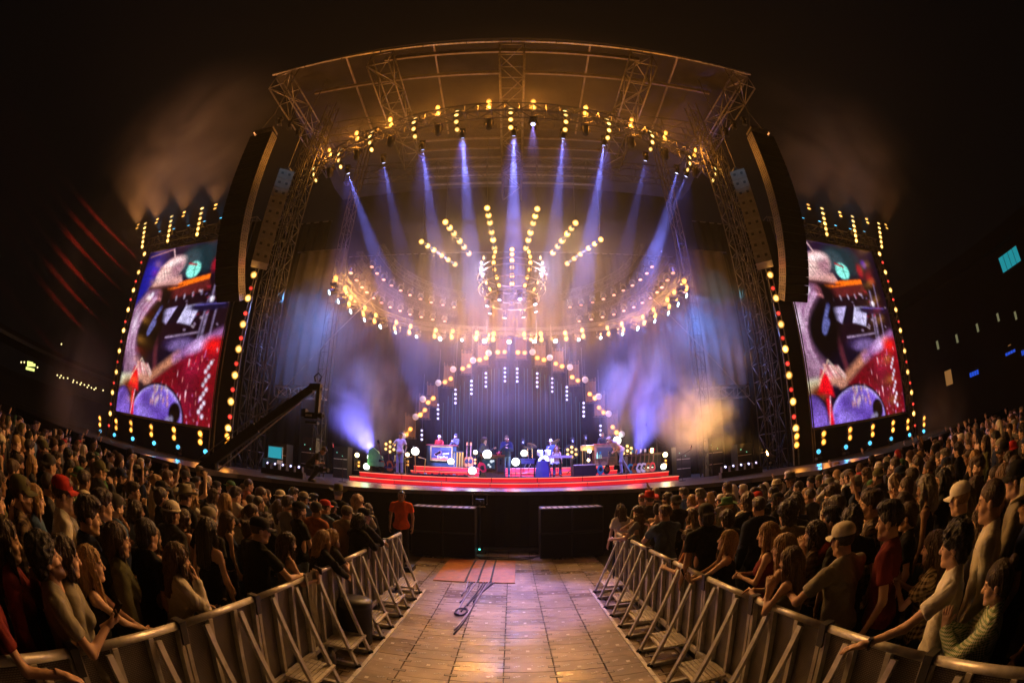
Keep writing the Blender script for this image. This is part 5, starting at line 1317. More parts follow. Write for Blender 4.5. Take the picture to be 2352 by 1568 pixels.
for p in ((627, 518), (668, 522), (655, 543), (695, 547), (740, 550), (805, 574), (798, 594), (842, 597), (889, 602), (877, 619), (923, 623), (970, 628), (955, 650), (1000, 655), (1048, 659), (1030, 673), (1128, 683), (672, 178), (410, 432), (232, 376), (266, 376)):
    q = on_x(zq(*p), -58.5); b.sphere(q - Vector((-60, 30, 0)), .13, 8)
b.build('string_lights', L_TINY, st)
b = MB()
for p, q in (((285, 440), (375, 462)), ((300, 405), (385, 408)), ((300, 378), (360, 392))): b.bar(on_x(zq(*p), -58.6) - Vector((-60, 30, 0)), on_x(zq(*q), -58.6) - Vector((-60, 30, 0)), .2, .35)
b.build('light_board', L_SIGN, st)
# ------------------------------------------------------------------ props on the stage
zA = crop(1080, 1020, 10.456); zB = crop(850, 1040, 9.8); zC = crop(1260, 1030, 11.2); zD = crop(1430, 1030, 10.69)
M_GLOBE = mat('lit_opal_globe', (.8, .8, .75), .3, emit=(.90, 1.0, .84), estr=2.2)
M_BULB = mat('lit_warm_bulb', (.8, .7, .5), .3, emit=(1, .80, .36), estr=5)
M_GOLD = mat('gold_stand', (.55, .36, .10), .35, .9)
def globe(label, q, rz, Y, stand='base', warm=False, W=12, col=(.85, 1, .8)):
    p = at_y(*q, Y); r = rz
    t = thing('globe_lamp', label, 'lamp', p, group=None)
    MB().sphere((0, 0, 0), r, 18).build('globe', M_BULB if warm else M_GLOBE, t, smooth=True)
    zf = (RB if Y > 21.5 else RT) - p.z
    if stand == 'base': MB().lathe([(r * .55, -r * 1.12), (r * .6, -r * .95), (r * .4, -r * .88)], 14, cap=True).build('base', M_CAN, t)
    elif stand == 'pole': MB().tube([(0, .02, -r * .9), (0, .02, zf)], .018, 6).lathe([(.16, zf), (.16, zf + .02), (.02, zf + .04)], 12, cap=True).tube([(-r, .02, 0), (-r, .02, zf)], .012, 5).build('stand', M_CAN, t)
    elif stand == 'tripod':
        b = MB(); b.tube([(0, 0, -r), (0, 0, -r * 1.5)], .03, 6)
        for a in (-.42, 0, .42): b.tube([(a * .35, 0, -r * 1.4), (a * 1.15, 0, -r * 1.75), (a, .2 * (a == 0), zf)], .02, 6)
        b.build('tripod', M_GOLD, t)
    if W: light('POINT', p + Vector((0, -r - .1, .1)), W, col, size=.2)
    return t
s_ = 20.0    # metres per pixel helper: one crop pixel at Y
mp = lambda Y, s: Y / 980 * .9408 / s
globe('white globe lamp beside the green armchair, upper of two', zB(535, 740), 85 * mp(18.6, 9.8), 18.6, 'pole', W=14)
globe('white globe lamp on the riser floor before the green armchair', zB(440, 965), 85 * mp(18.3, 9.8), 18.3, W=14, col=(.5, 1, .5))
globe('large white globe lamp on a gold tripod beside the standing man', zB(1605, 600), 100 * mp(18.8, 9.8), 18.8, 'tripod')
globe('white globe lamp on the back step below the drum table', zA(218, 1110), 85 * mp(20.9, 10.456), 20.7, W=12, col=(.5, 1, .7))
globe('white globe lamp standing on top of the old television', zA(1145, 925), 118 * mp(18.5, 10.456), 18.55)
globe('white globe lamp low on the riser left of the television', zA(765, 1345), 105 * mp(18.2, 10.456), 18.2)
globe('white globe lamp on the floor just right of the singer', zA(1872, 1120), 105 * mp(18.6, 10.456), 18.6, 'pole')
globe('white globe lamp on the little blue table by the drums', zC(220, 850), 95 * mp(18.6, 11.2), 18.7)
globe('large white globe lamp half hidden behind the tall cabinet', zD(820, 480), 112 * mp(22, 10.69), 22.2, 'pole', W=10)
globe('white globe lamp at the far end of the riser', zD(2030, 1160), 85 * mp(18.3, 10.69), 18.35, W=14, col=(1, .9, .6))
for i, (q, z, r, Y, lb) in enumerate((((215, 690), zB, 58, 18.9, 'warm bulb lamp on a pole at the outer edge of the riser'), ((540, 590), zB, 60, 19.4, 'warm bulb lamp above the white globe by the armchair'), ((1420, 680), zB, 50, 20.0, 'warm bulb lamp behind the hip of the standing man'), ((845, 875), zA, 55, 21.8, 'warm bulb lamp on the back riser beside the red guitar'), ((1735, 740), zD, 70, 20.5, 'warm bulb lamp above the guitar rack'), ((2075, 850), zD, 70, 18.8, 'warm bulb lamp on a pole near the far riser end'), ((2000, 800), zC, 55, 22, 'warm bulb lamp under the gold keyboard stand'), ((1980, 1040), zC, 42, 21.8, 'orange bulb lamp low behind the monitor wedge'))):
    s = 9.8 if z is zB else (10.456 if z is zA else (11.2 if z is zC else 10.69))
    globe(lb, z(*q), r * mp(Y, s), Y, 'pole', True, 26, (1, .62, .22))
for i, (q, z, Y, lb) in enumerate((((255, 905), zB, 18.9, 'small amber twin lamp low on the outer riser pole'), ((1425, 880), zB, 20.2, 'small amber lamp by the back step behind the standing man'), ((835, 1105), zA, 21.3, 'small amber lamp on the back step near the television'), ((2090, 1050), zD, 18.7, 'small amber lamp low on the far riser pole'), ((1180, 950), zD, 20.5, 'small amber lamp behind the bending man'), ((1005, 1010), zB, 18.9, 'small amber lamps at the foot of the instrument stand'))):
    lamp_pair(lb, at_y(*z(*q), Y), (0, -1, 0), .065, .17, L_AMBER, 10, C_AMBER)
def flower(label, q, z, Y, r=.085, R_=.235, W=40):
    p = at_y(*z(*q), Y); t = thing('blinder_light', label, 'stage light', p)
    for k in range(7):
        o = Vector((0, 0, 0)) if k == 6 else Vector((math.cos(k * math.pi / 3 + .52) * R_, 0, math.sin(k * math.pi / 3 + .52) * R_))
        link('lamp', lamp_mesh(r, L_WARM), t, basis(o, (0, -1, .02)))
    zf = (RB if Y > 21.5 else RT) - p.z
    MB().tube([(0, .15, 0), (0, .15, zf)], .025, 6).tube([(-.3, .4, zf), (0, .15, zf + .35), (.3, .4, zf)], .02, 6).tube([(R_ * 1.5 * math.cos(a), .15, R_ * 1.5 * math.sin(a)) for a in np.linspace(0, 2 * math.pi, 17)], .014, 5, caps=False).build('stand', M_CAN, t)
    light('POINT', p + Vector((0, -.25, 0)), W, (1, .68, .26), size=.25)
flower('round cluster of warm lamps behind the standing man in overalls', (1000, 490), zB, 19.6)
flower('round cluster of seven warm lamps behind the seated keyboard woman', (1525, 815), zC, 20.6)
flower('round cluster of warm lamps behind the bending man', (1090, 745), zD, 20.6, W=60)

def prop(name, label, cat, loc, parts, rz=0):
    t = thing(name, label, cat, loc, rz)
    for nm, mb, m in parts: mb.build(nm, m, t, smooth=nm in ('cushion', 'drum_shell'))
    return t
M_GREENV = mat('green_velvet', (.10, .26, .10), .8, noise_scale=7, noise_amt=.2)
M_WOOD = mat('dark_wood', (.10, .045, .025), .45, noise_scale=8, noise_amt=.35)
M_WOODR = mat('red_wood', (.22, .04, .03), .4, noise_scale=8, noise_amt=.3)
M_CHROME = mat('chrome', (.7, .7, .72), .18, 1.0)
M_WHITEP = mat('white_shell', (.68, .68, .70), .35)
M_CYMBAL = mat('bronze_cymbal', (.55, .42, .20), .3, .9)
M_PAPER = mat('pale_plastic', (.62, .62, .66), .4)
M_BLUECLOTH = mat('blue_cloth', (.05, .05, .20), .8, bump=.3, bump_scale=30)
p = at_y(*zB(690, 1060), 18.6); p.z = RT
prop('armchair', 'green velvet high-backed armchair turned away on the riser', 'armchair', p, [('backrest', MB().prism([(-.42, .3), (-.38, 1.02), (-.2, 1.12), (.05, .95), (.35, .55), (.36, .3)], -.3, .3), M_GREENV), ('seat', MB().box((0, -.1, .38), (.72, .66, .2)), M_GREENV), ('leg', MB().tube([(-.3, -.3, 0), (-.28, -.28, .3)], .03, 6), M_WOOD), ('leg', MB().tube([(.3, -.3, 0), (.28, -.28, .3)], .03, 6), M_WOOD), ('leg', MB().tube([(.3, .25, 0), (.28, .25, .3)], .03, 6), M_WOOD), ('leg', MB().tube([(-.3, .25, 0), (-.28, .25, .3)], .03, 6), M_WOOD)], .2)
M_GTR = [mat('guitar_sunburst', (.30, .09, .02), .25), mat('guitar_black', (.02, .02, .022), .25), mat('guitar_red', (.50, .02, .05), .25), mat('guitar_white', (.6, .58, .55), .25), mat('guitar_teal', (.03, .25, .28), .25)]
def guitar(label, loc, rx=0, rz=0, ry=0, m=0, s=1.0, name='guitar'):
    t = thing(name, label, 'guitar', M=Matrix.Translation(loc) @ Matrix.Rotation(rz, 4, 'Z') @ Matrix.Rotation(ry, 4, 'Y') @ Matrix.Rotation(rx, 4, 'X') @ Matrix.Scale(s, 4))
    pl = [(.17 * math.sin(a) * (1 - .22 * math.exp(-((a - 2.0) / .35) ** 2) - .22 * math.exp(-((a - 4.28) / .35) ** 2)), .22 - .24 * math.cos(a) * 1) for a in np.linspace(0, 2 * math.pi, 22)[:-1]]
    MB().prism(pl, -.03, .03).build('body', M_GTR[m], t); MB().box((0, -.035, .72), (.05, .02, .56)).build('neck', M_WOOD, t); MB().box((0, -.03, 1.05), (.08, .02, .16)).build('headstock', M_GTR[m], t)
    MB().prism([(-.10, .18), (.02, .12), (.10, .2), (.07, .34), (-.03, .36)], -.034, -.031).build('pickguard', M_GTR[1] if m != 1 else M_GTR[0], t); MB().box((0, -.036, .2), (.09, .012, .03)).build('bridge', M_CHROME, t); return t
p = at_y(*zB(930, 1010), 18.35); p.z = RT + .1
for i, (dx, ry, m, lb) in enumerate(((-.15, -.22, 1, 'dark double bass body leaning on the stand by the armchair'), (.12, -.12, 0, 'sunburst guitar in the stand before the standing man'), (.34, .1, 1, 'black guitar in the stand before the standing man'))): guitar(lb, p + Vector((dx, .1 * i, 0)), -.15, .3, ry, m, 1.25 if i == 0 else 1.05)
prop('instrument_stand', 'black folding instrument stand beside the green armchair', 'stand', p + Vector((.1, .15, -.1)), [('frame', MB().tube([(-.4, -.2, 0), (0, .2, .8), (.4, -.2, 0)], .02, 6).tube([(-.4, -.15, .25), (.45, -.15, .25)], .02, 6), M_CAN), ('flight_case', MB().box((-.12, .3, .42), (.5, .3, .85)), M_BLACK)])
# desk with framed poster
p = at_y(*zB(2080, 915), 21.9); p.z = RB
M_POSTERBG = mat('poster_print', (.03, .03, .05), .6); M_PFR = mat('poster_frame', (.36, .24, .05), .5, noise_scale=8); M_PINK = mat('poster_shape_pink', (.42, .20, .18), .6); M_PALE = mat('poster_letters', (.62, .58, .60), .6); M_PBLUE = mat('poster_letters_blue', (.10, .22, .45), .6); M_PORANGE = mat('poster_ground', (.35, .10, .03), .6)
po = MB(); 
desk = prop('keyboard_desk', 'tall dark cloth-covered keyboard desk with a framed poster', 'desk', p + Vector((.33, 0, 0)), [('cloth', MB().box((0, .3, .55), (1.55, .7, 1.1)), mat('dark_green_cloth', (.012, .03, .03), .85, bump=.3, bump_scale=12)), ('desk_top', MB().box((0, .3, 1.12), (1.62, .76, .05)), M_WOODR), ('poster', MB().box((0, -.07, .68), (1.06, .02, .70)), M_POSTERBG), ('poster_frame', MB().box((0, -.085, 1.04), (1.16, .03, .06)).box((0, -.085, .32), (1.16, .03, .06)).box((-.55, -.085, .68), (.06, .03, .66)).box((.55, -.085, .68), (.06, .03, .66)), M_PFR)])
bl = MB()
for k in range(9): bl.disc((-.28 + .06 * math.sin(k * 2.3) + .03 * k, -.0815, .62 + .03 * math.cos(k * 1.7) + .015 * k), (0, -1, 0), .07 + .02 * math.sin(k), 8)
bl.build('poster_art', M_PINK, desk); MB().box((0, -.0812, .40), (1.0, .002, .09)).build('poster_art', M_PORANGE, desk)
bl = MB()
for k in range(7): bl.box((-.18 + k * .08, -.082, .50 + .02 * math.sin(k * 2)), (.05, .003, .10 + .03 * math.cos(k * 3)))
for k in range(4): bl.box((.10 + k * .09, -.082, .66 + .01 * k), (.055, .003, .09))
bl.build('poster_lettering', M_PALE, desk)
bl = MB()
for k in range(9): bl.box((-.02 + k * .058, -.082, .95), (.04, .003, .035)); bl.box((.0 + k * .054, -.082, .89), (.035, .003, .028))
bl.build('poster_lettering', M_PBLUE, desk)
# old television
p = at_y(*zA(1240, 1410), 18.6); p.z = RT
M_TVPIC = mat('tv_picture', (.01, .01, .01), .2, emit=(.02, .05, .10), estr=.8); M_TVWHITE = mat('tv_picture_white', (.1, .1, .1), .3, emit=(.75, .85, .9), estr=.8)
tv = prop('television', 'old wooden cabinet television standing in front of the singer', 'television', p, [('cabinet', MB().box((.08, .25, .52), (1.02, .5, .86)), M_WOOD), ('top', MB().box((.08, .25, .97), (1.12, .58, .04)), M_WOODR), ('bezel', MB().box((-.1, -.02, .58), (.66, .04, .52)), M_CHROME), ('screen', MB().box((-.1, -.045, .59), (.54, .02, .40)), M_TVPIC), ('control_panel', MB().box((.42, -.015, .56), (.26, .03, .64)), M_BLACK), ('knob', MB().lathe([(.04, 0), (.035, .03), (.001, .03)], 10, 0, Matrix.Translation((.42, -.03, .76)) @ Matrix.Rotation(R(90), 4, 'X')), M_CHROME), ('knob', MB().lathe([(.04, 0), (.035, .03), (.001, .03)], 10, 0, Matrix.Translation((.42, -.03, .62)) @ Matrix.Rotation(R(90), 4, 'X')), M_CHROME), ('picture', MB().disc((.02, -.0565, .70), (0, -1, 0), .07, 9).disc((-.10, -.0565, .55), (0, -1, 0), .055, 8).disc((-.03, -.0565, .47), (0, -1, 0), .05, 8).disc((.1, -.0565, .72), (0, -1, 0), .05, 8), M_TVWHITE), ('foot', MB().box((.08, .2, .045), (1.1, .52, .09)), M_WOOD)])
p = at_y(*zA(1445, 1035), 18.7); prop('statuette', 'small red figurine standing on the television corner', 'figurine', p + Vector((0, .1, 0)), [('figure', MB().lathe([(.09, 0), (.10, .06), (.07, .16), (.09, .24), (.05, .31), (.001, .34)], 10).tube([(-.13, 0, .26), (0, 0, .2), (.12, 0, .3)], .03, 6), mat('red_gloss', (.45, .03, .04), .3))])
# drum kit
p = at_y(*zC(760, 1190), 22.3); p.z = RB
dk = thing('drum_kit', 'drum kit with bronze cymbals on the back riser', 'drum kit', p)
MB().lathe([(.001, -.2), (.30, -.2), (.31, -.18), (.31, .18), (.30, .2), (.001, .2)], 18, 0, Matrix.Translation((0, -.1, .33)) @ Matrix.Rotation(R(90), 4, 'X')).build('bass_drum', M_WHITEP, dk)
for x, z, r in ((-.2, .78, .16), (.2, .80, .15)): MB().lathe([(.001, -.11), (r, -.11), (r, .11), (.001, .115)], 14, 0, Matrix.Translation((x, -.05, z)) @ Matrix.Rotation(R(25), 4, 'X')).build('tom', M_WHITEP, dk)
MB().lathe([(.001, 0), (.22, 0), (.22, .4), (.001, .4)], 14, 0, Matrix.Translation((.55, .1, .2))).build('floor_tom', M_WHITEP, dk)
for x, z, r, rx, ry in ((-.62, 1.18, .28, -.35, .35), (-.85, 1.05, .22, -.2, .3), (.62, 1.35, .27, -.4, -.5), (.72, 1.02, .2, -.1, 0)):
    MB().lathe([(.001, .03), (.05, .025), (.06, .008), (r, 0), (.06, 0), (.001, .0)], 18, 0, Matrix.Translation((x, 0, z)) @ Matrix.Rotation(rx, 4, 'X') @ Matrix.Rotation(ry, 4, 'Y')).build('cymbal', M_CYMBAL, dk, smooth=True)
    MB().tube([(x, 0, z), (x * .95, .05, .5)], .014, 5).tube([(x * .95, .05, .5), (x * .95 - .2, -.15, 0)], .012, 5).tube([(x * .95, .05, .5), (x * .95 + .2, .2, 0)], .012, 5).build('cymbal_stand', M_CHROME, dk)
def mic_stand(label, foot, hgt, boom=None):
    t = thing('microphone_stand', label, 'microphone stand', foot); topp = Vector((0, 0, hgt)); b = MB().lathe([(.14, 0), (.14, .02), (.02, .035)], 12, cap=True).tube([(0, 0, .02), topp], .012, 6)
    tip = topp
    if boom: tip = topp + Vector(boom); b.tube([topp - Vector(boom) * .35, tip], .010, 6)
    b.build('stand', M_CAN, t); MB().tube([tip, tip + Vector((0, -.05, .12))], [.018, .024], 8).sphere(tip + Vector((0, -.06, .14)), .03, 8).build('microphone', M_CHROME, t)
mic_stand('microphone stand on the open deck left of the red steps', at_z(786, 1106, DECK), 1.0, (-.42, 0, .25))
mic_stand('microphone stand on the open deck right of the red steps', at_z(1567, 1104, DECK), 1.0, (.42, 0, .2))
f = at_y(*zA(1680, 1440), 18.35); f.z = RT; mic_stand('straight microphone stand directly before the singer', f, 1.55)
f = at_y(*zB(1570, 1090), 18.3); f.z = RT; mic_stand('thin microphone stand beside the gold tripod globe', f, 1.1)
f = at_y(*zD(1880, 1180), 18.6); f.z = RT; mic_stand('boom microphone stand near the guitar rack', f, 1.5, (-.5, 0, .6))
f = at_y(*zA(640, 1400), 18.25); f.z = RT; mic_stand('microphone stand left of the low white globe', f, 1.2)
for q, z, Y, h, lb in (((1550, 900), zC, 20.9, 1.75, 'lamp-topped pole behind the round lamp cluster'), ((1905, 900), zC, 20.7, 1.85, 'dark lamp-topped pole beside the keyboard stand'), ((190, 900), zC, 20.9, 1.7, 'lamp-topped pole behind the blue table')):
    f = at_y(*z(*q), Y); f.z = RT; moving_head(lb, f + Vector((0, 0, h)), (0, -.4, -.9), .45, L_OFF, 0, up=True)
    MB().tube([(0, 0, 0), (0, 0, h + .1)], .02, 6).lathe([(.16, 0), (.16, .03), (.02, .05)], 10, cap=True).build('pole', M_CAN, thing('light_pole', 'slim black pole under the light ' + lb.split('pole ')[1], 'pole', f + Vector((0, .12, 0))))
# table, cloth table, monitor wedge, keyboards, cases
p = at_y(*zC(320, 1440), 18.5); p.z = RT
prop('side_table', 'little blue side table holding a globe and a bottle', 'table', p, [('tabletop', MB().box((0, .2, .80), (.66, .4, .05)), M_BLUECLOTH), ('shelf', MB().box((0, .2, .12), (.6, .36, .04)), M_BLACK)] + [('leg', MB().box((sx * .29, .2 + sy * .17, .4), (.04, .04, .78)), M_BLACK) for sx in (-1, 1) for sy in (-1, 1)] + [('drawer', MB().box((0, .01, .68), (.56, .03, .16)), M_BLUECLOTH)])
p = at_y(*zC(740, 1400), 18.6); p.z = RT
prop('cloth_table', 'small table under a dark blue draped cloth', 'table', p, [('cloth', MB().lathe([(.36, 0), (.34, .25), (.30, .5), (.28, .68), (.26, .70), (.001, .71)], 20), M_BLUECLOTH), ('hat_shape', MB().lathe([(.17, .71), (.16, .73), (.10, .73), (.09, .80), (.001, .82)], 14), M_BLACK)])
p = at_y(*zC(1190, 1070), 18.7)
prop('pedal_steel', 'pale flat keyboard instrument on thin legs before the seated woman', 'pedal steel guitar', (p.x, p.y - .25, RT), [('body', MB().box((0, 0, .88), (1.02, .30, .10)), M_PAPER), ('strings_plate', MB().box((0, 0, .936), (.9, .16, .01)), M_CHROME), ('pedal_bar', MB().bar((-.45, -.1, .08), (.45, -.1, .08), .05, .03), M_CHROME)] + [('leg', MB().tube([(sx * .47, sy * .1, 0), (sx * .46, sy * .1, .84)], .014, 6), M_CHROME) for sx in (-1, 1) for sy in (-1, 1)])
p = at_y(*zC(1850, 1440), 18.3); p.z = RT
prop('monitor_wedge', 'large black monitor wedge catching red light on its top', 'loudspeaker', p, [('cabinet', MB().prism([(-.3, 0), (.3, 0), (.3, .16), (-.12, .52), (-.3, .46)], -.47, .47, axis='x'), M_BLACK), ('grille', MB().bar((0, .22, .25), (0, -.08, .50), .86, .012), mat('wedge_grille', (.10, .09, .09), .5, bump=.3, bump_scale=120)), ('handle', MB().box((.1, .07, .41), (.2, .08, .02)), M_CAN)], 0)
p = at_y(*zC(1990, 1160), 22.2); p.z = RB
prop('keyboard_stand', 'gold-draped keyboard on a stand left of the tall cabinet', 'keyboard', p + Vector((.12, 0, 0)), [('keyboard', MB().box((0, .2, 1.05), (1.0, .4, .14)), M_WOOD), ('fringe_cloth', MB().box((-.1, -.02, .98), (.9, .04, .26)), M_GOLD), ('keys', MB().box((0, -.0, 1.13), (.95, .16, .02)), M_PAPER), ('post', MB().tube([(-.42, .2, 0), (-.42, .2, .98)], .025, 6), M_GOLD), ('post', MB().tube([(.42, .2, 0), (.42, .2, .98)], .04, 6), M_GOLD)])
p = at_y(*zD(540, 1120), 22.0); p.z = RB
prop('organ_cabinet', 'tall dark wooden organ cabinet with a red top', 'organ', p, [('cabinet', MB().box((0, .4, .57), (1.22, .7, 1.14)), M_WOOD), ('top', MB().box((0, .4, 1.16), (1.28, .76, .05)), M_WOODR), ('louvre', MB().box((0, .04, .25), (1.0, .02, .02)).box((0, .04, .32), (1.0, .02, .02)).box((0, .04, .39), (1.0, .02, .02)), M_BLACK), ('speaker_panel', MB().box((0, .042, .72), (.96, .012, .5)), M_BLACK)])
p = at_y(*zD(330, 1290), 18.6); p.z = RT
for i, (x, ry, m, lb) in enumerate(((-.15, -.25, 1, 'black acoustic guitar on a low stand before the organ'), (.1, .05, 4, 'teal guitar on a low stand before the organ'), (.38, .22, 1, 'black guitar next to the bending man'))): guitar(lb, p + Vector((x, .08 * i, .05)), -.18, 0, ry, m, .92)
prop('stool', 'tall stool with bright bottles in front of the organ cabinet', 'stool', p + Vector((.12, .5, 0)), [('seat', MB().lathe([(.2, .7), (.2, .76), (.001, .76)], 12), M_WOOD), ('leg', MB().tube([(.14, .1, 0), (.1, .08, .7)], .018, 6), M_WOOD), ('leg', MB().tube([(-.14, .1, 0), (-.1, .08, .7)], .018, 6), M_WOOD), ('leg', MB().tube([(0, -.16, 0), (0, -.1, .7)], .018, 6), M_WOOD)])
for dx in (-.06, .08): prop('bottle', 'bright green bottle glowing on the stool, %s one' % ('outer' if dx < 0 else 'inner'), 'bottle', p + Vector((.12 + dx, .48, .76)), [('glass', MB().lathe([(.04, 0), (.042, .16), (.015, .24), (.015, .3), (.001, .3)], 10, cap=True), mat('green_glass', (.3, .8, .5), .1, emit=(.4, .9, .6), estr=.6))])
p = at_y(*zD(1540, 1230), 19.6); p.z = RT
rk = prop('guitar_rack', 'long black guitar rack at the right of the riser', 'guitar rack', p, [('case', MB().box((0, .25, .42), (1.7, .6, .8)), M_BLACK), ('rail', MB().bar((-.95, -.1, .86), (.85, -.1, .86), .08, .10), M_WOOD)])
for i in range(6): guitar('%s guitar standing in the black rack, %s' % (['teal', 'sunburst', 'white', 'white', 'sunburst', 'red'][i], nth(i, 6)), p + Vector((-.82 + i * .21, -.28 - .02 * i, .02)), -.1, 0, .16, [4, 0, 3, 3, 0, 2][i], .98)
p = at_y(*zA(450, 1180), 21.9); p.z = RB
prop('percussion_table', 'tall percussion rack with yellow-lit tube drums beside the desk', 'percussion rack', p + Vector((-.1, 0, 0)), [('tabletop', MB().box((0, .15, .80), (.55, .4, .05)), M_BLACK)] + [('tube_drum', MB().lathe([(.055, 0), (.055, .7), (.06, .76), (.001, .76)], 10, 0, Matrix.Translation((-.2 + .14 * k, 0, .02))), M_GOLD) for k in range(4)] + [('post', MB().tube([(-.27, .15, 0), (-.27, .15, .8)], .02, 5), M_CAN), ('post', MB().tube([(.27, .15, 0), (.27, .15, .8)], .02, 5), M_CAN)])
for i, dx in enumerate((.32, .52)): guitar('bass guitar upright in a stand near the desk, %s' % ('outer one' if i == 0 else 'inner one'), p + Vector((dx, .1, .05)), -.05, 0, .02, 0, 1.12)
# flat cases lying on the riser
for q, z, Y, w, lb in (((1850, 1125), zB, 18.15, 1.6, 'flat dark pedalboard on the riser left of the low globe'), ((300, 1440), zA, 18.2, 1.2, 'flat pedalboard with small lights beside the low globe')):
    p = at_y(*z(*q), Y); p.z = RT; prop('pedalboard', lb, 'pedalboard', p, [('board', MB().box((0, 0, .04), (w, .4, .07)), M_BLACK)] + [('pedal', MB().box((-w * .38 + k * w * .19, 0, .09), (.1, .14, .05)), [M_CHROME, M_WOODR, M_PAPER][k % 3]) for k in range(5)])
# side of stage: monitor desk, case, light batten, kneeling cameraman's gear
zE = crop(550, 850, 4.48)
p = at_y(*zE(520, 1230), 13.5); p.z = DECK
M_CASE = mat('cyan_lit_case', (.25, .28, .30), .4); M_TEALSCR = mat('monitor_glow', (.02, .1, .12), .3, emit=(.02, .30, .38), estr=.9)
prop('production_desk', 'grey flight case with an open teal monitor at the stage side', 'flight case', p, [('case', MB().box((0, 0, .27), (.62, .5, .54)), M_CASE), ('lid', MB().box((.04, .1, .80), (.62, .05, .46)), M_CASE), ('screen', MB().box((.04, .07, .80), (.55, .012, .40)), M_TEALSCR), ('latch', MB().box((-.15, -.255, .3), (.06, .01, .09)).box((.15, -.255, .3), (.06, .01, .09)), M_CHROME)], .1)
for k, (sx, nm, px_, yy) in enumerate(((-1, 'left', (500, 556, 612, 685, 758), 1245), (1, 'right', None, None))):
    base = at_y(*zE(630, 1330), 12.9) if sx < 0 else at_y(2352 - zE(630, 1330)[0] - 0, zE(630, 1330)[1] + 4, 13.2)
    base.z = DECK
    t = thing('light_batten', 'row of small blue-white lamps on the deck at the %s stage side' % nm, 'light batten', base)
    MB().box((0, 0, .12), (1.75, .22, .2)).build('frame', M_BLACK, t)
    for i in range(5):
        q = Vector((-.66 + i * .33, -.02, .40)); link('lamp', lamp_mesh(.055, L_VIOLET), t, basis(q, (sx * -.1, -1, .25))); MB().box((q.x, .1, .26), (.2, .16, .3)).build('head', M_BLACK, t)
for sx in (-1, 1):
    for k, (x, y, hh, nm) in enumerate(((8.9, 17.5, 1.7, 'amplifier rack'), (9.8, 16.4, 1.25, 'tool trunk'), (8.0, 19.2, 1.5, 'cable trunk'))):
        prop('equipment_rack', 'dark %s with tiny lights in the %s stage wing' % (nm, 'left' if sx < 0 else 'right'), 'equipment rack', (sx * x, y, DECK), [('case', MB().box((0, 0, hh / 2), (.75, .6, hh)), M_BLACK), ('shelf_edge', MB().box((0, -.305, hh * .3), (.7, .012, .03)).box((0, -.305, hh * .6), (.7, .012, .03)), M_ALU), ('indicator', MB().box((-.2, -.306, hh * .8), (.03, .01, .03)).box((.1, -.306, hh * .7), (.03, .01, .03)), mat('indicator_light', (.1, .1, .1), .3, emit=(.2, .9, .7), estr=2))])
light('SPOT', (-10.2, 15.0, 9.5), 500, (.10, .42, 1), size=.2, aim=(.2, 3.0, .6), spot=60, blend=.6)
light('SPOT', (10.2, 15.0, 9.5), 500, (.05, .65, .9), size=.2, aim=(.2, 3.0, 1.6), spot=32, blend=.6)
for lb, q, z, Y, zz, a, W, c in (('amber moving head on the right wing floor lighting the drifting smoke', (250, 1150), zD, 17.6, DECK, Vector((.05, .0, 1)), 3600, (1, .45, .08)), ('violet moving head at the left foot of the arch shooting into smoke', (700, 1000), zB, 20.6, RT, Vector((-.75, .1, 1)), 12000, (.20, .17, 1)), ('violet moving head at the right foot of the arch shooting into smoke', (1270, 1000), zD, 20.6, RT, Vector((.45, .1, 1)), 12000, (.20, .17, 1))):
    p = at_y(*z(*q), Y)
    if zz == DECK: p = Vector((10.4, 14.8, 0)); a = at_y(1605, 960, 16.5) - Vector((10.4, 14.8, DECK + .5)); W = 20000
    p.z = zz + .5
    moving_head(lb, p, a, .7, L_AMBER if zz == DECK else L_VIOLET, W, c, 62, up=False, blend=.8)
light('SPOT', (9.6, 14.5, 6.5), 420, (1, .42, .15), size=.2, aim=(.4, 3.8, .9), spot=60, blend=.6)
light('SPOT', (-8.6, 12.4, 5.2), 60, (.1, .7, 1), size=.1, aim=Vector(at_y(*zE(520, 1150), 13.5)) - Vector((-8.6, 12.4, 5.2)), spot=30, blend=.5)

# ------------------------------------------------------------------ the band and crew
def performer(label, foot, rz, kw, **pk):
    kw.setdefault('lod', 1); r, MH, w = person_arrays(**kw); return put_person(label, r, MH, foot, rz, vox=1, **pk), w
def on(q, z, Y, zz=RT): p = at_y(*z(*q), Y); p.z = zz; return p
FB = R(180)
performer('person in white tee and grey overalls standing beside the green armchair', on((1230, 1110), zB, 18.2), FB - .15, dict(sex='m', arms=('down', 'hip'), top='tee', seed=1), hair='short', hairc='black', skin='brown', shirtc='white', trouc='light denim', scale=1.04)
performer('person in a pale hood playing behind the poster desk', on((2165, 700), zB, 22.8, RB), FB + .3, dict(sex='m', arms=('keys', 'keys'), lean=.25, top='long', seed=2), hat='beanie', hatc='white', shirtc='red', skin='light', scale=.98)
performer('person in dark cap singing behind the percussion rack', on((330, 1200), zA, 22.7, RB), FB - .5, dict(sex='m', arms=('mic', 'keys'), top='jacket', seed=3, beard=True), hat='capback', hatc='charcoal', hair='crop', hairc='black', shirtc='charcoal', trouc='black', scale=1.02)
performer('person with big curly hair bent over a red guitar', on((1010, 1400), zA, 18.9), FB + 1.0, dict(sex='m', arms=('bassneck', 'pluck'), top='jacket', lean=.28, head=(0, -.5, 0), seed=4), hair='afro', hairc='dark brown', skin='tan', shirtc='charcoal', trouc='black', scale=1.0)
g0 = on((940, 1000), zA, 18.45); guitar('red and white electric guitar played by the curly-haired musician', Vector((g0.x + .02, g0.y - .05, RT + .62)), 0, .2, 2.6 - math.pi * 0, 2, 1.0)
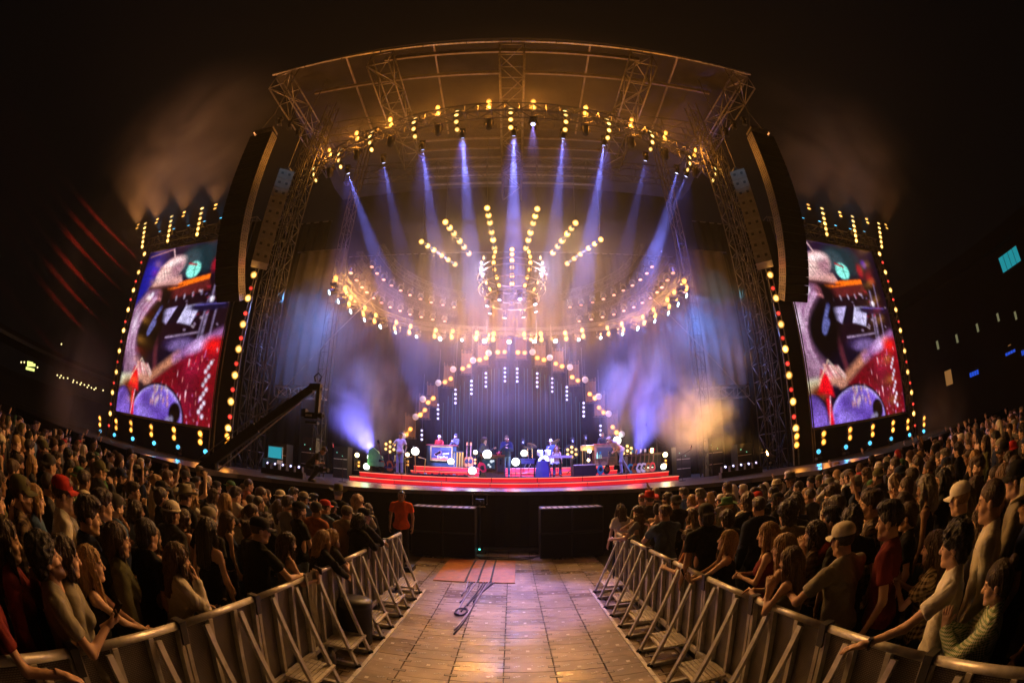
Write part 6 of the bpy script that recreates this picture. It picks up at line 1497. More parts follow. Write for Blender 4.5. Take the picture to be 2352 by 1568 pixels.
performer('person in blue denim vest singing at the centre microphone', on((1640, 1440), zA, 18.7), FB + .05, dict(sex='m', arms=('clasp', 'mic'), top='jacket', legs='stand', seed=5, beard=True), hair='short', hairc='light brown', skin='pale', shirtc='navy', trouc='denim', scale=1.05)
performer('person in white cowboy hat drumming at the back', on((950, 900), zC, 23.0, RB - .25), FB - .2, dict(sex='m', arms=('keys', 'phone'), top='long', legs='sit', seed=6), hat='cowboy', hatc='white', hair='short', hairc='dark brown', skin='light', shirtc='navy', trouc='black')
performer('person with long auburn hair seated at the pale instrument', on((1100, 1230), zC, 18.95, RT - .38), FB + .0, dict(sex='f', arms=('keys', 'keys'), top='tank', legs='sit', lean=.22, head=(0, -.35, 0), seed=7), hair='messy', hairc='red', skin='pale', shirtc='white', trouc='denim', scale=1.02)
p = on((1130, 1380), zC, 18.95); prop('stool', 'low black stool under the seated woman', 'stool', p, [('seat', MB().box((0, 0, .47), (.45, .4, .08)), M_BLACK)] + [('leg', MB().tube([(a * .18, c * .15, 0), (a * .16, c * .13, .44)], .015, 5), M_CAN) for a in (-1, 1) for c in (-1, 1)])
performer('person with grey beard and pale cap standing behind the organ', on((450, 700), zD, 23.2, RB), FB - .2, dict(sex='m', arms=('keys', 'keys'), top='jacket', seed=8, beard=True), hat='capback', hatc='grey', hair='short', hairc='grey', shirtc='navy', trouc='black', scale=1.05)
performer('person in white jumpsuit and cap bending over the guitars', on((930, 1300), zD, 18.5), FB - 1.25 + R(180) * 0, dict(sex='m', arms=('clasp', 'clasp'), top='tee', lean=.95, legs='stride', head=(0, -.1, 0), seed=9), hat='cap', hatc='cream', hair='short', hairc='brown', skin='light', shirtc='white', trouc='light denim', scale=1.12)
p = on((935, 1400), zE, 12.4, DECK - .33)
performer('person in black kneeling on the deck edge behind a camera', (p.x, 12.3, DECK - .45), R(-70), dict(sex='m', arms=('mic', 'mic'), top='tee', legs='crouch', lean=.75, seed=10), hair='short', hairc='brown', skin='tan', shirtc='black', trouc='black')
prop('video_camera', 'shoulder video camera held by the kneeling operator', 'camera', (p.x + .42, 12.2, DECK + .42), [('body', MB().box((0, 0, 0), (.36, .14, .18)), M_CAN), ('lens', MB().tube([(.18, 0, 0), (.36, -.02, 0)], [.05, .065], 10), M_BLACK), ('viewfinder', MB().box((-.02, -.1, .08), (.14, .06, .06)), M_CAN)], -.2)
# security guard and the little camera rig in the pit
zF = crop(500, 1000, 2.35)
gp = at_y(922, 1138, 10.3)
performer('person in orange polo and headset standing in the pit, security', (gp.x, gp.y, gp.z - 1.635 * 1.1), FB + .15, dict(sex='m', arms=('down', 'down'), top='polo', wide=1.12, seed=11, lod=0), hair='buzz', hairc='black', skin='brown', shirtc='orange', trouc='black', scale=1.1)
prop('step_box', 'low black step box under the guard in orange', 'box', (gp.x, gp.y, 0), [('box', MB().box((0, 0, (gp.z - 1.8) / 2), (.6, .5, gp.z - 1.8)), M_BLACK)])
t = thing('headset', 'black headset worn by the guard in orange', 'headset', (gp.x, gp.y, gp.z + .01)); MB().tube([(-.09, 0, -.02), (-.08, 0, .07), (0, 0, .125), (.08, 0, .07), (.09, 0, -.02)], .012, 6).build('band', M_BLACK, t); MB().box((-.092, 0, -.02), (.03, .06, .07)).build('ear_cup', M_BLACK, t); MB().box((.092, 0, -.02), (.03, .06, .07)).build('ear_cup', M_BLACK, t)
# ------------------------------------------------------------------ plastic floor tiles of the aisle
FX0, FX1 = -1.945, 1.755
def tile_mat():
    m = mat('floor_tile_plastic', (.29, .225, .16), .42, noise_scale=3.5, noise_amt=.22, spec=.5)
    nt = m.node_tree; b = nt.nodes['Principled BSDF']; tc = nt.nodes['Texture Coordinate']
    oi = nt.nodes.new('ShaderNodeObjectInfo')      # each tile a slightly different shade and gloss
    mr = nt.nodes.new('ShaderNodeMapRange'); mr.inputs[3].default_value = .22; mr.inputs[4].default_value = .50; nt.links.new(oi.outputs['Random'], mr.inputs[0]); nt.links.new(mr.outputs[0], b.inputs['Roughness'])
    v = nt.nodes.new('ShaderNodeTexVoronoi'); v.inputs['Scale'].default_value = 44; v.inputs['Randomness'].default_value = .0
    nt.links.new(tc.outputs['Object'], v.inputs['Vector'])
    cr = nt.nodes.new('ShaderNodeMapRange'); cr.inputs[1].default_value = .15; cr.inputs[2].default_value = .30
    nt.links.new(v.outputs[0], cr.inputs[0])
    bp = nt.nodes.new('ShaderNodeBump'); bp.inputs['Strength'].default_value = .5; bp.inputs['Distance'].default_value = .004
    nt.links.new(cr.outputs[0], bp.inputs['Height'])
    n = nt.nodes.new('ShaderNodeTexNoise'); n.inputs['Scale'].default_value = 30
    nt.links.new(tc.outputs['Object'], n.inputs['Vector'])
    bp2 = nt.nodes.new('ShaderNodeBump'); bp2.inputs['Strength'].default_value = .15; bp2.inputs['Distance'].default_value = .01
    nt.links.new(n.outputs[0], bp2.inputs['Height']); nt.links.new(bp.outputs[0], bp2.inputs['Normal']); nt.links.new(bp2.outputs[0], b.inputs['Normal'])
    mx = nt.nodes['Mix']
    sh = nt.nodes.new('ShaderNodeMapRange'); sh.inputs[3].default_value = .82; sh.inputs[4].default_value = 1.12; nt.links.new(oi.outputs['Random'], sh.inputs[0])
    m2 = nt.nodes.new('ShaderNodeMix'); m2.data_type = 'RGBA'; m2.blend_type = 'MULTIPLY'; m2.inputs[0].default_value = 1
    nt.links.new(mx.outputs[2], m2.inputs[6]); nt.links.new(sh.outputs[0], m2.inputs[7])
    ge = nt.nodes.new('ShaderNodeNewGeometry')      # spilled drink, shoe scuffs: stains that run on across the tiles
    s1 = nt.nodes.new('ShaderNodeTexNoise'); s1.inputs['Scale'].default_value = 1.3; s1.inputs['Detail'].default_value = 6; s1.inputs['Distortion'].default_value = .8; nt.links.new(ge.outputs['Position'], s1.inputs['Vector'])
    s2 = nt.nodes.new('ShaderNodeMapRange'); s2.inputs[1].default_value = .42; s2.inputs[2].default_value = .62; s2.inputs[3].default_value = .62; s2.inputs[4].default_value = 1.12; nt.links.new(s1.outputs[0], s2.inputs[0])
    m3 = nt.nodes.new('ShaderNodeMix'); m3.data_type = 'RGBA'; m3.blend_type = 'MULTIPLY'; m3.inputs[0].default_value = 1; nt.links.new(m2.outputs[2], m3.inputs[6]); nt.links.new(s2.outputs[0], m3.inputs[7]); nt.links.new(m3.outputs[2], b.inputs['Base Color'])
    return m
M_TILE = tile_mat()
M_GAP = mat('floor_gap', (.015, .013, .011), .9)
M_LATCH = mat('tile_latch', (.22, .19, .16), .5); M_TAG = mat('tile_white_plug', (.62, .58, .52), .5); M_GRIP = mat('tile_clear_grip', (.46, .43, .41), .25, spec=.8, noise_scale=60, noise_amt=.5)
FLOOR = thing('floor', 'pale plastic event flooring of latched tiles down the aisle', 'floor', (0, 0, 0)); FLOOR['kind'] = 'structure'
b = MB(); b.add([(-2.6, -3, .004), (2.5, -3, .004), (2.5, 13.8, .004), (-2.6, 13.8, .004)], [(0, 1, 2, 3)]); b.build('floor_bed', M_GAP, FLOOR)
TW, TL = .615, .30
def tile_mesh(plug):
    b = MB(); w, l = TW - .014, TL - .0035
    b.box((0, 0, .016), (w, l, .024), 0, taper=.994)
    for s in (-1, 1):
        b.box((s * (w / 2 - .022), 0, .0285), (.080, .046, .005), 1)
        for q in (-1, 1): b.box((s * (w / 2 - .022), q * .0265, .0283), (.094, .004, .005), 4)
        b.box((s * (w / 2 - .066), 0, .0283), (.005, .056, .005), 4)
    for s in (-1, 1):
        for u in range(3): b.box((s * .15 + (u - 1) * .03, .01 * ((u * 7) % 3 - 1) + .02, .0285), (.026, .040 - .008 * (u % 2), .003), 3, Matrix.Rotation(.25 * s + .2 * u, 3, 'Z'))
    if plug: b.box((0, -.06, .029), (.046, .056, .004), 2)
    else: b.box((.0, .05, .0285), (.014, .014, .003), 2)
    return b.mesh('floor_tile', [M_TILE, M_LATCH, M_TAG, M_GRIP, M_GAP])
tms = [tile_mesh(False), tile_mesh(True)]; rr = random.Random(4); nt_ = 0
for i in range(8):
    for j in range(-6, 36):
        x = -1.33 - TW * 1.5 + i * TW + .0; y = 2.91 + j * TL
        if y > 13.6 or y < 2.7: continue
        if x + TW / 2 > 2.45 or x - TW / 2 < -2.6: continue
        link('floor_tile', tms[j % 2], FLOOR, Matrix.Translation((x + rr.uniform(-.002, .002), y, rr.uniform(0, .003))) @ Matrix.Rotation(rr.uniform(-.002, .002), 4, 'Z') @ Matrix.Rotation(rr.uniform(-.005, .005), 4, 'X') @ Matrix.Rotation(rr.uniform(-.003, .003), 4, 'Y')); nt_ += 1
print('TILES', nt_)

# ------------------------------------------------------------------ cable ramp and cables
z7 = crop(950, 1200, 3.358)
M_RAMP = mat('orange_ramp_rubber', (.42, .15, .035), .45, noise_scale=6, noise_amt=.3, bump=.5, bump_scale=70)
rp = thing('cable_ramp', 'orange ramp mat of four panels with dark seams covering the cables', 'cable ramp', (0, 0, 0))
A, B, Cc, D = at_z(*z7(345, 750), .07), at_z(*z7(1042, 778), .07), at_z(*z7(1042, 570), .05), at_z(*z7(480, 585), .05)
A.y = B.y = 9.45; C0 = Vector((.12, 12.0, .05)); D0 = Vector((-1.75, 12.0, .05)); A.x = -1.78
us = (0, .40, .55, .70, 1.0)
for u0, u1 in zip(us[:-1], us[1:]):
    e = .012; p = [A.lerp(B, u0 + e), A.lerp(B, u1 - e), D0.lerp(C0, u1 - e), D0.lerp(C0, u0 + e)]
    m = MB(); vs = []
    for k in range(9):
        t = k / 8
        for q0, q1 in ((p[0], p[3]), (p[1], p[2])): q = q0.lerp(q1, t); vs.append((q.x, q.y, .052 + .035 * math.sin(math.pi * t)))
    m.add(vs, [(2 * k, 2 * k + 1, 2 * k + 3, 2 * k + 2) for k in range(8)])
    o = [(x, y, .031) for x, y, z in vs]; m.add(vs[:2] + o[:2], [(0, 2, 3, 1)]); m.add([vs[0], vs[2], vs[4], vs[6], vs[8], vs[10], vs[12], vs[14], vs[16]] + [o[0], o[16]], [(0, 1, 2, 3, 4, 5, 6, 7, 8, 10, 9)])
    m.add([vs[1], vs[3], vs[5], vs[7], vs[9], vs[11], vs[13], vs[15], vs[17]] + [o[1], o[17]], [(8, 7, 6, 5, 4, 3, 2, 1, 0, 9, 10)])
    m.build('ramp_panel', M_RAMP, rp)
for u in us[1:-1]:
    m = MB()
    for k in range(22):
        t = k / 22; q = A.lerp(B, u).lerp(D0.lerp(C0, u), t + .01); z = .056 + .035 * math.sin(math.pi * (t + .01)); m.box((q.x, q.y, z), (.045, .075, .012))
    m.build('hinge_strip', M_BLACK, rp)
M_CABLE = mat('blue_black_cable', (.03, .03, .06), .35)
M_CABLE2 = mat('pale_cable', (.40, .38, .45), .4)
ends = [((600, 830), 3), ((580, 905), 2), ((595, 850), 2), ((560, 1010), 5), ((590, 980), 5), ((530, 1165), 1), ((535, 1130), 1), ((690, 900), 3), ((640, 930), 3)]
for i, (e, _) in enumerate(ends):
    s = Vector((-.97 + .06 * i + (.1 if i > 3 else 0), 9.47, .05)); t_ = at_z(*z7(*e), .045); mid1 = s.lerp(t_, .35) + Vector((.05 * math.sin(i * 2), -.0, 0)); mid2 = s.lerp(t_, .7) + Vector((.10 * math.sin(i * 1.3 + 1), 0, 0))
    P = []
    for k in range(13):
        t = k / 12; P.append(((1 - t) ** 3) * s + 3 * (1 - t) ** 2 * t * mid1 + 3 * (1 - t) * t * t * mid2 + t ** 3 * t_)
    tt = thing('cable', '%s cable spilling from under the orange ramp, %s' % ('dark blue' if i % 3 else 'pale', nth(i, len(ends))), 'cable', (0, 0, 0), group='cables on the aisle floor')
    MB().tube(P, .014, 6).build('wire', M_CABLE if i % 3 else M_CABLE2, tt, smooth=True)
tt = thing('cable_coil', 'small tied coil of black cable lying in the aisle', 'cable', at_z(*z7(590, 985), .05))
MB().tube([((.10 + .012 * math.sin(k)) * math.cos(k * .5), (.22 + .02 * math.cos(k)) * math.sin(k * .5), .004 * (k % 7)) for k in range(40)], .014, 5).build('loop', M_CABLE, tt, smooth=True)

# ------------------------------------------------------------------ subwoofer stacks and pit gear
M_SUB = mat('subwoofer_black', (.014, .014, .018), .6, noise_scale=8, bump=.25, bump_scale=120)
for sg, sd, x0, x1 in ((-1, 'left', -2.92, -1.05), (1, 'right', .80, 2.64)):
    w = (x1 - x0) / 2
    for i in range(2):
        for j in range(2):
            t = thing('subwoofer', 'black subwoofer cabinet, %s %s of the %s stack before the stage' % (('lower', 'upper')[j], ('outer', 'inner')[(i == 1) == (sg < 0)], sd), 'loudspeaker', (x0 + w * (i + .5), 12.75, .76 * j + .035), group='subwoofers in front of the stage')
            MB().box((0, 0, .375), (w - .012, .95, .735)).build('cabinet', M_SUB, t); MB().box((0, -.483, .375), (w - .06, .014, .68)).build('grille', M_GRILLE, t)
            if j: 
                b = MB()
                for k in range(5): b.box((-w * .38 + k * w * .19, -.1, .745), (w * .11, .5, .006))
                b.build('top_plate', mat('sub_top_plate', (.42, .40, .42), .5), t)
p = at_z(1105, 1262, .03)
t = thing('pit_camera', 'slim camera and light rig on a pole before the stage centre', 'camera', (p.x, 13.2, .03))
MB().tube([(0, 0, 0), (0, 0, 1.55)], .035, 8).box((0, 0, .03), (.4, .35, .05)).build('pole', M_BLACK, t)
MB().box((0, 0, 1.66), (.26, .2, .16)).tube([(0, -.1, 1.66), (0, -.25, 1.66)], .05, 10).build('camera', M_CAN, t); MB().tube([(-.3, 0, 1.9), (.3, 0, 1.9)], .015, 6).tube([(-.22, 0, 1.9), (-.22, 0, 1.56)], .015, 6).tube([(.22, 0, 1.9), (.22, 0, 1.56)], .015, 6).box((0, -.02, 1.50), (.36, .04, .03)).build('handle_bar', M_CHROME, t)
MB().box((0, -.12, .14), (.06, .02, .04)).build('indicator', mat('teal_indicator', (.1, .1, .1), .3, emit=(.1, 1, .8), estr=3), t)
t = thing('pit_cable', 'long dark cable looping across the floor between the subwoofer stacks', 'cable', (0, 12.3, .05)); MB().tube([(-1.05, .3, 0), (-.9, -.05, 0), (-.3, -.12, 0), (.3, -.2, 0), (.6, .05, 0), (.8, .3, .05)], .02, 6).tube([(-1.0, .1, .02), (-.4, .1, .01), (.2, 0, .01), (.8, .15, .02)], .016, 6).build('wire', M_CABLE, t, smooth=True)
t = thing('walkway_edge', 'low pale metal walkway edge across the foot of the stage', 'walkway', (0, 13.45, 0)); MB().box((0, 0, .10), (1.8, .5, .06)).box((0, -.26, .11), (1.8, .03, .09)).box((0, -.1, .16), (1.8, .03, .03)).build('plate', M_DARKSTEEL, t)

# ------------------------------------------------------------------ crowd barriers
M_MESH = mat('perforated_sheet', (.30, .28, .26), .45, .6, noise_scale=6, noise_amt=.25)
def perf():
    nt = M_MESH.node_tree; b = nt.nodes['Principled BSDF']; tc = nt.nodes['Texture Coordinate']
    br = nt.nodes.new('ShaderNodeTexBrick'); br.inputs['Scale'].default_value = 14; br.inputs['Mortar Size'].default_value = .03; br.inputs['Brick Width'].default_value = .36; br.inputs['Row Height'].default_value = .2
    sp = nt.nodes.new('ShaderNodeSeparateXYZ'); cb = nt.nodes.new('ShaderNodeCombineXYZ'); nt.links.new(tc.outputs['Object'], sp.inputs[0]); nt.links.new(sp.outputs[1], cb.inputs[0]); nt.links.new(sp.outputs[2], cb.inputs[1])
    nt.links.new(cb.outputs[0], br.inputs['Vector'])
    bp = nt.nodes.new('ShaderNodeBump'); bp.inputs['Strength'].default_value = 1; bp.inputs['Distance'].default_value = .012; nt.links.new(br.outputs['Fac'], bp.inputs['Height']); nt.links.new(bp.outputs[0], b.inputs['Normal'])
    mx = nt.nodes['Mix']; m2 = nt.nodes.new('ShaderNodeMix'); m2.data_type = 'RGBA'; m2.inputs[7].default_value = (.10, .09, .085, 1); nt.links.new(mx.outputs[2], m2.inputs[6]); nt.links.new(br.outputs['Fac'], m2.inputs[0]); nt.links.new(m2.outputs[2], b.inputs['Base Color'])
perf()
RAILZ, SEC = 1.25, 1.08
def barrier(label, xf, xfoot, y0, step_slats=True):
    """one section: fence towards the crowd at x = xf, feet on the aisle side at x = xfoot"""
    s = 1 if xfoot > xf else -1; d = abs(xfoot - xf)
    t = thing('crowd_barrier', label, 'barrier', (xf, y0, 0), group='crowd barrier sections along the aisle')
    P = lambda x, y, z: (s * x, y, z)
    k = ('bar', s, round(d, 2))
    link('top_rail', _mesh_cache(k + (1,), lambda: MB().tube([P(0, .012, RAILZ), P(0, SEC - .012, RAILZ)], .031, 14).mesh('top_rail', M_ALU, True)), t)
    link('panel', _mesh_cache(k + (2,), lambda: MB().box(P(-.02, SEC / 2, .63), (.008, SEC - .05, 1.16)).mesh('panel', M_MESH)), t)
    for i, y in enumerate((.03, .36, .72, SEC - .03)):
        link('post', _mesh_cache(k + (3, i in (1, 2)), lambda: MB().box(P(.01, 0, .62), (.05, .045 if i not in (1, 2) else .05, 1.22)).mesh('post', M_ALU)), t, Matrix.Translation((0, y, 0)))
    for y in (.29, .79):
        link('brace', _mesh_cache(k + (4,), lambda: MB().bar(P(.03, 0, RAILZ - .05), P(d - .02, 0, .06), .035, .055, up=(0, 1, 0)).mesh('brace', M_ALU)), t, Matrix.Translation((0, y, 0)))
        link('foot_wheel', _mesh_cache(k + (5,), lambda: MB().sphere(P(d - .01, 0, .05), .042, 10).mesh('foot_wheel', M_BLACK, True)), t, Matrix.Translation((0, y, 0)))
        link('base_beam', _mesh_cache(k + (6,), lambda: MB().box(P(d / 2, 0, .06), (d, .05, .05)).mesh('base_beam', M_ALU)), t, Matrix.Translation((0, y, 0)))
    link('foot_rail', _mesh_cache(k + (7,), lambda: MB().box(P(d + .03, SEC / 2, .035), (.05, SEC - .01, .03)).box(P(.03, SEC / 2, .26), (.05, SEC - .02, .06)).mesh('foot_rail', M_ALU)), t)
    tr = link('tread', _mesh_cache(k + (8,), lambda: MB().box(P(.06 + .17, 0, .285), (.36, .56, .02)).mesh('tread', M_ALU)), t, Matrix.Translation((0, .54, 0)))
    for j in range(7): link('slat', _mesh_cache(k + (9,), lambda: MB().box(P(0, 0, .301), (.044, .555, .012)).mesh('slat', mat('tread_slats', (.50, .46, .40), .45, .4, noise_scale=14, noise_amt=.3))), tr, Matrix.Translation((s * (.08 + .052 * j), 0, 0)))
    link('joint_clamp', _mesh_cache(k + (10,), lambda: MB().box(P(0, 0, RAILZ - .05), (.10, .07, .19)).mesh('joint_clamp', M_DARKSTEEL)), t)
    link('kick_bar', _mesh_cache(k + (11,), lambda: MB().bar(P(.05, .02, .10), P(.05, SEC - .02, .10), .04, .05).mesh('kick_bar', M_ALU)), t)
    return t
XL, XR, FL, FRT = -2.27, 2.16, -1.80, 1.63
for i in range(10):
    barrier('aluminium barrier section on the left of the aisle, %s' % nth(i, 10, 'camera', 'stage'), XL, FL, 8.6 - SEC * (10 - i))
    barrier('aluminium barrier section on the right of the aisle, %s' % nth(i, 10, 'camera', 'stage'), XR, FRT, 8.7 - SEC * (10 - i))
# bin, draped shirt, cups
p = at_z(776, 1462, .0); 
t = thing('litter_bin', 'black round litter bin with lid standing inside the left barrier', 'bin', (-2.10, p.y * .98, .03))
MB().lathe([(.001, 0), (.19, 0), (.215, .02), (.23, .3), (.24, .6), (.245, .62)], 20).build('bin_body', M_BLACK, t, smooth=True)
MB().lathe([(.25, .60), (.255, .66), (.23, .70), (.12, .72), (.001, .72)], 20).build('lid', mat('bin_lid', (.03, .03, .034), .4), t, smooth=True)
b = MB()
for k, (a, z) in enumerate(((.2, .5), (.25, .42), (.15, .33), (.3, .25))): b.box((.243 * math.cos(a), .243 * math.sin(a), z), (.006, .11, .045), 0, Matrix.Rotation(a, 3, 'Z'))
b.build('sticker', mat('bin_sticker', (.28, .28, .27), .6), t)
p = at_z(700, 1325, RAILZ)
t = thing('draped_shirt', 'grey shirt hanging over the left barrier rail near the bin', 'shirt', (XL, p.y, RAILZ + .05))
b = MB(); vs = []
for i in range(9):
    for j in range(12):
        u = i / 8 - .5; z = .02 - .07 * j; w = .30 * (1 - .045 * j)
        vs.append((.055 + .02 * math.sin(i * 1.9 + j * .3) + .004 * j, u * w + .02 * math.sin(j * .8), z if j else .03))
b.add(vs, [(i * 12 + j, (i + 1) * 12 + j, (i + 1) * 12 + j + 1, i * 12 + j + 1) for i in range(8) for j in range(11)]); b.build('cloth', mat('grey_cotton', (.33, .32, .30), .85, noise_scale=8), t, smooth=True)
M_CUP = mat('clear_plastic', (.75, .75, .78), .12, spec=.8)
for i, (x, y, lb) in enumerate(((-2.12, 4.55, 'clear plastic bottle lying by the left barrier tread'), (-2.0, 5.05, 'clear plastic cup standing behind the left barrier feet'), (-2.22, 5.3, 'crushed clear cup beside the litter bin'), (-1.95, 8.2, 'small clear bottle near the far left treads'))):
    prop('plastic_cup', lb, 'cup', (x, y, .03), [('cup', MB().lathe([(.001, 0), (.03, 0), (.042, .12), (.044, .125)] if i != 0 else [(.001, 0), (.033, 0), (.035, .13), (.014, .18), (.014, .2), (.001, .2)], 10), M_CUP)])

b = MB(); rg = random.Random(9)
for k in range(70):      # paper scraps and flattened cup pieces
    x, y = rg.uniform(-2.1, 2.0), rg.uniform(2.6, 11.5); r = rg.uniform(.008, .022); a = rg.uniform(0, 6.3)
    b.add([(x + r * math.cos(a + q) * rg.uniform(.6, 1.3), y + r * math.sin(a + q) * rg.uniform(.6, 1.3), .034 + rg.uniform(0, .006)) for q in (0, 1.5, 3.0, 4.4)], [(0, 1, 2, 3)])
o = b.build('litter', mat('paper_scrap', (.55, .52, .48), .8)); tag(o, 'scattered pale paper scraps lying over the aisle floor', 'litter', kind='stuff')
# ------------------------------------------------------------------ people at the rails and just behind them, one by one
M_GINGHAM = check_cloth('green_gingham', (.05, .16, .05), (.62, .62, .50), 105)
M_PLAID = check_cloth('brown_checks', (.05, .035, .02), (.42, .34, .20), 46)
M_FLANNEL = check_cloth('dark_flannel', (.03, .02, .02), (.20, .15, .10), 30)
STAGE_PT = Vector((0, 18.5, 0))
HEROES = []; PS = 1.09
HREL = [85, 85, 95, 85, 70, 45, 55, 85, 60, 65, 55, 50, 50, 40, 40, 80, 80, 90, 95, 50, 50, 80, 85, 30, 60, 60, 30, 50, 90, 30, 85, 65, 75, 30, 50, 80, 85, 80, 85, 90, 85, 90, 80, 75, 20, 80]     # how far each one is turned from looking straight away
ZA1 = crop(0, 1000, 2.35); ZA2 = crop(500, 1000, 2.35); ZA4 = crop(1400, 1000, 2.35); ZA5 = crop(1875, 1000, 2.35)
def hero(label, q, hz, face, kw, scale=1.0, xoff=None, yoff=0, **pk):
    """stand a person so that the head sits at photograph position q with its centre hz above the ground; face = heading in degrees from +y towards +x"""
    hz *= PS; p = at_z(*q, hz); az = math.degrees(math.atan2(p.x, p.y)); face = az + HREL[len(HEROES)] * (1 if p.x < 0 else -1); rz = -R(face)
    lean = kw.get('lean', 0); fw = Vector((math.sin(R(face)), math.cos(R(face)), 0))
    s = hz / (1.0 + .635 * math.cos(lean) + 0) if lean else hz / 1.635
    s = min(max(s, .86 * PS), 1.1 * PS)
    foot = p - fw * (.635 * math.sin(lean) * s)
    lim = (2.27 if foot.x < 0 else 2.16) + .20 + (.06 if kw.get('wide', 1) > 1.1 else 0)
    if foot.y < 8.3 and abs(foot.x) < lim: foot.x = math.copysign(lim, foot.x)
    kw.setdefault('lod', 0); kw.setdefault('seed', len(HEROES))
    r, MH, w = person_arrays(**kw)
    t = put_person(label, r, MH, (foot.x, foot.y + yoff, 0), rz, scale=s, vox=0, **pk)
    HEROES.append((Vector((foot.x, foot.y, 0)), Vector((p.x, p.y, 0))))
    global HROT; HROT = rz
    return t, Matrix.Translation((foot.x, foot.y + yoff, 0)) @ Matrix.Rotation(rz, 4, 'Z') @ Matrix.Scale(s, 4), w
NONE = []
# left rail, from the camera towards the stage
t1, M1, w1 = hero('person with dark curls and beard in beige tee reading a phone by the left rail', ZA1(285, 850), 1.60, 62, dict(sex='m', arms=('down', ((.27, .06, 1.10), (.08, .32, 1.29))), beard=True, head=(0, -.35, 0), curl=(.5, .9), fingers=(None, (-.1, .9, .35)), palms=(None, (-.6, -.1, .8)), top='tee', wide=1.06), hair='curly', hairc='black', skin='tan', shirtc='tan')
hp = M1 @ (w1[1] + Vector((-.03, .09, .08)))
t = thing('phone', 'dark phone held over the left rail by the bearded person', 'phone', hp, HROT); MB().box((0, 0, 0), (.075, .012, .155), 0, Matrix.Rotation(R(-35), 3, 'X')).build('case', M_BLACK, t); MB().box((0, -.008, .0), (.067, .003, .145), 0, Matrix.Rotation(R(-35), 3, 'X')).build('glass', mat('phone_glass', (.02, .02, .025), .1), t)
hero('person with long blonde hair in tank top folding bare arms over the left rail', ZA1(535, 885), 1.50, 58, dict(sex='f', arms=(((-.16, .30, 1.08), (.06, .46, 1.14)), ((.20, .26, 1.08), (-.02, .48, 1.12))), lean=.12, head=(-.1, -.22, 0), top='tank', curl=(.6, .7)), hair='long', hairc='blonde', skin='light', shirtc='charcoal')
hero('person with dark hair in red top at the left picture edge behind the rail', ZA1(40, 745), 1.60, 60, dict(sex='f', arms=('chin', 'down'), top='long', head=(0, -.05, 0)), hair='wavy', hairc='dark brown', skin='tan', shirtc='maroon')
hero('person with long brown hair in dark green jacket behind the blonde at the left rail', ZA1(672, 745), 1.60, 55, dict(sex='f', arms=('down', 'down'), top='jacket'), hair='long', hairc='brown', skin='light', shirtc='olive')
hero('person with wavy brown hair in white sweater, hand at mouth, on the left rail', ZA1(1020, 850), 1.52, 52, dict(sex='f', arms=('clasp', ((.13, .27, 1.17), (.07, .20, 1.46))), top='sweater', lean=.10, head=(-.05, 0, 0), curl=(.5, .35), fingers=(None, (-.25, -.1, .95)), palms=(None, (-.4, -.9, 0))), hair='wavy', hairc='light brown', skin='light', shirtc='cream')
hero('person with black ponytail and bare back in a dark tube top near the left rail', ZA1(1195, 690), 1.60, 30, dict(sex='f', arms=('down', 'down'), top='tube'), hair='long', hairc='black', skin='light', shirtc='black', trouc='black')
hero('person with straight dark hair in black shirt seen from behind near the left rail', ZA1(845, 715), 1.62, 28, dict(sex='m', arms=('down', 'down'), top='tee', wide=1.08), hair='crop', hairc='black', skin='tan', shirtc='black')
hero('person half hidden in cream top behind the bearded phone user', ZA1(375, 840), 1.58, 65, dict(sex='f', arms=('down', 'down'), top='long'), hair='bob', hairc='dark brown', skin='light', shirtc='tan')
hero('person in black tee and black cap leaning both elbows on the left rail', ZA2(315, 690), 1.64, 34, dict(sex='m', arms=(((-.30, .22, 1.14), (.0, .40, 1.16)), ((.32, .26, 1.12), (.16, .44, 1.17))), top='tee', lean=.10, head=(-.3, 0, 0), wide=1.16, curl=(.7, .7)), hat='cap', hatc='black', hair='buzz', hairc='dark brown', skin='light', shirtc='black')
t8, M8, w8 = hero('person with curly brown hair in grey tank raising a phone over the left rail', ZA2(475, 765), 1.50, 40, dict(sex='f', arms=(((-.18, .22, 1.10), (.02, .36, 1.22)), ((.22, .16, 1.08), (.14, .36, 1.22))), top='tank', lean=.08, curl=(.9, .9), fingers=((.2, .3, .9), (-.2, .3, .9)), palms=((.6, -.6, 0), (-.6, -.6, 0))), hair='messy', hairc='brown', skin='light', shirtc='grey')
hp = M8 @ (w8[1] + Vector((-.06, .04, .10))); t = thing('phone', 'dark phone held up by the curly-haired person at the left rail', 'phone', hp, HROT); MB().box((0, 0, 0), (.16, .012, .078)).build('case', M_BLACK, t)
hero('person with straight blonde hair draping arms over the left rail, nearer of two', ZA2(690, 745), 1.46, 36, dict(sex='f', arms=(((-.20, .30, 1.10), (.0, .52, 1.08)), ((.18, .34, 1.12), (.08, .56, 1.00))), top='long', lean=.30, head=(0, -.15, 0)), hair='long', hairc='blonde', skin='light', shirtc='black')
hero('person with blonde bob resting folded arms on the left rail, farther of two', ZA2(800, 745), 1.44, 30, dict(sex='f', arms=('railwide', 'rail'), top='tee', lean=.28, head=(0, -.2, 0)), hair='bob', hairc='blonde', skin='light', shirtc='charcoal')
hero('person in black jacket and black cap clasping hands on the left rail', ZA2(915, 610), 1.62, 20, dict(sex='m', arms=(((-.28, .25, 1.16), (.04, .42, 1.18)), ((.26, .25, 1.16), (-.02, .44, 1.18))), top='jacket', lean=.14, head=(-.35, 0, 0), curl=(1.0, 1.0)), hat='cap', hatc='black', hair='buzz', hairc='black', skin='light', shirtc='black')
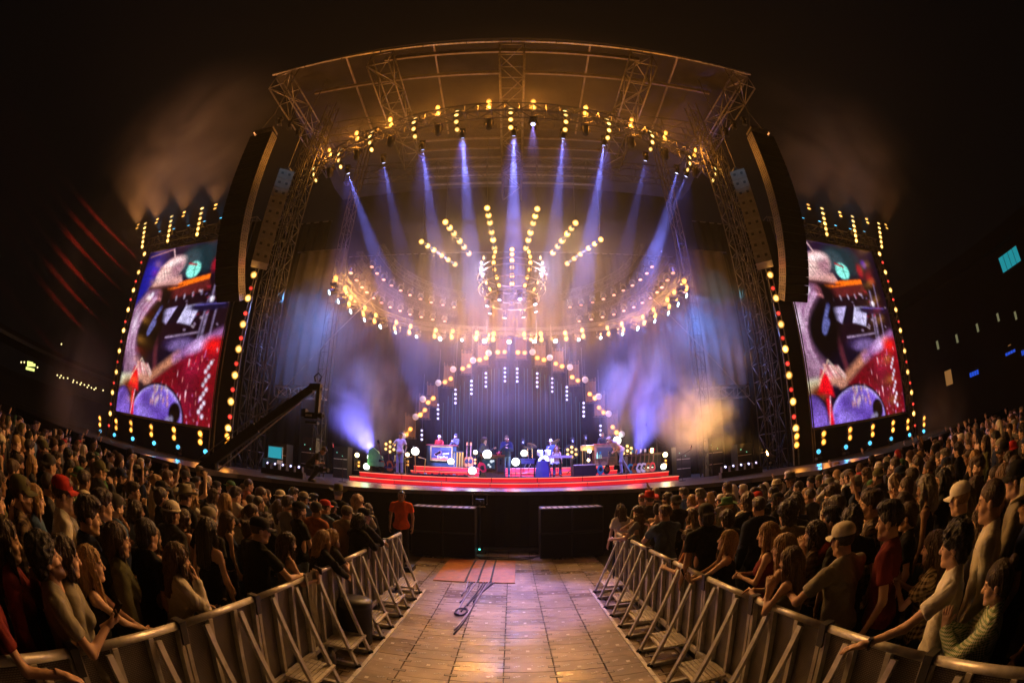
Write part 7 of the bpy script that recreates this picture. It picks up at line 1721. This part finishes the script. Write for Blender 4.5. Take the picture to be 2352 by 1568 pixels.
hero('person with black bob filming with raised hands at the stage end of the left rail', ZA2(1045, 655), 1.56, 24, dict(sex='f', arms=(((-.2, .26, 1.14), (.02, .42, 1.22)), ((.22, .26, 1.16), (.10, .46, 1.26))), top='long', lean=.2, curl=(1, 1)), hair='bob', hairc='black', skin='light', shirtc='black')
hero('person in tan mesh cap and brown jacket bending by the left rail', ZA2(815, 595), 1.60, 24, dict(sex='m', arms=('rail', 'rail'), top='jacket', lean=.18), hat='cap', hatc='tan', hair='short', hairc='brown', skin='light', shirtc='tan')
hero('person in bright red cap and white tee in the left crowd', ZA1(360, 480), 1.74, 62, dict(sex='m', arms=('down', 'down'), top='tee'), hat='cap', hatc='red', hair='short', hairc='brown', skin='light', shirtc='white')
hero('person with short dark quiff and navy collar in profile, left crowd', ZA1(505, 615), 1.70, 58, dict(sex='m', arms=('clap', 'clap'), top='jacket', curl=(.2, .2)), hair='quiff', hairc='dark brown', skin='light', shirtc='navy')
hero('person with beard in trucker cap and flannel shirt, left crowd', ZA1(120, 480), 1.68, 66, dict(sex='m', arms=('down', 'down'), top='long', beard=True), hat='cap', hatc='olive', hair='short', hairc='brown', skin='light', shirt_mat=M_FLANNEL, shirtc='olive')
hero('older person with straight blonde hair in blue shirt beside the flannel shirt', ZA1(205, 510), 1.58, 68, dict(sex='f', arms=('down', 'down'), top='long'), hair='long', hairc='blonde', skin='pale', shirtc='blue')
hero('person in cream knit cap seen from behind, left crowd', ZA1(985, 590), 1.64, 30, dict(sex='m', arms=('down', 'down'), top='tee'), hat='beanie', hatc='cream', hair='crop', hairc='dark brown', skin='tan', shirtc='charcoal')
hero('person in wide tan cowboy hat, left crowd', ZA1(1065, 500), 1.66, 40, dict(sex='m', arms=('down', 'down'), top='tee'), hat='cowboy', hatc='tan', hair='short', hairc='brown', skin='light', shirtc='black')
hero('person with dark swept hair in profile behind the navy collar, left crowd', ZA1(585, 545), 1.72, 60, dict(sex='m', arms=('down', 'down'), top='tee'), hair='short', hairc='dark brown', skin='light', shirtc='black')
# a wrist-banded arm at the lower left corner
hero('person mostly out of frame whose wrist-banded hand rests on the near left rail', (-40, 1300), 1.58, 66, dict(sex='m', arms=('down', ((.30, .16, 1.06), (.34, .34, 1.18))), top='tee', curl=(.5, .8), palms=(None, (0, -.2, -1)), fingers=(None, (.3, .9, -.25))), hair='short', hairc='brown', skin='tan', shirtc='maroon', yoff=.0)
# right rail, from the stage towards the camera
hero('person with brown curls in white tee at the stage end of the right rail', ZA4(270, 575), 1.58, -8, dict(sex='f', arms=('down', 'clasp'), top='tee'), hair='messy', hairc='brown', skin='light', shirtc='white')
hero('person with brown hair and bare shoulders, hand raised to the head, right rail', ZA4(322, 635), 1.48, -20, dict(sex='f', arms=(((-.27, .26, 1.34), (-.10, .10, 1.60)), 'rail'), top='tube', lean=.05), hair='long', hairc='light brown', skin='light', shirtc='tan')
hero('person with short brown hair in grey tee leaning on the right rail near the stage', ZA4(375, 590), 1.60, -18, dict(sex='m', arms=(((-.30, .24, 1.13), (-.26, .46, 1.17)), 'rail'), top='tee', lean=.14), hair='short', hairc='brown', skin='light', shirtc='grey')
hero('person with light brown hair in blue-grey shirt clapping at the right rail', ZA4(525, 595), 1.68, -12, dict(sex='m', arms=(((-.26, .20, 1.2), (-.08, .32, 1.40)), ((.2, .2, 1.2), (-.03, .32, 1.40))), top='polo', wide=1.12, head=(.35, 0, 0), curl=(.3, .3)), hair='short', hairc='light brown', skin='light', shirtc='denim')
hero('person with curly brown hair in brown shirt slumped over the right rail', ZA4(668, 740), 1.42, -30, dict(sex='m', arms=('railwide', 'rail'), top='tee', lean=.38, head=(.2, 0, 0)), hair='curly', hairc='brown', skin='light', shirtc='rust')
t6, M6, w6 = hero('person with long blonde hair in dark tank texting over the right rail', ZA4(868, 750), 1.52, -62, dict(sex='f', arms=(((-.2, .24, 1.06), (-.02, .46, 1.16)), ((.2, .26, 1.06), (.04, .50, 1.16))), top='tank', lean=.10, head=(0, -.35, 0), curl=(.9, .7), fingers=((.1, .8, .5), (-.1, .8, .5)), palms=((.5, -.5, .6), (-.5, -.5, .6))), hair='long', hairc='blonde', skin='light', shirtc='black')
hp = M6 @ (w6[0] + Vector((.05, .09, .08))); t = thing('phone', 'black phone in the hands of the blonde at the right rail', 'phone', hp, HROT); MB().box((0, 0, 0), (.075, .012, .155), 0, Matrix.Rotation(R(-25), 3, 'X')).build('case', M_BLACK, t)
hero('tall person in dark cap and black tee seen from behind, right crowd', ZA4(758, 605), 1.76, -15, dict(sex='m', arms=('down', 'down'), top='tee', wide=1.08), hat='capback', hatc='charcoal', hair='crop', hairc='black', skin='tan', shirtc='black')
hero('person with long golden hair in profile holding hands together, right crowd', ZA4(1115, 715), 1.60, -50, dict(sex='f', arms=('clasp', 'clasp'), top='tank', curl=(1, 1)), hair='long', hairc='blonde', skin='light', shirtc='maroon')
hero('person with long light hair and bare shoulders propping an elbow on the right rail', ZA4(1225, 870), 1.50, -38, dict(sex='f', arms=(((-.24, .26, 1.14), (-.12, .20, 1.42)), 'down'), top='tube', lean=.08, curl=(.9, .5)), hair='long', hairc='light brown', skin='light', shirtc='grey')
hero('person with blonde hair just behind the bare-shouldered one, right crowd', ZA4(1205, 790), 1.58, -45, dict(sex='f', arms=('clasp', 'clasp'), top='tank'), hair='long', hairc='blonde', skin='light', shirtc='black')
hero('person with black curls in beige tee seen from behind, right crowd', ZA4(1225, 600), 1.72, -16, dict(sex='m', arms=('down', 'down'), top='tee', wide=1.06), hair='curly', hairc='black', skin='tan', shirtc='tan')
hero('person in white cap and beige tee leaning an elbow on the right rail', ZA5(430, 745), 1.66, -48, dict(sex='m', arms=(((-.36, .22, 1.14), (-.20, .44, 1.24)), 'clasp'), top='tee', wide=1.2, lean=.06, curl=(.9, .9)), hat='cap', hatc='cream', hair='buzz', hairc='black', skin='tan', shirtc='tan', yoff=0)
hero('person with dark short curls in maroon tee, right crowd', ZA5(700, 640), 1.74, -62, dict(sex='m', arms=('down', 'down'), top='tee'), hair='quiff', hairc='black', skin='tan', shirtc='maroon')
hero('person with swept brown hair in dark checked shirt, right crowd', ZA5(590, 545), 1.74, -66, dict(sex='m', arms=('down', 'down'), top='long'), hair='short', hairc='brown', skin='light', shirt_mat=M_FLANNEL, shirtc='olive')
hero('person with long brown hair in checked top clasping hands, right crowd', ZA5(950, 790), 1.52, -66, dict(sex='f', arms=(((-.2, .2, 1.16), (-.02, .30, 1.38)), ((.2, .2, 1.16), (.02, .30, 1.38))), top='tee', curl=(1.1, 1.1)), hair='long', hairc='brown', skin='light', shirt_mat=M_PLAID, shirtc='tan')
t15, M15, w15 = hero('person with thick black hair in white tee resting a watch hand on the right rail', ZA5(1075, 775), 1.64, -66, dict(sex='m', arms=(((-.34, .22, 1.08), (-.40, .46, 1.20)), 'down'), top='tee', wide=1.08, palms=((0, -.2, -1), None), fingers=((-.4, .9, -.1), None), curl=(.4, .5)), hair='curly', hairc='black', skin='light', shirtc='white')
hp = M15 @ (w15[0] + Vector((.01, -.04, -.0))); t = thing('wristwatch', 'black watch on the wrist resting on the right rail', 'watch', hp, HROT); MB().tube([(.034 * math.cos(a), 0, .034 * math.sin(a)) for a in np.linspace(0, 2 * math.pi, 13)], .010, 6, caps=False).build('strap', M_BLACK, t); MB().box((0, 0, .038), (.035, .035, .01)).build('dial', M_DARKSTEEL, t)
hero('person in green gingham dress clapping with pressed palms at the right rail', ZA5(1325, 985), 1.48, -62, dict(sex='f', arms=(((-.20, .24, 1.12), (-.03, .34, 1.40)), ((.22, .24, 1.10), (.03, .34, 1.38))), top='long', curl=(.08, .08), fingers=((0, .1, 1), (0, .1, 1)), palms=((.9, -.2, 0), (-.9, -.2, 0)), head=(0, .12, 0)), hair='bun', hairc='dark brown', skin='light', shirt_mat=M_GINGHAM, shirtc='green')
hero('bald person in light green shirt in profile, right crowd', ZA5(1280, 520), 1.78, -68, dict(sex='m', arms=('down', 'down'), top='long', wide=1.04), hair='buzz', hairc='brown', skin='tan', shirtc='cream')
hero('person in black cap and beige shirt at the right picture edge', ZA5(1420, 400), 1.74, -66, dict(sex='m', arms=('clasp', 'down'), top='long'), hat='cap', hatc='black', hair='short', hairc='black', skin='light', shirtc='tan')
hero('person with dark wavy hair and patterned top between taller neighbours, right crowd', ZA5(265, 710), 1.58, -58, dict(sex='f', arms=('clasp', 'clasp'), top='long'), hair='wavy', hairc='dark brown', skin='light', shirt_mat=M_FLANNEL, shirtc='navy')
hero('person with short black hair in maroon tee behind the white cap, right crowd', ZA5(370, 640), 1.66, -55, dict(sex='m', arms=('clap', 'down'), top='tee'), hair='quiff', hairc='black', skin='light', shirtc='maroon')
hero('person with fluffy black hair in dark tee right behind the white cap', ZA5(480, 650), 1.68, -20, dict(sex='m', arms=('down', 'down'), top='tee'), hair='curly', hairc='black', skin='tan', shirtc='black')
hero('person with brown curls in purple-dark top by the green gingham dress', ZA5(1225, 640), 1.60, -64, dict(sex='f', arms=('clasp', 'clasp'), top='long'), hair='wavy', hairc='brown', skin='light', shirtc='charcoal')

# ------------------------------------------------------------------ the rest of the crowd
TEMPL = {}
def template(key, **kw):
    r, MH, w = person_arrays(lod=1, **kw)
    TEMPL[key] = ({'body': np_mesh('body', r['body'][0], r['body'][1], M_SKIN, r['body'][2]), 'shirt': np_mesh('shirt', *r['shirt'], M_CLOTH), 'trousers': np_mesh('trousers', *r['trousers'], M_DENIM), 'shoes': shoe_pair(r['shoes'])}, MH)
AN = {'down': '', 'clap': ' clapping', 'clasp': ' clasping hands', 'up': ' raising an arm', 'phone': ' reaching out', 'pocket': '', 'face': ' touching the face'}
tp = [('m', 'down', 'tee', False), ('m', 'down', 'tee', True), ('m', 'clap', 'tee', False), ('m', 'down', 'jacket', True), ('m', 'pocket', 'long', False), ('m', 'clasp', 'tee', True), ('m', 'up', 'tee', False), ('f', 'down', 'tank', False), ('f', 'clasp', 'tee', False), ('f', 'down', 'long', False), ('f', 'phone', 'tank', False), ('f', 'clap', 'tee', False), ('f', 'up', 'tank', False), ('m', 'face', 'jacket', False)]
hd = [0, .12, -.10, .06, -.05, .15, .1, -.12, .1, 0, -.08, .05, .2, -.1]
for i, (sx, ar, tpn, bd) in enumerate(tp):
    arms = (ar, ar) if ar in ('down', 'clap', 'clasp', 'pocket') else ('down', ar)
    template(i, sex=sx, arms=arms, top=tpn, beard=bd, seed=i, wide=(1.0, 1.08, .96)[i % 3], head=(hd[i], hd[(i + 5) % 14] * .5, 0), curl=(.2, .2) if ar == 'clap' else (.6, .6))
def inside(x, y):
    if x < 0: lim = 8.9
    else: lim = 9.9
    if abs(x) < (3.05 if y < 7.0 else 2.6): return False
    return .15 < y < lim
def edge(x, y):
    """crowd ends along a curved line at the sides"""
    return math.hypot(x, y * .55) < (17.2 if x < 0 else 19.5)
pts = []; rr = random.Random(11)
occ = [h[0] for h in HEROES] + [h[1] for h in HEROES]
tries = 0
def ok(p, dmin):
    return all((p - q).length > dmin for q in pts) and all((p - q).length > max(.48, dmin * .9) for q in occ)
while len(pts) < 760 and tries < 40000:
    tries += 1
    sx = -1 if rr.random() < .48 else 1
    x = sx * (2.82 + 17 * rr.random() ** 1.15); y = .2 + 10.4 * rr.random()
    if not inside(x, y) or not edge(x, y): continue
    p = Vector((x, y, 0)); dm = .46 + .009 * p.length
    if ok(p, dm): pts.append(p)
pts.sort(key=lambda p: p.length)
NH = len(HEROES)
NIND = 300 - NH - 12
hairm, hairf = ['short', 'short', 'quiff', 'curly', 'crop', 'buzz'], ['long', 'wavy', 'long', 'bob', 'pony', 'messy', 'bun']
HN = {'short': 'short', 'quiff': 'swept', 'curly': 'curly', 'crop': 'cropped', 'buzz': 'shaved', 'long': 'long', 'wavy': 'wavy', 'bob': 'bobbed', 'pony': 'ponytailed', 'messy': 'tousled', 'bun': 'bunned'}
HATN = {'cap': 'cap', 'capback': 'backward cap', 'cowboy': 'cowboy hat', 'bucket': 'bucket hat', 'beanie': 'knit cap'}
seen = set(); people = []
low = []
for n, p in enumerate(pts):
    k = rr.randrange(len(tp)); sx = tp[k][0]
    if tp[k][1] == 'up' and rr.random() < .6: k = 0 if sx == 'm' else 7
    side = 'left' if p.x < 0 else 'right'
    look = STAGE_PT + Vector((rr.uniform(-3, 3), 0, 0)); d = look - p; rz = -math.atan2(d.x, d.y) + rr.gauss(0, .22)
    hc = rr.choices(['black', 'dark brown', 'brown', 'light brown', 'blonde', 'grey'], [4, 5, 4, 1.6, 2.0 if sx == 'f' else .7, .4])[0]
    hs = rr.choice(hairm if sx == 'm' else hairf)
    hat = None
    if rr.random() < (.42 if sx == 'm' else .08): hat = rr.choices(['cap', 'capback', 'cowboy', 'bucket', 'beanie'], [7, 3, 1.6, .5, .5])[0]
    if hat and sx == 'm': hs = rr.choice(['buzz', 'crop', 'short']) if hat != 'cap' else rr.choice(['buzz', 'short'])
    htc = rr.choice(['black', 'white', 'tan', 'navy', 'grey', 'olive', 'cream', 'green', 'red', 'charcoal']) if hat else None
    sc_ = rr.choices(['black', 'charcoal', 'white', 'grey', 'navy', 'tan', 'cream', 'olive', 'maroon', 'blue', 'rust', 'green', 'pink'], [11, 7, 3, 2, 4, 1, 1, 2, 1.4, 1, .7, .6, .2])[0]
    skn = rr.choices(['light', 'tan', 'pale', 'brown'], [6, 3, 2, 1])[0]
    sca = PS * rr.gauss(1.0, .035) * (1.005 if sx == 'm' else .945) * (1.02 if p.x > 0 else 1.0)
    spec = (k, side, p, rz, hs, hc, hat, htc, sc_, skn, sca)
    (people if n < NIND else low).append(spec)
def dist_word(p):
    d = p.length
    return 'close to the rail' if abs(p.x) < 3.6 else ('near the camera' if d < 6 else ('near the stage wall' if p.y > 7.6 else ('halfway back' if d < 10.5 else 'at the far fringe')))
def relation(p):
    q = min(HEROES, key=lambda h: (h[0] - p).length)
    return q
labels = []
for spec in people:
    k, side, p, rz, hs, hc, hat, htc, sc_, skn, sca = spec; sx, ar, tpn, bd = tp[k]
    if hat: l = 'person in %s %s%s and %s %s%s' % (htc, HATN[hat], ' and beard' if False else '', sc_, {'tee': 'tee', 'tank': 'tank top', 'jacket': 'jacket', 'long': 'shirt'}[tpn], AN[ar])
    else: l = 'person with %s %s hair%s in %s %s%s' % (HN[hs], hc, ' and beard' if bd else '', sc_, {'tee': 'tee', 'tank': 'tank top', 'jacket': 'jacket', 'long': 'shirt'}[tpn], AN[ar])
    l += ', %s crowd' % side
    labels.append(l)
from collections import Counter
cnt = Counter(labels); used = set()
for i, l in enumerate(labels):
    if cnt[l] > 1 or True:
        c = [l, l + ' ' + dist_word(people[i][2])]
        l2 = c[0] if cnt[l] == 1 else c[1]
        if l2 in used:
            # tell it apart by the nearest neighbour whose look differs
            p = people[i][2]
            for j in sorted(range(len(people)), key=lambda j: (people[j][2] - p).length)[1:8]:
                s = people[j]; nb = ('a %s %s' % (s[7], HATN[s[6]])) if s[6] else ('%s %s hair' % (HN[s[4]], s[5]))
                l2 = l.replace(', %s crowd' % people[i][1], ' beside %s, %s crowd' % (nb, people[i][1]))
                if l2 not in used and len(l2.split()) <= 16: break
        w = l2.split()
        labels[i] = ' '.join(w[:16]); used.add(labels[i])
for spec, l in zip(people, labels):
    k, side, p, rz, hs, hc, hat, htc, sc_, skn, sca = spec; ms, MH = TEMPL[k]
    put_person(l, ms, MH, (p.x, p.y, 0), rz, sca, skin=skn, hair=hs, hairc=hc, hat=hat, hatc=htc or 'black', shirtc=sc_, trouc=rr.choice(['denim', 'navy', 'black', 'charcoal', 'light denim']), group='concert crowd standing in the %s block' % side, vox=1, hair_vox=.010)
# those farther back and smaller than the three hundred: one mass
def far_crowd():
    VV, FF, CC, o = [], [], [], 0; cache = {}
    for k in (0, 2, 5, 7, 9, 12):
        sx, ar, tpn, bd = tp[k]; r, MH, w = person_arrays(lod=2, sex=sx, arms=(ar, ar) if ar in ('down', 'clap', 'clasp') else ('down', ar), top=tpn, seed=k); cache[k] = (r, MH)
    hh = {s: hair_arrays(s, .036) for s in ('short', 'curly', 'long', 'bob')}
    keys = list(cache)
    for spec in low:
        k, side, p, rz, hs, hc, hat, htc, sc_, skn, sca = spec
        k = keys[k % 6]; r, MH = cache[k]; M = Matrix.Translation((p.x, p.y, 0)) @ Matrix.Rotation(rz, 4, 'Z') @ Matrix.Scale(sca, 4)
        hv, hf = hh['short' if tp[k][0] == 'm' and hs != 'curly' else ('curly' if hs == 'curly' else ('bob' if hs == 'bob' else 'long'))]
        for (V, F), c in (((r['body'][0], r['body'][1]), SKIN[skn]), (r['shirt'], CLOTHC[sc_]), (r['trousers'], CLOTHC['navy']), ((xf(MH, hv), hf), CLOTHC[htc] if hat else HAIRC[hc])):
            VV.append(xf(M, V)); FF.append(F + o); CC.append(np.tile(c, (len(V), 1))); o += len(V)
    if not VV: return
    m = mat('far_crowd', (.2, .2, .2), .8); nt = m.node_tree; at = nt.nodes.new('ShaderNodeAttribute'); at.attribute_name = 'tint'; nt.links.new(at.outputs['Color'], nt.nodes['Principled BSDF'].inputs['Base Color'])
    o_ = link('crowd', np_mesh('crowd', np.concatenate(VV), np.concatenate(FF), m, np.concatenate(CC)), kind='stuff')
    tag(o_, 'densely packed distant crowd standing behind the nearer people', 'crowd', kind='stuff')
far_crowd()
for x, y, s, lb in ((127, 985, .07, 'left'), (2222, 992, .07, 'right')):
    p = ray(x, y); p = p * (14.0 / math.hypot(p.x, p.y)) + Vector((0, 0, CAM_H)); t = thing('marker_post', 'tall pale marker post standing out of the far %s crowd' % lb, 'post', (p.x, p.y, 0)); MB().box((0, 0, p.z / 2), (.17, .08, p.z)).build('panel', mat('pale_board', (.5, .42, .30), .7), t)
print('PEOPLE', len(HEROES), len(people), len(low), tries)
# ------------------------------------------------------------------ air
def volume_mat(name, dens, col, aniso=.3, noise=None):
    m = bpy.data.materials.new(name); m.use_nodes = True; nt = m.node_tree; nt.nodes.clear()
    out = nt.nodes.new('ShaderNodeOutputMaterial'); v = nt.nodes.new('ShaderNodeVolumePrincipled'); nt.links.new(v.outputs[0], out.inputs['Volume'])
    v.inputs['Color'].default_value = (*col, 1); v.inputs['Density'].default_value = dens; v.inputs['Anisotropy'].default_value = aniso
    m.cycles.volume_sampling = 'MULTIPLE_IMPORTANCE'
    m.cycles.homogeneous_volume = noise is None
    if noise:
        sc, lo, hi, fall = noise
        tc = nt.nodes.new('ShaderNodeTexCoord')
        n = nt.nodes.new('ShaderNodeTexNoise'); n.inputs['Scale'].default_value = sc; n.inputs['Detail'].default_value = 5; n.inputs['Distortion'].default_value = .6
        nt.links.new(tc.outputs['Object'], n.inputs['Vector'])
        mr = nt.nodes.new('ShaderNodeMapRange'); mr.inputs[1].default_value = lo; mr.inputs[2].default_value = hi; mr.inputs[4].default_value = dens
        nt.links.new(n.outputs[0], mr.inputs[0])
        ln = nt.nodes.new('ShaderNodeVectorMath'); ln.operation = 'LENGTH'; nt.links.new(tc.outputs['Object'], ln.inputs[0])
        fr = nt.nodes.new('ShaderNodeMapRange'); fr.interpolation_type = 'SMOOTHSTEP'; fr.inputs[1].default_value = 1.0; fr.inputs[2].default_value = fall; fr.inputs[3].default_value = 0; fr.inputs[4].default_value = 1
        nt.links.new(ln.outputs['Value'], fr.inputs[0])
        mu = nt.nodes.new('ShaderNodeMath'); mu.operation = 'MULTIPLY'; nt.links.new(mr.outputs[0], mu.inputs[0]); nt.links.new(fr.outputs[0], mu.inputs[1]); nt.links.new(mu.outputs[0], v.inputs['Density'])
    return m
hz = MB().box((0, 50, 13.3), (180, 150, 28.6)).build('haze', volume_mat('haze_air', HAZE_DENSITY, (.92, .92, .95), .45)); hz['kind'] = 'stuff'
def smoke(label, c, r, dens, noise, rot=0):
    o = MB().sphere((0, 0, 0), 1, 20).build('smoke', volume_mat('smoke_' + str(len(bpy.data.materials)), dens, (.9, .9, .92), .2, noise))
    o.location = c; o.scale = r; o.rotation_euler = (0, rot, 0)
    tag(o, label, 'smoke', kind='stuff'); return o
SMOKES = [
    ('broad tan smoke cloud billowing in front of the right stage wing', at_y(1605, 950, 16.5), (2.6, 1.5, 2.5), 1.6, (1.6, .40, .70, .0), .2),
    ('blue-violet smoke drifting low beside the left end of the arch', at_y(850, 930, 20.5), (3.2, 1.6, 3.4), .55, (1.5, .38, .72, .0), -.5),
    ('blue-violet smoke drifting low beside the right end of the arch', at_y(1470, 900, 20.5), (2.6, 1.6, 3.8), .60, (1.5, .38, .72, .0), .4),
    ('broad veil of smoke hanging over the low truss at stage centre', Vector((0, 20.0, 11.5)), (12.5, 6.5, 9.5), .055, (2.4, .30, .72, .0), 0),
    ('thin golden smoke drifting under and above the front edge of the roof', Vector((0, 14.6, 19.5)), (16.0, 5.0, 6.6), .066, (2.6, .34, .72, .0), 0),
    ('blue-lit smoke hanging beside the left end of the low truss', Vector((-9.0, 17.0, 8.6)), (4.4, 3.0, 5.2), .16, (1.4, .32, .70, .0), 0),
    ('blue-lit smoke hanging beside the right end of the low truss', Vector((9.0, 17.0, 8.6)), (4.4, 3.0, 5.2), .16, (1.4, .34, .70, .0), 0),
    ('wide amber smoke rising high above the left screen', Vector((-18.5, 12.0, 17.0)), (11.0, 4.5, 8.5), .050, (2.3, .34, .74, .0), 0),
    ('thin smoke rising above the right screen', Vector((18.0, 12.0, 16.5)), (10.0, 4.5, 7.0), .026, (2.3, .36, .74, .0), 0),
    ('grey smoke drifting over the left crowd beside the screen', at_y(165, 900, 9.5), (4.2, 1.8, 4.0), .20, (1.5, .38, .72, .0), 0),
    ('thin smoke outside the left screen catching red beams', at_y(185, 590, 10.8), (5.0, 2.6, 6.4), .055, (1.6, .36, .66, .0), .3),
    ('grey smoke drifting low beyond the right screen', at_y(2170, 960, 11.0), (3.2, 1.6, 2.8), .14, (1.5, .38, .72, .0), 0),
]
for s in SMOKES: smoke(*s)
# strips of lettering, rows of tiny lamps and the like are too small to pick apart: one joined piece each
for o in bpy.data.objects:
    if o.parent is not None and o.name.split('.')[0] in ('poster_lettering', 'poster_art', 'string_lights', 'light_board', 'latch', 'indicator', 'shelf_edge', 'louvre', 'sticker', 'top_plate', 'lacing', 'handle_bar', 'hinge_strip'): o['kind'] = 'stuff'
